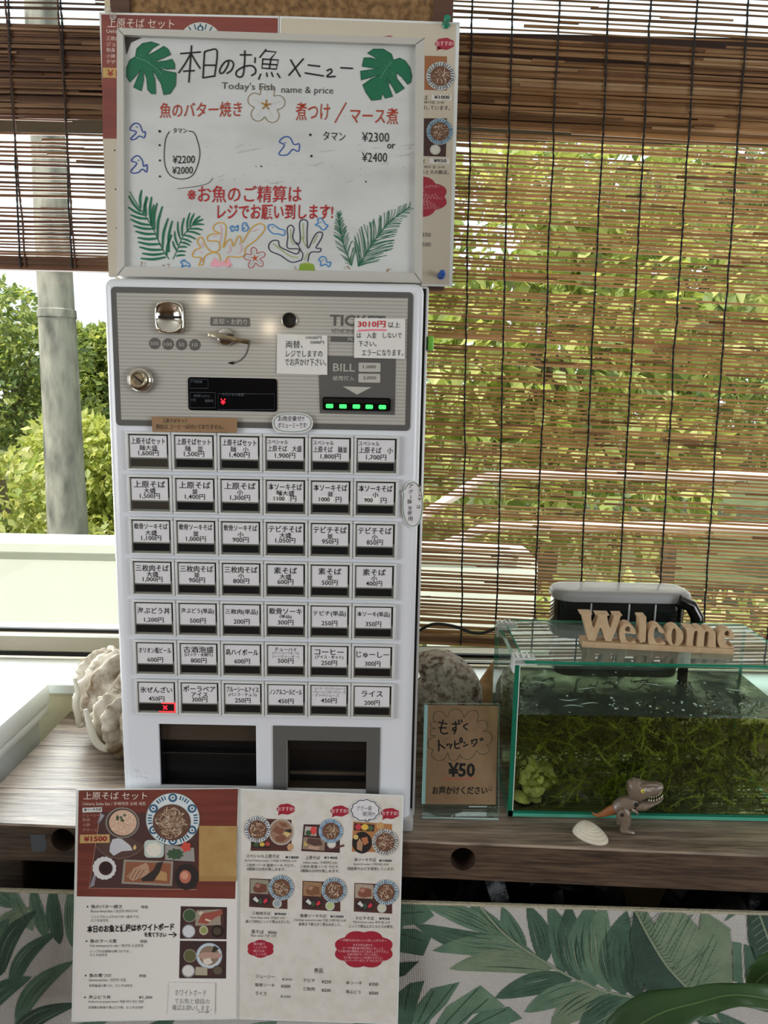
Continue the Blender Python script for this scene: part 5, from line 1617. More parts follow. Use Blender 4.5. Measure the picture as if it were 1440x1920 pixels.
# boards of the top, front board with the bolt pockets
yb = 1.408
seams = [1.118, 1.262]
def quadtop(y0f, y1f, m):
    b.poly([(-.62, y0f(-.62), TZ), (1.35, y0f(1.35), TZ), (1.35, y1f(1.35), TZ), (-.62, y1f(-.62), TZ)], m)
g = .0007
quadtop(lambda x: fy(x) + .0025, lambda x: seams[0] - g, 'table_wood')
quadtop(lambda x: seams[0] + g, lambda x: seams[1] - g, 'table_wood')
quadtop(lambda x: seams[1] + g, lambda x: yb, 'table_wood')
b.poly([(-.62, seams[0] - .002, TZ - .003), (1.35, seams[0] - .002, TZ - .003), (1.35, seams[1] + .002, TZ - .003), (-.62, seams[1] + .002, TZ - .003)], 'dark_gap')
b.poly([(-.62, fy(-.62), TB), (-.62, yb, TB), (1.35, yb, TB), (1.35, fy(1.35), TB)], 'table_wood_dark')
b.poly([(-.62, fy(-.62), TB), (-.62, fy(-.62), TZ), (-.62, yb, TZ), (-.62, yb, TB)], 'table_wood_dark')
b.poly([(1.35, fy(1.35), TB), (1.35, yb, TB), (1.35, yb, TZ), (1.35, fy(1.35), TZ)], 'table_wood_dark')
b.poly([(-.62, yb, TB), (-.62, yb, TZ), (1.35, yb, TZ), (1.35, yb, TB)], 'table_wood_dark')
# chamfer
b.poly([TP.p(0, -.0025), TP.p((fr - fl).length, -.0025), (1.35, fy(1.35) + .0025, TZ), (-.62, fy(-.62) + .0025, TZ)], 'table_wood')
# front face with three round bolt pockets
holes = []
for px, py in ((118, 1575), (868, 1611)):
    u, v = TP.uv(px, py)
    holes.append((u, v))
holes.append((holes[1][0] + .52, holes[1][1]))
r0 = .0182
L, Hh = (fr - fl).length, TZ - TB
prev = 0
for u, v in holes:
    a0, a1 = u - .026, u + .026
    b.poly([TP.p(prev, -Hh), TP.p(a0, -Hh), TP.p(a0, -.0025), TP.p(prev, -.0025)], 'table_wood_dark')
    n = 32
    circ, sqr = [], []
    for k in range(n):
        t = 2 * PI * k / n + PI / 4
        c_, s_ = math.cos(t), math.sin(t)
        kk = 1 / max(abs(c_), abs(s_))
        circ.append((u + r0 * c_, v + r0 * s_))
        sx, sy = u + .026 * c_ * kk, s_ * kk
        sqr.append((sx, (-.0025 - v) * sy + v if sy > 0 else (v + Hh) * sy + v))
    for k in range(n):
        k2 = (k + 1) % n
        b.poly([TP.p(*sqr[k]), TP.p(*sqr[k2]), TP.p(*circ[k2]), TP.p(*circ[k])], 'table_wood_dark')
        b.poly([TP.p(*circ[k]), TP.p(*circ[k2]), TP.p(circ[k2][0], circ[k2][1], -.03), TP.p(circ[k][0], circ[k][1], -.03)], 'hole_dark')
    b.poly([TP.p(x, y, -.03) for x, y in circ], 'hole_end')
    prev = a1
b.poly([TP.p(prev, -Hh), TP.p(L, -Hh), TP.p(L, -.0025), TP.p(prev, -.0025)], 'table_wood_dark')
b.ppoly(TP, [(57, 1565), (86, 1564), (84, 1570), (88, 1577), (87, 1592), (82, 1597), (60, 1596)], 'patch_grey', .0004)
b.build('tabletop', tb, False)
for x, y in ((-.60, 1.06), (1.28, 1.02), (-.60, 1.34), (1.28, 1.34)):
    MB().box(x, x + .045, y, y + .05, 0, TB, 'table_wood_dark', .003).build('leg', tb, False)

MB().box(-.598, -.582, 1.11, 1.34, 0.0, TB, 'table_wood_dark').build('blocking_panel', tb, False)  # panel added to keep the gap left of the folding menu dark
# black bags under the table; the right one is added to darken the gap
mat('bag_black', (8, 9, 10), .3, spec=.4, bump=(18, .5))
mat('bag_print', (70, 72, 76), .4)
r = random.Random(5)
for k, (cx, cy, cz, rx, ry, rz, lab) in enumerate(((.24, 1.20, .30, .24, .13, .318, 'big black plastic bag under the table right of the folding menu'), (.74, 1.21, .30, .23, .12, .315, 'wide black plastic bag under the right end of the table'), (-.355, 1.22, .30, .17, .12, .318, 'black plastic bag under the left end of the table'))):
    bmx = bmesh.new()
    bmesh.ops.create_icosphere(bmx, subdivisions=4, radius=1)
    for v in bmx.verts:
        d = v.co.normalized()
        k_ = 1 + .10 * math.sin(9 * d.x + 3 * d.z + k) * math.cos(7 * d.y - 5 * d.z) + .05 * math.sin(23 * d.x * d.z + 11 * d.y)
        v.co = Vector((cx + rx * d.x * k_, cy + ry * d.y * k_, max(.001, cz + rz * d.z * k_)))
    tag(MB().bm(bmx, 'bag_black').build('plastic_bag', None, True, (cx, cy, 0)), lab, 'bag')

# ------------------------------------------------------------------ leaf-print fabric screen below the table edge
def fabric_mat(name, c, c2, sc):
    m = mat(name, c, .85, var=(c2, sc, .3, .75), detail=3)
    nt = m.node_tree
    tc = nt.nodes.new('ShaderNodeTexCoord')
    bs = nt.nodes['Principled BSDF']
    ws = []
    for rot in (0, PI / 2):
        mp = nt.nodes.new('ShaderNodeMapping')
        mp.inputs['Rotation'].default_value = (0, rot, 0)
        nt.links.new(tc.outputs['Object'], mp.inputs[0])
        wv = nt.nodes.new('ShaderNodeTexWave')
        wv.inputs['Scale'].default_value = 115
        wv.inputs['Distortion'].default_value = 1.6
        wv.inputs['Detail Scale'].default_value = 2
        nt.links.new(mp.outputs[0], wv.inputs['Vector'])
        ws.append(wv)
    ad = nt.nodes.new('ShaderNodeMath')
    ad.operation = 'ADD'
    nt.links.new(ws[0].outputs['Fac'], ad.inputs[0])
    nt.links.new(ws[1].outputs['Fac'], ad.inputs[1])
    bn = nt.nodes.new('ShaderNodeBump')
    bn.inputs['Strength'].default_value = .5
    bn.inputs['Distance'].default_value = .0012
    nt.links.new(ad.outputs[0], bn.inputs['Height'])
    nt.links.new(bn.outputs[0], bs.inputs['Normal'])
    return m
fabric_mat('fabric_white', (196, 194, 190), (184, 182, 178), 6)
GL = []
for i, (c, c2) in enumerate((((96, 128, 106), (70, 102, 82)), ((76, 108, 88), (54, 82, 66)), ((112, 140, 116), (86, 118, 96)), ((60, 86, 72), (44, 66, 56)), ((128, 146, 120), (98, 122, 96)))):
    GL.append(fabric_mat('fabric_green%d' % i, c, c2, 30))
fabric_mat('fabric_vein', (142, 156, 132), (124, 140, 116), 20)
fabric_mat('fabric_streak', (52, 78, 64), (46, 70, 58), 20)
p0, p1 = hy(0, 1664, 1.004), hy(1440, 1703, .985)
fu = Vector((1.0, (p1.y - p0.y) / (p1.x - p0.x), 0)).normalized()
GP = PL((p0.x, p0.y, .622), fu, (0, 0, 1))
sc_ = thing('fabric_screen', 'stretched white fabric screen printed with green jungle leaves under the table edge', 'screen', (0.1, 1.0, .02))
b = MB()
uL, uR = -.06, 1.75
b.pbox(GP, uL, uR, -.60, GP.uv(760, 1692)[1], -.005, 0, 'fabric_white', .004)
vtop = GP.uv(760, 1692)[1] - .003
def L8(x, y): return (740 + x * .4861, 1600 + y * .4861)
def clipv(pts):
    out = []
    n = len(pts)
    for i in range(n):
        p, q = pts[i], pts[(i + 1) % n]
        if p[1] <= vtop:
            out.append(p)
        if (p[1] <= vtop) != (q[1] <= vtop):
            t = (vtop - p[1]) / (q[1] - p[1])
            out.append((p[0] + t * (q[0] - p[0]), vtop))
    return out
def fpoly(uv, m, off):
    uv = clipv(uv)
    if len(uv) > 2:
        b.poly([GP.p(u, v, off) for u, v in uv], m)
LK = [0]
def leafshape(bs, tp, w_, m, off=.0006, bend=.08):
    """one printed leaflet from its root to its tip, with darker streaks"""
    LK[0] += 1
    off += .000012 * (LK[0] % 40)
    bu, tu = GP.uv(*bs), GP.uv(*tp)
    d = (tu[0] - bu[0], tu[1] - bu[1])
    l = math.hypot(*d)
    nx, ny = -d[1] / l, d[0] / l
    s = math.hypot(GP.uv(bs[0] + 1, bs[1])[0] - bu[0], GP.uv(bs[0] + 1, bs[1])[1] - bu[1])
    hw = w_ * s / 2
    def P(t, k):
        wv = hw * (math.sin(PI * min(1, t ** .8)) ** .75) * k
        c = bend * l * math.sin(PI * t)
        return (bu[0] + d[0] * t + nx * (wv + c), bu[1] + d[1] * t + ny * (wv + c))
    n = 12
    fpoly([P(i / n, 1) for i in range(n + 1)] + [P(i / n, -1) for i in range(n - 1, 0, -1)], m, off)
    rr_ = random.Random(LK[0])
    for k in (-.6, -.25, .15, .5):
        t0, t1 = rr_.uniform(.05, .25), rr_.uniform(.6, .9)
        th = rr_.uniform(.03, .09)
        q = [P(t0 + (t1 - t0) * i / 5, k) for i in range(6)] + [P(t0 + (t1 - t0) * i / 5, k + th * math.sin(PI * i / 5)) for i in range(5, -1, -1)]
        fpoly(q, 'fabric_streak' if rr_.random() < .6 else 'fabric_vein', off + .0004)
def fst(pts, w_, m, off):
    uv = [GP.uv(*q) for q in pts]
    cu_ = catmull(uv, 6)
    s = w_ * .00070 / 2
    for i in range(len(cu_) - 1):
        p, q = cu_[i], cu_[i + 1]
        d = (q[0] - p[0], q[1] - p[1])
        l = math.hypot(*d) or 1
        nx, ny = -d[1] / l * s, d[0] / l * s
        fpoly([(p[0] + nx, p[1] + ny), (q[0] + nx, q[1] + ny), (q[0] - nx, q[1] - ny), (p[0] - nx, p[1] - ny)], m, off)
# left blobs
for q, i in (([(20, 190), (120, 190), (152, 240), (110, 270), (20, 280)], 0), ([(20, 290), (80, 290), (142, 320), (110, 395), (20, 380)], 1), ([(20, 420), (95, 415), (40, 470), (10, 478)], 3),
             ([(10, 540), (60, 500), (115, 490), (80, 600), (60, 700), (10, 700)], 1), ([(70, 700), (75, 600), (140, 520), (252, 495), (200, 580), (140, 640), (110, 700)], 0), ([(130, 700), (200, 590), (330, 508), (375, 545), (425, 590), (300, 620), (230, 700)], 2), ([(230, 700), (330, 610), (440, 590), (492, 635), (420, 665), (380, 700)], 0)):
    fpoly([GP.uv(*L8(*p)) for p in q], GL[i], .0005)
for q in (((60, 500), (40, 600)), ((150, 530), (90, 650)), ((230, 505), (110, 660)), ((320, 520), (190, 660)), ((360, 560), (250, 655)), ((430, 600), (290, 670)), ((30, 310), (120, 340)), ((30, 230), (110, 225))):
    fst([L8(*p) for p in q], 2.2, 'fabric_streak', .0009)
for (q, w_, i, bd) in ((((500, 372), (415, 205)), 46, 0, .05), (((580, 422), (510, 195)), 52, 1, -.06), (((650, 462), (595, 195)), 58, 0, -.06), (((712, 492), (672, 195)), 66, 1, .05), (((772, 512), (755, 190)), 92, 0, .08), (((830, 532), (805, 190)), 74, 2, .08), (((884, 548), (895, 220)), 84, 1, .10), (((938, 556), (925, 380)), 56, 3, .06),
                       (((420, 310), (215, 195)), 46, 1, .04), (((450, 345), (290, 190)), 48, 0, .03), (((395, 305), (105, 190)), 52, 2, -.04), (((488, 362), (75, 272)), 62, 1, .06), (((545, 392), (145, 374)), 62, 2, -.08), (((612, 442), (210, 445)), 68, 4, -.09), (((685, 482), (385, 558)), 64, 1, -.06), (((752, 512), (500, 612)), 62, 2, -.05), (((815, 532), (600, 668)), 78, 4, -.05), (((895, 552), (710, 680)), 76, 1, -.05), (((960, 560), (800, 700)), 70, 0, -.05)):
    leafshape(L8(*q[0]), L8(*q[1]), w_ * .76, GL[i], .0006, bd)
fst([L8(*p) for p in ((330, 205), (430, 315), (560, 405), (700, 485), (830, 535), (985, 562))], 5, 'fabric_vein', .0018)
# banana leaf
fpoly([GP.uv(*L8(*p)) for p in ((922, 215), (955, 190), (1000, 275), (1042, 215), (1110, 218), (1175, 290), (1182, 215), (1220, 240), (1255, 262), (1292, 290), (1302, 500), (1250, 545), (1170, 560), (1060, 445), (985, 330))], GL[4], .0014)
fpoly([GP.uv(*L8(*p)) for p in ((922, 215), (905, 330), (925, 420), (918, 480), (962, 500), (970, 530), (1060, 540), (1170, 560), (1060, 445), (985, 330))], GL[3], .0015)
r = random.Random(2)
for k in range(26):
    t = k / 25
    x, y = 940 + 230 * t, 230 + 330 * t
    fst([L8(x, y), L8(x + r.uniform(80, 130), y - r.uniform(60, 260) * (1.1 - .3 * t))], r.uniform(.8, 2), GL[r.choice((0, 1, 2))], .0017)
    fst([L8(x, y), L8(x - r.uniform(30, 80) + 30 * t, y + r.uniform(20, 60) - 40 * t)], r.uniform(.8, 1.6), 'fabric_streak', .0017)
fst([L8(*p) for p in ((925, 215), (985, 330), (1060, 445), (1175, 562))], 5, 'fabric_vein', .0021)
for q, i in (([(1355, 190), (1500, 190), (1500, 440), (1440, 440), (1385, 405), (1362, 330)], 3), ([(1302, 338), (1335, 345), (1342, 505), (1306, 490)], 0), ([(1347, 348), (1382, 362), (1402, 450), (1352, 485)], 1), ([(1270, 262), (1310, 205), (1350, 212)], 0)):
    fpoly([GP.uv(*L8(*p)) for p in q], GL[i], .0010)
for k in range(9):
    fst([L8(1400 + 8 * k, 215 + 25 * k), L8(1368 + 6 * k, 240 + 26 * k)], 1.4, 'fabric_vein', .0013)
fst([L8(1395, 205), L8(1440, 330)], 4, 'fabric_vein', .0014)
for (q, w_, i) in ((((1400, 700), (1240, 610)), 60, 1), (((1300, 700), (1150, 600)), 56, 3), (((1180, 640), (1010, 560)), 40, 1), (((1250, 650), (1090, 560)), 40, 2), (((1200, 720), (1010, 620)), 56, 1)):
    leafshape(L8(*q[0]), L8(*q[1]), w_ * .5, GL[i], .0009)
# left end of the screen, beside the folding menu, and the part hidden behind it
for (q, w_, i, bd) in ((((30, 1700), (-20, 1650)), 34, 0, .1), (((62, 1745), (20, 1655)), 26, 2, .05), (((88, 1760), (62, 1655)), 26, 0, .04), (((112, 1770), (100, 1655)), 28, 1, .04), (((138, 1778), (134, 1655)), 26, 2, .02), (((160, 1790), (170, 1655)), 28, 0, -.02),
                       (((-10, 1740), (60, 1700)), 22, 4, .05), (((0, 1830), (70, 1705)), 34, 3, .12), (((20, 1860), (110, 1745)), 30, 1, .12), (((30, 1920), (140, 1800)), 34, 0, .1), (((-20, 1800), (20, 1720)), 28, 1, .1), (((10, 1960), (150, 1880)), 34, 3, .1), (((-30, 1900), (60, 1830)), 36, 1, .1), (((60, 1985), (200, 1915)), 36, 0, .06), (((240, 1990), (330, 1905)), 40, 1, .06), (((400, 1990), (520, 1915)), 44, 2, .06), (((600, 1995), (720, 1905)), 40, 0, .06), (((330, 1880), (180, 1700)), 44, 1, .06), (((480, 1880), (420, 1700)), 44, 0, .06), (((640, 1880), (600, 1700)), 44, 2, .06), (((700, 1860), (760, 1720)), 30, 0, .05)):
    leafshape(q[0], q[1], w_, GL[i], .0006, bd)
b.build('fabric_panel', sc_, False)
b = MB()
mat('fabric_edge', (176, 170, 146), .85, bump=(200, .5))
b.pbox(GP, uL - .002, uR + .002, vtop, vtop + .0035, -.006, .0012, 'fabric_edge', .0015)
b.build('top_binding', sc_, False)

# ------------------------------------------------------------------ fish tank
glass_c = clear('tank_glass', (.90, .96, .93), rough=0.01)
glass_d = clear('tank_glass_misty', (.86, .92, .90), rough=0.05, base=(178, 186, 182), amount=.16)
glass_e = mat('glass_edge', (24, 122, 96), .12, spec=.6, coat=.3, trans=((60, 180, 150), .35))
glass_el = mat('glass_edge_light', (96, 190, 164), .12, spec=.6, coat=.3, trans=((140, 220, 200), .35))
silicone = mat('silicone', (206, 212, 210), .35)
KX0, KX1, KY0, KY1, KZ0, KZ1 = .2005, .640, 1.0625, 1.268, .7215, .9665
tank = thing('fish_tank', 'frameless glass tank of sea grapes on the table right of the ticket machine', 'fish tank', ((KX0 + KX1) / 2, (KY0 + KY1) / 2, .72))
th = .006
def pane(name, x0, x1, y0, y1, z0, z1, m, flat):
    """glass sheet; its broad faces are clear, its cut edges green"""
    bmx = bmesh.new()
    bmesh.ops.create_cube(bmx, size=1)
    bb = MB()
    for f in bmx.faces:
        pts = [((x0 + x1) / 2 + v.co.x * (x1 - x0), (y0 + y1) / 2 + v.co.y * (y1 - y0), (z0 + z1) / 2 + v.co.z * (z1 - z0)) for v in f.verts]
        ax = max(range(3), key=lambda k: abs(f.normal[k]))
        bb.poly(pts, m if ax == flat else (glass_el if (f.normal.z < -.5) else glass_e))
    bmx.free()
    return bb.build(name, tank, False)
pane('front_pane', KX0, KX1, KY0, KY0 + th, KZ0, KZ1, glass_c, 1)
pane('back_pane', KX0, KX1, KY1 - th, KY1, KZ0, KZ1, glass_d, 1)
pane('side_pane', KX0, KX0 + th, KY0 + th, KY1 - th, KZ0, KZ1, glass_c, 0)
pane('side_pane', KX1 - th, KX1, KY0 + th, KY1 - th, KZ0, KZ1, glass_c, 0)
pane('bottom_pane', KX0 + th, KX1 - th, KY0 + th, KY1 - th, KZ0, KZ0 + th, glass_c, 2)
b = MB()
b.box(KX0, KX1, KY0 - .0006, KY0, KZ0, KZ0 + .0055, glass_el, 0)
b.box(KX0 - .0006, KX0 + th, KY0 - .0006, KY0, KZ0, KZ1, glass_e, 0)
b.box(KX0 + th, KX0 + th + .0012, KY0 - .0006, KY0, KZ0, KZ1, silicone, 0)
b.box(KX0, KX1, KY0 - .0006, KY0, KZ0 + .0055, KZ0 + .0095, glass_e, 0)
b.build('glass_edge', tank, False)
# water
wm = clear('tank_water', (.84, .83, .56), rough=0.0, ior=1.33)
wl = hy(980, 1341, KY0 + th).z
mat('water_side', (30, 40, 20), .2)
b = MB()
x0, x1, y0, y1 = KX0 + th + .0005, KX1 - th - .0005, KY0 + th + .0005, KY1 - th - .0005
n, m_ = 60, 28
vs, fs = [], []
r = random.Random(9)
for j in range(m_ + 1):
    for i in range(n + 1):
        x, y = x0 + (x1 - x0) * i / n, y0 + (y1 - y0) * j / m_
        edge = min(i, n - i, j, m_ - j)
        z = wl + (.0006 * math.sin(60 * x + 40 * y) + .0005 * math.sin(110 * x - 90 * y)) * min(1, edge / 2) + (.0012 if edge == 0 else 0)
        vs.append((x, y, z))
for j in range(m_):
    for i in range(n):
        k = j * (n + 1) + i
        fs.append((k, k + 1, k + n + 2, k + n + 1))
b.add(vs, fs, clear('tank_water_surface', (.55, .58, .50), ior=1.33, base=(70, 77, 74), amount=.8))
b.poly([(x0, y0, KZ0 + th), (x1, y0, KZ0 + th), (x1, y0, wl), (x0, y0, wl)], wm)
b.poly([(x0, y1, KZ0 + th), (x0, y0, KZ0 + th), (x0, y0, wl), (x0, y1, wl)], wm)
b.poly([(x1, y0, KZ0 + th), (x1, y1, KZ0 + th), (x1, y1, wl), (x1, y0, wl)], wm)
b.poly([(x1, y1, KZ0 + th), (x0, y1, KZ0 + th), (x0, y1, wl), (x1, y1, wl)], wm)
wobj = b.build('water', tank, True)
b = MB()
bub = mat('foam', (216, 220, 214), .25)
for k in range(70):
    if k < 40:
        x, y = r.uniform(.36, .60), r.gauss(1.105, .02)
    else:
        x, y = r.uniform(x0 + .01, x1 - .01), r.uniform(y0, y1)
    if not (y0 < y < y1):
        continue
    q = r.uniform(.0008, .0026)
    b.lathe([(q, 0), (q * .8, q * .45), (0, q * .6)], (x, y, wl + .0002), (0, 0, 1), bub, 8, False)
for k in range(7):
    x, y = r.uniform(.25, .58), r.uniform(1.09, 1.2)
    pts = [(x + .008 * j, y + .004 * math.sin(j + k), wl + .0009) for j in range(5)]
    b.tube(pts, [.0003, .0012, .0014, .0010, .0002], bub, 6, flat=.5)
b.build('foam_bubbles', tank)
# sea grapes: masses of fine strands, nobody could count them
for i, c in enumerate([(100, 108, 36), (124, 130, 48), (70, 78, 28), (160, 164, 84), (44, 52, 22)]):
    mat('weed%d' % i, c, .4, trans=((min(255, c[0] + 50), min(255, c[1] + 55), c[2] + 10), .4))
b = MB()
r = random.Random(31)
for k in range(900):
    X, Y, Zq = r.uniform(x0 + .004, x1 - .006), y0 + .004 + (y1 - y0 - .01) * r.random() ** 1.5, r.uniform(KZ0 + .012, wl - .012)
    if X < .262 and Zq < .80 and Y < 1.13 and r.random() < .8:
        continue
    d = Vector((r.gauss(0, 1), r.gauss(0, .5), r.gauss(0, .8))).normalized()
    pts = [Vector((X, Y, Zq))]
    for j in range(7):
        d = (d + Vector((r.gauss(0, .22), r.gauss(0, .15), r.gauss(0, .22)))).normalized()
        p = pts[-1] + d * r.uniform(.005, .011)
        p = Vector((min(max(p.x, x0 + .002), x1 - .002), min(max(p.y, y0 + .002), y1 - .002), min(max(p.z, KZ0 + .008), wl - .003)))
        pts.append(p)
    mt = 'weed%d' % min(4, max(0, int((3.2 if X < .32 else 2.2) * r.random() + (.9 if X < .32 else .2) * r.random() + (0 if X < .38 else r.choice((0, 2, 2))))))  # paler strands left, darker right: the tank's shading put into the colour
    b.tube(pts, [.0008] * 7 + [.0003], mt, 4, False)
    for j in range(1, 8):
        for q in range(8):
            t = r.random()
            o_ = pts[j - 1].lerp(pts[j], t)
            dd_ = Vector((r.gauss(0, 1), r.gauss(0, 1), r.gauss(0, 1))).normalized()
            s_ = dd_.cross(Vector((r.gauss(0, 1), r.gauss(0, 1), r.gauss(0, 1)))).normalized() * .0008
            Lq = r.uniform(.003, .0065)
            e = o_ + dd_ * Lq
            if x0 < e.x < x1 and y0 < e.y < y1 and KZ0 + .007 < e.z < wl:
                b.add([o_ - s_, o_ + s_, e + s_ * .5, e - s_ * .5], [(0, 1, 2, 3)], mt)
weed = b.build('sea_grape_seaweed', None, False, ((x0 + x1) / 2, (y0 + y1) / 2, KZ0 + .006))
tag(weed, 'tangled mass of olive green sea grape seaweed filling the water of the glass tank', 'seaweed', None, 'stuff')
mat('rock_pale', (232, 226, 184), .8, var=((150, 150, 96), 40, .4, .7), bump=(60, .5))
for (px, py, rx, rz, lab) in ((1002, 1455, .030, .026, 'pale rock low in the left of the tank, behind the glass'), (985, 1508, .026, .022, 'smaller pale rock on the tank floor under the other rock at the left')):
    q = hy(px, py, 1.11)
    bmx = bmesh.new()
    bmesh.ops.create_icosphere(bmx, subdivisions=3, radius=1)
    for v in bmx.verts:
        d = v.co.normalized()
        k_ = 1 + .14 * math.sin(5 * d.x + 2 * d.y + px) + .1 * math.sin(7 * d.z - 4 * d.x)
        v.co = Vector((max(q.x + rx * d.x * k_, KX0 + .008), q.y + .028 * d.y * k_, max(KZ0 + .0065, q.z + rz * d.z * k_)))
    tag(MB().bm(bmx, 'rock_pale').build('rock', None, True, (q.x, q.y, KZ0 + .006)), lab, 'rock')

# lid, clips
lidg = clear('lid_glass', (.84, .92, .88), rough=0.02, gain=1.0, base=(196, 204, 200), amount=.10)
LZ = .9725
b = MB()
bmx = bmesh.new()
bmesh.ops.create_cube(bmx, size=1)
lx0, lx1, ly0, ly1 = .2145, .632, 1.059, 1.262
for f in bmx.faces:
    pts = [((lx0 + lx1) / 2 + v.co.x * (lx1 - lx0), (ly0 + ly1) / 2 + v.co.y * (ly1 - ly0), LZ + v.co.z * .004) for v in f.verts]
    b.poly(pts, lidg if abs(f.normal.z) > .5 else glass_e)
bmx.free()
tag(b.build('tank_lid', None, False, ((lx0 + lx1) / 2, 1.16, LZ - .002)), 'loose sheet of green-edged glass lying on top of the fish tank', 'lid')
clipm = clear('clip_plastic', (.95, .96, .96), rough=.08, base=(226, 230, 230), amount=.5)
for y, lab in ((1.072, 'clear plastic lid clip at the front left corner of the tank'), (1.235, 'clear plastic lid clip at the back left corner of the tank')):
    b = MB()
    b.box(KX0 - .004, KX0 - .001, y - .012, y + .012, KZ1 - .012, KZ1 + .012, clipm, .0008)
    b.box(KX0 - .004, KX0 + .030, y - .012, y + .012, KZ1 + .0085, KZ1 + .0115, clipm, .0008)
    b.box(KX0 - .004, KX0 + .032, y - .012, y + .012, KZ1 + .0005, KZ1 + .0030, clipm, .0006)
    for k in range(3):
        b.box(KX0 + .002 + .008 * k, KX0 + .005 + .008 * k, y - .011, y + .011, KZ1 + .0115, KZ1 + .0135, silicone, .0006)
    tag(b.build('lid_clip', None, False, (KX0, y, KZ1)), lab, 'clip', 'clips holding the tank lid')

# ------------------------------------------------------------------ hang-on filter behind the tank
mat('filter_lid', (148, 150, 152), .3, coat=.3)
mat('filter_black', (10, 10, 12), .12, spec=.6)
mat('filter_smoke', (22, 22, 24), .08, spec=.6)
mat('filter_tube', (172, 176, 176), .25)
fx0, fx1, fz = .309, .556, 1.0195
ft = thing('aquarium_filter', 'black hang-on aquarium filter with a grey lid behind the fish tank', 'filter', ((fx0 + fx1) / 2, 1.33, .86))
HP = PL((0, 0, 0), (1, 0, 0), (0, 1, 0))
b = MB()
rings = []
for z, ins, rd in ((fz - .020, .003, .03), (fz - .018, 0, .033), (fz - .010, 0, .033), (fz - .004, .003, .030), (fz - .001, .008, .026), (fz, .016, .02)):
    rings.append([(x, y, z) for x, y in rrect(fx0 + ins, fx1 + .004 - ins, 1.286 + ins, 1.372 - ins, rd, 6)])
b.rings(rings, 'filter_lid')
b.build('filter_cover', ft)
b = MB()
rings = []
for z, ins in ((.86, .02), (.88, .008), (fz - .02, .004)):
    rings.append([(x, y, z) for x, y in rrect(fx0 + .002 + ins * .4, fx1 - .004 - ins * .4, 1.290 + ins * .2, 1.368, .028, 6)])
b.rings(rings, 'filter_smoke')
for x in (.372, .440, .487):
    b.box(x, x + .0025, 1.288, 1.292, .90, fz - .021, 'filter_tube', .0006)
b.build('body', ft)
b = MB()
b.tube([(fx1 - .03, 1.285, fz - .012), (fx1 - .008, 1.283, fz - .020), (fx1 + .004, 1.281, fz - .040), (fx1 + .006, 1.281, .955), (fx1 + .006, 1.281, .925)], .0115, 'filter_black', 14)
b.build('elbow_pipe', ft)
b = MB()
b.tube([(.530, 1.2495, .90), (.530, 1.2495, .9695)], .0105, 'filter_tube', 16)
b.tube([(.530, 1.2495, .80), (.530, 1.2495, .90)], .0085, 'filter_black', 12)
b.build('intake_tube', ft)
# power cord running along the blind
pts = [hy(x, y, 1.435) for x, y in ((770, 1195), (790, 1180), (815, 1170), (850, 1174), (885, 1186), (905, 1187), (930, 1178), (962, 1163), (988, 1172))] + [Vector((.30, 1.40, .93)), Vector((.33, 1.365, .90))]
mat('cable_black', (22, 22, 24), .4)
tag(MB().tube(catmull([tuple(p) for p in pts], 5), .0032, 'cable_black', 8).build('power_cord', None, True, pts[0]), 'black power cord looping along the bottom of the long blind to the filter', 'cord')

# ------------------------------------------------------------------ Welcome sign standing on the tank lid
mat('mdf', (190, 164, 130), .75, var=((178, 150, 116), 60, .35, .7), bump=(200, .08))
q0, q1 = hz(1090, 1212, LZ + .002), hz(1375, 1226, LZ + .002)
VP_ = PL((q0.x, q0.y, LZ + .002), (q1.x - q0.x, q1.y - q0.y, 0), (0, 0, 1))
def A_(x, y): return (1075 + x / 9, 1130 + y / 9)
def B_(x, y): return (1225 + x / 9, 1130 + y / 9)
def slab(name, loops, d0, d1, m, parent):
    cu = bpy.data.curves.new('outline', 'CURVE')
    cu.dimensions = '2D'
    cu.fill_mode = 'BOTH'
    cu.extrude = abs(d1 - d0) / 2
    for lp in loops:
        sp = cu.splines.new('POLY')
        sp.points.add(len(lp) - 1)
        for k, (x, y) in enumerate(lp):
            sp.points[k].co = (x, y, 0, 1)
        sp.use_cyclic_u = True
    ob = bpy.data.objects.new('outline', cu)
    me = ob.to_mesh()
    mid = (d0 + d1) / 2
    vs = [VP_.p(v.co.x, v.co.y, mid + v.co.z) for v in me.vertices]
    fs = [tuple(p.vertices) for p in me.polygons]
    ob.to_mesh_clear()
    bpy.data.objects.remove(ob)
    bpy.data.curves.remove(cu)
    return MB().add(vs, fs, m).build(name, parent, False)
ws = thing('welcome_sign', 'wooden cut-out Welcome sign standing on the glass lid of the fish tank', 'sign', (.43, 1.125, LZ + .002))
SW = 3
def UV(f, pts, sm=0):
    p = [VP_.uv(*f(*q)) for q in pts]
    return catmull(p, sm, True) if sm else p
DEP = -.024
slab('letter', [UV(A_, [(108, 185), (322, 190), (290, 212), (306, 300), (322, 385), (350, 430), (400, 330), (425, 250), (420, 212), (375, 205), (612, 212), (570, 225), (585, 340), (625, 430), (670, 320), (700, 232), (670, 215), (832, 217), (800, 228), (735, 430), (640, 655), (545, 650), (472, 430), (448, 430), (365, 650), (258, 640), (205, 420), (150, 210)])], DEP, 0, 'mdf', ws)
slab('letter', [UV(A_, [(1050, 528), (960, 524), (880, 518), (880, 580), (900, 640), (960, 668), (1010, 655), (1045, 640), (1045, 690), (960, 735), (850, 720), (800, 650), (780, 540), (795, 440), (840, 385), (900, 362), (980, 385), (1040, 450)], SW), UV(A_, [(880, 482), (880, 425), (920, 400), (962, 430), (960, 492)], 2)], DEP, 0, 'mdf', ws)
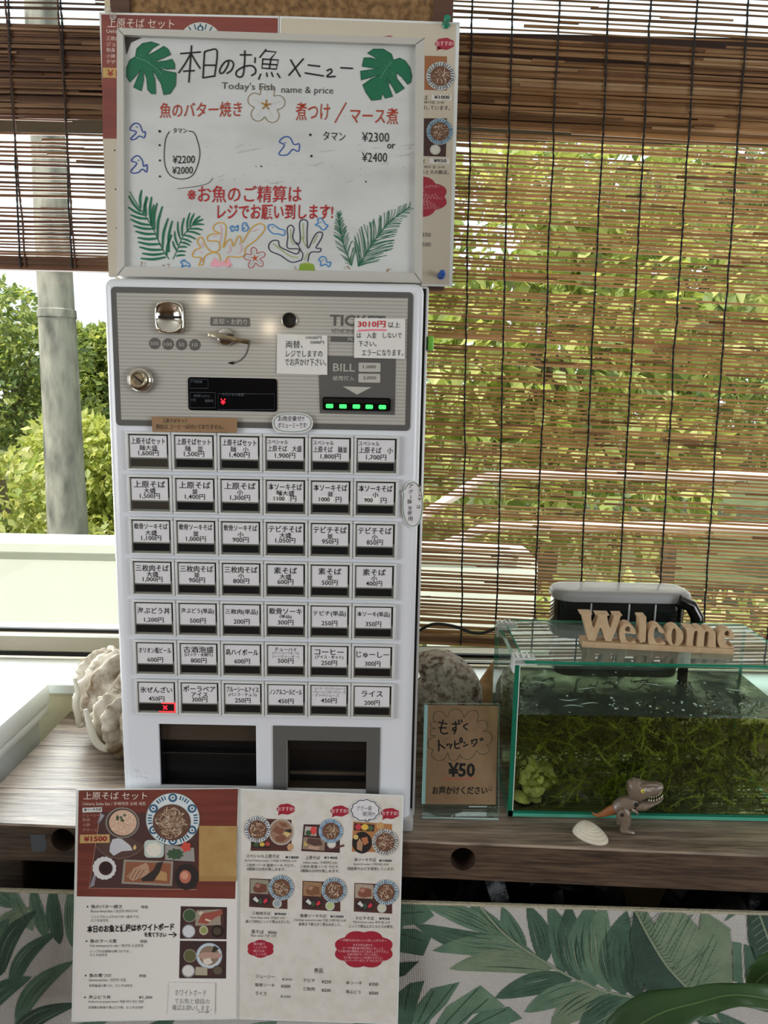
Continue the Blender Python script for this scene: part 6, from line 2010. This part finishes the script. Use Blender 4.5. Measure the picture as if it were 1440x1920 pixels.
slab('letter', [UV(A_, [(1098, 240), (1232, 240), (1226, 590), (1215, 660), (1130, 680), (1108, 620), (1122, 330)])], DEP, 0, 'mdf', ws)
slab('letter', [UV(B_, [(185, 505), (130, 512), (88, 480), (80, 425), (45, 415), (15, 470), (10, 580), (40, 660), (100, 690), (170, 660), (205, 690), (130, 750), (40, 760), (-60, 720), (-88, 600), (-70, 480), (-10, 405), (60, 385), (140, 420)], SW)], DEP, 0, 'mdf', ws)
slab('letter', [UV(B_, [(365 + 142 * math.cos(2 * PI * k / 24), 572 + 168 * math.sin(2 * PI * k / 24)) for k in range(24)]), UV(B_, [(352 + 46 * math.cos(2 * PI * k / 20), 572 + 142 * math.sin(2 * PI * k / 20)) for k in range(20)])], DEP, 0, 'mdf', ws)
slab('letter', [UV(B_, [(530, 425), (690, 430), (718, 448), (760, 425), (800, 424), (845, 445), (870, 466), (905, 444), (950, 438), (1010, 455), (1045, 500), (1052, 560), (1055, 770), (560, 750), (575, 560), (570, 470)]), UV(B_, [(690, 510), (705, 480), (735, 475), (755, 505), (745, 640), (735, 742), (665, 735), (668, 650)]), UV(B_, [(865, 525), (880, 490), (915, 482), (942, 512), (935, 640), (920, 752), (850, 745), (855, 650)])], DEP, 0, 'mdf', ws)
slab('letter', [UV(B_, [(1362, 608), (1280, 606), (1200, 602), (1212, 660), (1250, 728), (1310, 745), (1350, 715), (1355, 780), (1240, 795), (1135, 760), (1090, 650), (1108, 540), (1180, 462), (1260, 450), (1340, 490), (1366, 560)], SW), UV(B_, [(1205, 552), (1213, 490), (1258, 475), (1287, 512), (1285, 566)], 2)], DEP, 0, 'mdf', ws)
bl = [VP_.uv(*A_(148, 645)), VP_.uv(*B_(1350, 762))]
b = MB()
e0, e1 = bl[0][0], bl[1][0]
b.prism(VP_, [(e0, 0), (e1, 0), (e1, bl[1][1] - .001), (e0, bl[0][1])], DEP - .004, .0035, 'mdf')
o = b.build('base', ws, False)
fix_normals(o)

# ------------------------------------------------------------------ acrylic stand with the kraft card
mat('kraft_card', (158, 122, 92), .7, var=((150, 114, 84), 80, .35, .65))
acr = clear('acrylic', (.93, .96, .955), rough=.02)
acr_e = mat('acrylic_edge', (196, 226, 224), .15, trans=((206, 236, 234), .4))
s0, s1 = hz(790, 1531, .7215), hz(935, 1531, .7215)
SP = PL((s0.x, s0.y + .006, .7215), (s1.x - s0.x, s1.y - s0.y, 0), (0, .036, .168))
sg = thing('card_stand', 'clear acrylic stand with a handwritten brown card beside the ticket machine', 'sign stand', (.127, 1.08, .72))
u0, v0 = SP.uv(796, 1319)
u1, v1 = SP.uv(936, 1322)
ub0, ub1 = SP.uv(791, 1529)[0], SP.uv(934, 1529)[0]
u0, u1 = (u0 + ub0) / 2, (u1 + ub1) / 2
b = MB()
def edged(b, pl, a0, a1, c0, c1, d0, d1):
    A4 = [pl.p(a0, c0, d1), pl.p(a1, c0, d1), pl.p(a1, c1, d1), pl.p(a0, c1, d1)]
    B4 = [pl.p(a0, c0, d0), pl.p(a1, c0, d0), pl.p(a1, c1, d0), pl.p(a0, c1, d0)]
    b.poly(A4, acr)
    b.poly(B4[::-1], acr)
    for k in range(4):
        k2 = (k + 1) % 4
        b.poly([A4[k2], A4[k], B4[k], B4[k2]], acr_e)
edged(b, SP, u0, u1, 0, v0, .0012, .003)
edged(b, SP, u0, u1, 0, v0, -.0035, -.0017)
b.build('acrylic_sleeve', sg, False)
b = MB()
b.box(s0.x + .001, s1.x - .001, s0.y - .002, s0.y + .040, .7205, .7225, acr, 0)
b.box(s0.x + .001, s1.x - .001, s0.y - .003, s0.y - .002, .7205, .7225, acr_e, 0)
b.build('foot', sg, False)
b = MB()
kc = [(801, 1322), (934.5, 1323.5), (929.5, 1509), (796, 1508)]
b.prism(SP, [SP.uv(*p) for p in kc], -.0016, -.0006, 'kraft_card')
b.ppoly(SP, [(796, 1321), (802.5, 1322), (797, 1508), (790.5, 1507)], ink((168, 206, 206)), -.0003)
cl = [(250, 1210), (250, 1140), (275, 1105), (330, 1090), (385, 1105), (445, 1178), (480, 1090), (560, 1055), (620, 1070), (660, 1110), (685, 1178), (730, 1110), (800, 1078), (860, 1090), (888, 1150), (862, 1250), (920, 1218), (990, 1230), (1020, 1290), (1000, 1345), (958, 1374), (1040, 1385), (1085, 1450), (1065, 1540), (1000, 1575), (1045, 1610), (1030, 1670), (960, 1700), (900, 1690), (862, 1650), (820, 1720), (740, 1775), (650, 1745), (625, 1700), (590, 1770), (520, 1790), (465, 1740), (452, 1675), (410, 1760), (320, 1790), (240, 1745), (222, 1690), (245, 1634), (190, 1615), (170, 1560), (190, 1490), (278, 1440), (215, 1430), (205, 1380), (225, 1345), (275, 1335), (215, 1310), (210, 1260), (240, 1240), (290, 1245)]
def C_(*p): return [(780 + x * .1319, 1190 + y * .1319) for x, y in p]
b.stroke(SP, C_(*cl), .9, ink((52, 60, 40)), -.0003, True, True)
for s in ([(388, 1212), (355, 1330), (360, 1390), (405, 1410), (455, 1398)], [(318, 1245), (440, 1270)], [(330, 1325), (430, 1325)],
          [(515, 1272), (625, 1268)], [(560, 1235), (570, 1320), (560, 1380), (540, 1412)], [(565, 1320), (530, 1330), (530, 1365), (568, 1350)], [(605, 1215), (615, 1250)], [(645, 1210), (655, 1245)], [(735, 1265), (675, 1305), (728, 1352)],
          [(325, 1500), (325, 1655)], [(330, 1555), (410, 1618)], [(440, 1555), (452, 1578)], [(472, 1548), (482, 1572)], [(512, 1555), (485, 1618)],
          [(552, 1510), (555, 1590), (575, 1618), (620, 1608)], [(555, 1560), (615, 1548)], [(625, 1490), (650, 1470), (655, 1520), (630, 1530), (625, 1490)], [(680, 1528), (700, 1540)], [(675, 1588), (735, 1562)], [(790, 1500), (800, 1550)], [(795, 1510), (860, 1488), (862, 1530), (815, 1590)], [(910, 1478), (925, 1505)], [(935, 1468), (952, 1498)]):
    b.stroke(SP, C_(*s), 2.7, MK_BLACK, -.0002)
b.text(SP, '¥50', 840, 1430, 51, 27, MK_BLACK, -.0002, .0, .03)
b.stroke(SP, [(834, 1460), (860, 1461), (892, 1459)], 2.6, ink((190, 96, 78)), -.0003)
b.text(SP, 'お声かけください', 811, 1474, 103, 16, MK_BLACK, -.0002, .0, .02)
b.stroke(SP, [(916, 1479), (919, 1482.5), (923, 1479)], 1, MK_BLACK, -.0002)
for x in (917, 922):
    b.disc(SP, x, 1475.5, .8, .8, MK_BLACK, -.0002, 8)
b.build('card', sg, False)

# ------------------------------------------------------------------ shells
mat('clam', (214, 206, 190), .8, var=((112, 92, 64), 26, .40, .66), bump=(45, .7), detail=8)
mat('clam_rim', (226, 222, 208), .6)
mat('turban', (206, 198, 188), .7, var=((108, 84, 72), 85, .44, .66), bump=(80, .5), detail=9)
mat('turban_rim', (150, 112, 92), .7, var=((110, 78, 62), 30, .4, .7))
mat('conch_tan', (222, 186, 140), .6, var=((150, 106, 66), 30, .4, .7))
def hashn(x, y, z, s):
    return math.sin(x * 12.9 * s + y * 7.3 * s + 1.3) * math.cos(y * 9.1 * s - z * 11.7 * s + .7) * math.sin(z * 8.3 * s + x * 4.1 * s)
gc = thing('giant_clam_shell', 'big ruffled white giant clam shell on the table left of the ticket machine', 'shell', (-.47, 1.29, .72))
def ruffle(name, c, rx, ry, rz, nr, amp, tilt, seed, zmin=.7205):
    """thick fluted half of the clam: rounded body with radiating folds and scaly frills"""
    r_ = random.Random(seed)
    ph = r_.uniform(0, 6)
    vs, fs = [], []
    nu, nv = 120, 64
    for j in range(nv + 1):
        el = -PI / 2 + PI * j / nv
        for i in range(nu):
            az = 2 * PI * i / nu
            d = Vector((math.cos(el) * math.cos(az), math.cos(el) * math.sin(az), math.sin(el)))
            rib = abs(math.cos(az * nr / 2 + ph + .35 * math.sin(2 * el + ph)))
            k = 1 + amp * (rib ** .8 - .55) * math.cos(el) ** .4 * (1.0 + .35 * math.sin(el))
            k += .030 * math.sin(el * 21 + 2 * rib + ph) * rib * math.cos(el)
            k += .10 * hashn(d.x, d.y, d.z, .31) + .07 * hashn(d.x, d.y, d.z, .83) + .035 * hashn(d.x, d.y, d.z, 2.1)
            p = Vector((d.x * rx * k, d.y * ry * k, d.z * rz * k))
            p.x += tilt * p.z
            q = Vector(c) + p
            q.z = max(q.z, zmin)
            q.x = min(q.x, -.3815)
            vs.append(q)
    for j in range(nv):
        for i in range(nu):
            k, k2 = j * nu + i, j * nu + (i + 1) % nu
            fs.append((k, k2, k2 + nu, k + nu))
    return MB().add(vs, fs, 'clam').build(name, gc, True, angle=80)
ruffle('valve', (-.455, 1.315, .800), .098, .062, .082, 9, .26, .20, 1)
v2 = ruffle('valve', (-.432, 1.235, .778), .066, .050, .056, 11, .30, -.15, 4)
ruffle('valve', (-.515, 1.345, .835), .055, .036, .038, 8, .25, .3, 6)
for pts, rad in (([(160, 1330), (166, 1352), (172, 1372), (180, 1390), (194, 1402), (212, 1404), (235, 1398)], .0035), ([(139, 1272), (146, 1300), (142, 1320), (147, 1345), (150, 1360), (165, 1352)], .003)):
    b = MB()
    b.tube(catmull([tuple(hy(x, y, 1.195 if rad > .0032 else 1.27)) for x, y in pts], 6), [rad * (.4 + .6 * math.sin(PI * k / (6 * (len(pts) - 1)))) + .0006 for k in range(6 * (len(pts) - 1) + 1)], 'clam_rim', 10, flat=1.8)
    b.build('rim', v2)

def spiral_shell(name, parent, c, axis, upv, R0, turns, m, grow=.13, tube=.52, lift=.55):
    ax = Vector(axis).normalized()
    x = (Vector(upv) - ax * Vector(upv).dot(ax)).normalized()
    y = ax.cross(x)
    nth, nr = int(turns * 40), 22
    rings = []
    for i in range(nth + 1):
        th_ = -2 * PI * turns * (1 - i / nth)
        s = math.exp(grow * th_)
        Rr = R0 * s
        ctr = Vector(c) + (x * math.cos(th_) + y * math.sin(th_)) * (Rr * (1 - tube)) + ax * (R0 * lift * (1 - s))
        rad = x * math.cos(th_) + y * math.sin(th_)
        ring = []
        for k in range(nr):
            a_ = 2 * PI * k / nr
            q = Rr * tube * (1 + .03 * math.sin(18 * th_))
            p = ctr + rad * (q * math.cos(a_)) + ax * (q * .95 * math.sin(a_))
            p += rad * (hashn(p.x, p.y, p.z, 11) * .0015)
            ring.append(p)
        rings.append(ring)
    return MB().rings(rings, m).build(name, parent, True, angle=80)
ts = thing('turban_shell', 'large round speckled grey-brown turban shell behind the card stand', 'shell', (.122, 1.335, .72))
sc0 = hy(822, 1305, 1.33)
spiral_shell('spire', ts, (.119, 1.335, .797), (-.42, -.9, .06), (-.6, 0, .8), .0935, 3.4, 'turban', .085, .50, .62)
mm = Vector((.118, 1.338, .8065))
# pointed brown conch leaning between turban shell and tank
cs_ = hy(922, 1262, 1.345)
bz = MB()
rings = []
for k in range(15):
    t = k / 14
    q = (.004 + .026 * math.sin(PI * (t ** .7)) ** 1.1) * (1 if k < 14 else .1)
    ctr = Vector((.206 + .014 * t - .0 * t, 1.388 - .012 * t, .7245 + .135 * t + .0))
    rings.append([ctr + Vector((math.cos(2 * PI * j / 18) * q * (1 + .14 * math.sin(3 * 2 * PI * j / 18 + 5 * t)), math.sin(2 * PI * j / 18) * q * .7, .004 * math.sin(2 * PI * j / 18 + 9 * t))) for j in range(18)])
bz.rings(rings, 'conch_tan')
tag(bz.build('conch_shell', None, True, (.205, 1.36, .72)), 'pointed tan conch shell standing between the turban shell and the fish tank', 'shell')
# white cockle on the table edge
mat('cockle', (216, 210, 194), .55, var=((196, 186, 166), 30, .4, .75), bump=(60, .15))
b = MB()
nu, nv = 88, 30
c = Vector((.3150, 1.016, .7203))
tl = hz(1088, 1541, .7203); br_ = hz(1139, 1580, .7203); tr = hz(1120, 1545, .7203)
vs = []
a0 = math.radians(-38)
for layer in (0, 1):
    for j in range(nv + 1):
        t = j / nv
        for i in range(nu):
            a_ = 2 * PI * i / nu
            ex, ey = .0270 * math.cos(a_), .0180 * math.sin(a_) * (1 + .12 * math.cos(a_))
            x = -.010 * (1 - t) + ex * t
            y = .007 * (1 - t) + ey * t
            rib = .0008 * math.sin(44 * a_) * t
            conc = .0007 * math.sin(t * 48)
            z = .0165 * (1 - t ** 2.1) ** .85 + rib + conc * t + .0009 - layer * .0009
            vs.append(c + Vector((x * math.cos(a0) - y * math.sin(a0), (x * math.sin(a0) + y * math.cos(a0)), z)))
S = nu * (nv + 1)
fs = []
for j in range(nv):
    for i in range(nu):
        k, k2 = j * nu + i, j * nu + (i + 1) % nu
        fs.append((k, k + nu, k2 + nu, k2))
        fs.append((S + k, S + k2, S + k2 + nu, S + k + nu))
for i in range(nu):
    k, k2 = nv * nu + i, nv * nu + (i + 1) % nu
    fs.append((k, S + k, S + k2, k2))
b.add(vs, fs, 'cockle')
tag(b.build('cockle_shell', None, True, (c.x, c.y, .72)), 'small white ribbed cockle shell lying on the table edge left of the toy dinosaur', 'shell')

# ------------------------------------------------------------------ toy dinosaur
mat('dino_grey', (112, 98, 84), .32, coat=.3, bump=(140, .25))
mat('dino_tail', (136, 84, 46), .4, bump=(140, .2))
mat('dino_tooth', (220, 214, 190), .4)
mat('eye_yellow', (214, 206, 90), .3)
DY = 1.032
def D_(x, y, dy=0.0):
    return hy(1060 + x * .13889, 1440 + y * .13889, DY + dy)
SX = .13889 * .00076
def loft(b, secs, m, n=20, p=2.0):
    """secs: (x, y, dy, half height, half depth, direction angle in the picture plane)"""
    rings = []
    for x, y, dy, hh, hd, an in secs:
        c = D_(x, y, dy)
        u = Vector((-math.sin(an), 0, math.cos(an)))
        rings.append([c + u * (hh * SX * math.sin(2 * PI * k / n)) + Vector((0, 1, 0)) * (hd * SX * math.cos(2 * PI * k / n)) for k in range(n)])
    return b.rings(rings, m)
dn_ = thing('toy_dinosaur', 'grey-brown toy tyrannosaur with open jaws and orange-brown tail before the fish tank', 'toy', (D_(800, 890).x, DY, .72))
b = MB()
loft(b, [(650, 570, 0, 70, 60, .45), (700, 540, 0, 105, 85, .5), (780, 500, 0, 120, 95, .55), (850, 470, 0, 112, 90, .6), (910, 440, 0, 95, 80, .7), (950, 410, 0, 60, 60, .8)], 'dino_grey')
loft(b, [(880, 560, -60 * SX, 40, 34, -.6), (930, 580, -60 * SX, 32, 30, -.9), (968, 605, -60 * SX, 24, 22, -1.4), (968, 632, -60 * SX, 12, 12, -1.5)], 'dino_grey')
b.build('torso', dn_)
b = MB()
loft(b, [(360, 598, 0, 6, 6, -.6), (385, 625, 0, 22, 18, -.5), (430, 640, 0, 28, 24, 0), (500, 620, 0, 45, 36, .35), (580, 585, 0, 64, 50, .42), (655, 560, 0, 78, 62, .45)], 'dino_tail')
b.build('tail', dn_)
b = MB()
loft(b, [(842, 250, 0, 85, 60, .05), (870, 285, 0, 150, 105, .05), (950, 290, 0, 168, 125, 0), (1030, 300, 0, 150, 122, -.05), (1090, 292, 0, 122, 105, -.08), (1160, 280, 0, 108, 92, -.1), (1230, 272, 0, 98, 82, -.15), (1285, 268, 0, 78, 66, -.2), (1312, 268, 0, 40, 36, -.2)], 'dino_grey', 24)
loft(b, [(1010, 232, -75 * SX, 14, 26, .1), (1060, 238, -92 * SX, 26, 24, .1), (1150, 228, -82 * SX, 24, 24, .0), (1240, 232, -60 * SX, 20, 22, -.1), (1290, 250, -40 * SX, 12, 16, -.3)], 'dino_grey', 12)
loft(b, [(905, 190, 0, 40, 50, .9), (945, 170, 0, 50, 70, .5), (990, 185, 0, 40, 72, -.3), (1040, 215, 0, 20, 60, -.5)], 'dino_grey', 16)
hd = b.build('head', dn_)
b = MB().lathe([(29 * SX, -.001), (29 * SX, .001), (22 * SX, .0022), (0, .0026)], D_(1044, 312, -112 * SX), (0.1, -1, .15), 'eye_yellow', 18)
b.lathe([(11 * SX, .002), (10 * SX, .0030), (0, .0032)], D_(1044, 312, -112 * SX), (0.1, -1, .15), 'dark_gap', 12)
b.build('eye', hd)
b = MB()
for x, y in ((1135, 392), (1165, 395), (1198, 392), (1230, 382), (1258, 366), (1282, 345), (1298, 322)):
    b.lathe([(9 * SX, 0), (6 * SX, 14 * SX), (0, 26 * SX)], D_(x, y - 8, -62 * SX), (0, 0, -1), 'dino_tooth', 8)
b.build('teeth', hd)
b = MB()
loft(b, [(935, 500, 0, 60, 80, 0), (990, 500, 0, 72, 92, .05), (1060, 500, 0, 70, 90, .12), (1130, 480, 0, 45, 78, .25), (1210, 455, 0, 28, 66, .3), (1280, 425, 0, 24, 50, .45), (1318, 390, 0, 12, 26, .7)], 'dino_grey', 20)
jw = b.build('jaw', dn_)
b = MB()
for x, y in ((1128, 442), (1160, 446), (1195, 446), (1235, 436), (1268, 420), (1298, 402), (1312, 382)):
    b.lathe([(9 * SX, 0), (6 * SX, 14 * SX), (0, 28 * SX)], D_(x, y, -58 * SX), (0, 0, 1), 'dino_tooth', 8)
b.build('teeth', jw)
b = MB().lathe([(30 * SX, 0), (30 * SX, .0004), (22 * SX, .0006), (0, .0006)], D_(960, 497, -82 * SX), (0, -1, 0), 'dark_gap', 16)
b.build('joint_hole', jw)
for s, dxx in ((-1, 0), (1, -70)):
    b = MB()
    dy = s * 95 * SX
    fo = (.0, .0)
    loft(b, [(790 + dxx, 548, dy, 12, 30, -1.4), (790 + dxx, 590, dy, 92, 40, -1.5), (790 + dxx, 650, dy, 98, 44, -1.5), (820 + dxx, 720, dy, 72, 40, -1.55), (808 + dxx, 780, dy, 62, 38, -1.6), (790 + dxx, 830, dy, 56, 38, -1.55), (800 + dxx, 868, dy, 62, 42, -1.3)], 'dino_grey', 18)
    loft(b, [(740 + dxx, 850, dy, 34, 40, 0), (800 + dxx, 850, dy, 40, 52, 0), (870 + dxx, 862, dy, 30, 52, -.1), (920 + dxx, 878, dy, 14, 40, -.2)], 'dino_grey', 16)
    for q in (-26, 0, 26):
        loft(b, [(890 + dxx, 868, dy + q * SX, 16, 14, -.2), (938 + dxx, 884, dy + q * SX, 6, 6, -.3)], 'dino_grey', 8)
    lg = b.build('leg', dn_)
    lo = min(v.co.z + .72 for v in lg.data.vertices)
    lg.location.z -= (lo - .7204)
    if s < 0:
        MB().lathe([(26 * SX, 0), (26 * SX, .0004), (20 * SX, .0006), (0, .0006)], D_(768, 636, dy - 43 * SX), (0, -1, 0), 'dark_gap', 16).build('joint_hole', lg)

# ------------------------------------------------------------------ white storage box left of the table
mat('box_white', (222, 228, 228), .45)
bx = thing('storage_box', 'white plastic storage box with a deep lid left of the table', 'box', (-.86, 1.12, 0))
b = MB().box(-1.12, -.634, .80, 1.355, .762, .802, 'box_white', .004)
b.build('lid', bx)
b = MB()
b.box(-1.115, -.637, .803, 1.352, .742, .7605, 'box_white', .003)
b.box(-1.10, -.650, .815, 1.340, 0.0, .744, 'box_white', .004)
b.build('body', bx)

# ------------------------------------------------------------------ potted plant in the right foreground
mat('plant_leaf', (50, 84, 40), .4, spec=.4, var=((34, 58, 30), 6, .3, .7))
mat('plant_vein', (74, 100, 58), .4)
mat('plant_pot', (150, 104, 80), .7)
pg = thing('potted_plant', 'dark green broad-leaved potted plant in the lower right foreground', 'plant', (.56, .80, 0))
def bigleaf(spine, widths, nrm):
    bb = MB()
    sp = [Vector(p) for p in catmull([tuple(p) for p in spine], 5)]
    n = len(sp)
    rings = []
    for i, p in enumerate(sp):
        t = i / (n - 1)
        k = t * (len(widths) - 1)
        a_ = int(min(k, len(widths) - 2))
        wv = widths[a_] + (widths[a_ + 1] - widths[a_]) * (k - a_)
        d = (sp[min(i + 1, n - 1)] - sp[max(i - 1, 0)]).normalized()
        N = Vector(nrm)
        sd = d.cross(N).normalized()
        up_ = sd.cross(d).normalized()
        wav = .004 * math.sin(t * 21)
        rings.append([p + sd * (wv * q) + up_ * (abs(q) ** 1.5 * wv * .18 + wav * q * abs(q)) for q in (-1, -.66, -.33, 0, .33, .66, 1)])
    bb.rings(rings, 'plant_leaf', False, False, False)
    o = bb.build('leaf', pg, True, angle=180)
    md = o.modifiers.new('thickness', 'SOLIDIFY')
    md.thickness = .0009
    MB().tube([p + Vector(nrm) * .0006 for p in sp], .0012, 'plant_vein', 6).build('vein', o)
    return o
yl = .80
bigleaf([hy(1120, 2030, .76), hy(1168, 1950, .775), hy(1235, 1902, .785), hy(1310, 1880, .79), hy(1375, 1866, .79), hy(1450, 1876, .79), hy(1530, 1895, .80)], [.004, .024, .026, .015, .014, .014, .008], (.0, -.45, .9))
bigleaf([hy(1404, 1862, .86), hy(1422, 1838, .855), hy(1450, 1822, .85), hy(1500, 1835, .83)], [.003, .016, .022, .01], (0, -.8, .6))
b = MB()
for p in (hy(1520, 1900, .80), hy(1500, 1835, .83)):
    b.tube([(.58, .82, .24), (.60, .82, .36), p], [.006, .005, .004], 'plant_leaf', 8)
b.build('stem', pg)
b = MB().lathe([(.085, .0), (.09, .0), (.115, .22), (.12, .22), (.12, .25), (.108, .25), (.105, .23), (0, .23)], (.58, .82, 0.001), (0, 0, 1), 'plant_pot', 28)
b.build('pot', pg)

# ------------------------------------------------------------------ warm pendant lamps in the dining room behind the camera
mat('lamp_shade', (60, 48, 40), .6)
mat('bulb_warm', (255, 220, 160), .4, emit=((255, 205, 130), 10.0))
for k, (px, py, dist, lab) in enumerate(((383, 541, 3.6, 'warm pendant lamp hanging behind the camera on the left'), (505, 596, 3.6, 'warm pendant lamp hanging behind the camera near the middle'))):
    d = ray(px, py)
    h = EYE + d * (MY / d.y)
    d2 = Vector((d.x, -d.y, d.z))
    q = h + d2 * dist
    lt = thing('pendant_lamp', lab, 'lamp', (q.x, q.y, 2.549), 'pendant lamps over the dining room')
    MB().tube([(q.x, q.y, 2.549), (q.x, q.y, q.z + .06)], .004, 'lamp_shade', 8).build('cable', lt)
    MB().lathe([(.02, .10), (.045, .09), (.10, .03), (.12, .0), (.112, 0), (.09, .03), (.04, .082), (.0, .085)], (q.x, q.y, q.z - .02), (0, 0, 1), 'lamp_shade', 28, True, False).build('lamp_shade', lt)
    bb = MB()
    bb.lathe([(.001, -.015), (.008, -.013), (.014, -.005), (.015, .004), (.011, .014), (.009, .04), (0, .045)], (q.x, q.y, q.z), (0, 0, 1), 'bulb_warm', 18)
    bb.build('bulb', lt)
    light('lamp_light', 'POINT', (q.x, q.y, q.z - .06), 5, (1.0, .80, .55), shadow_soft_size=.03)
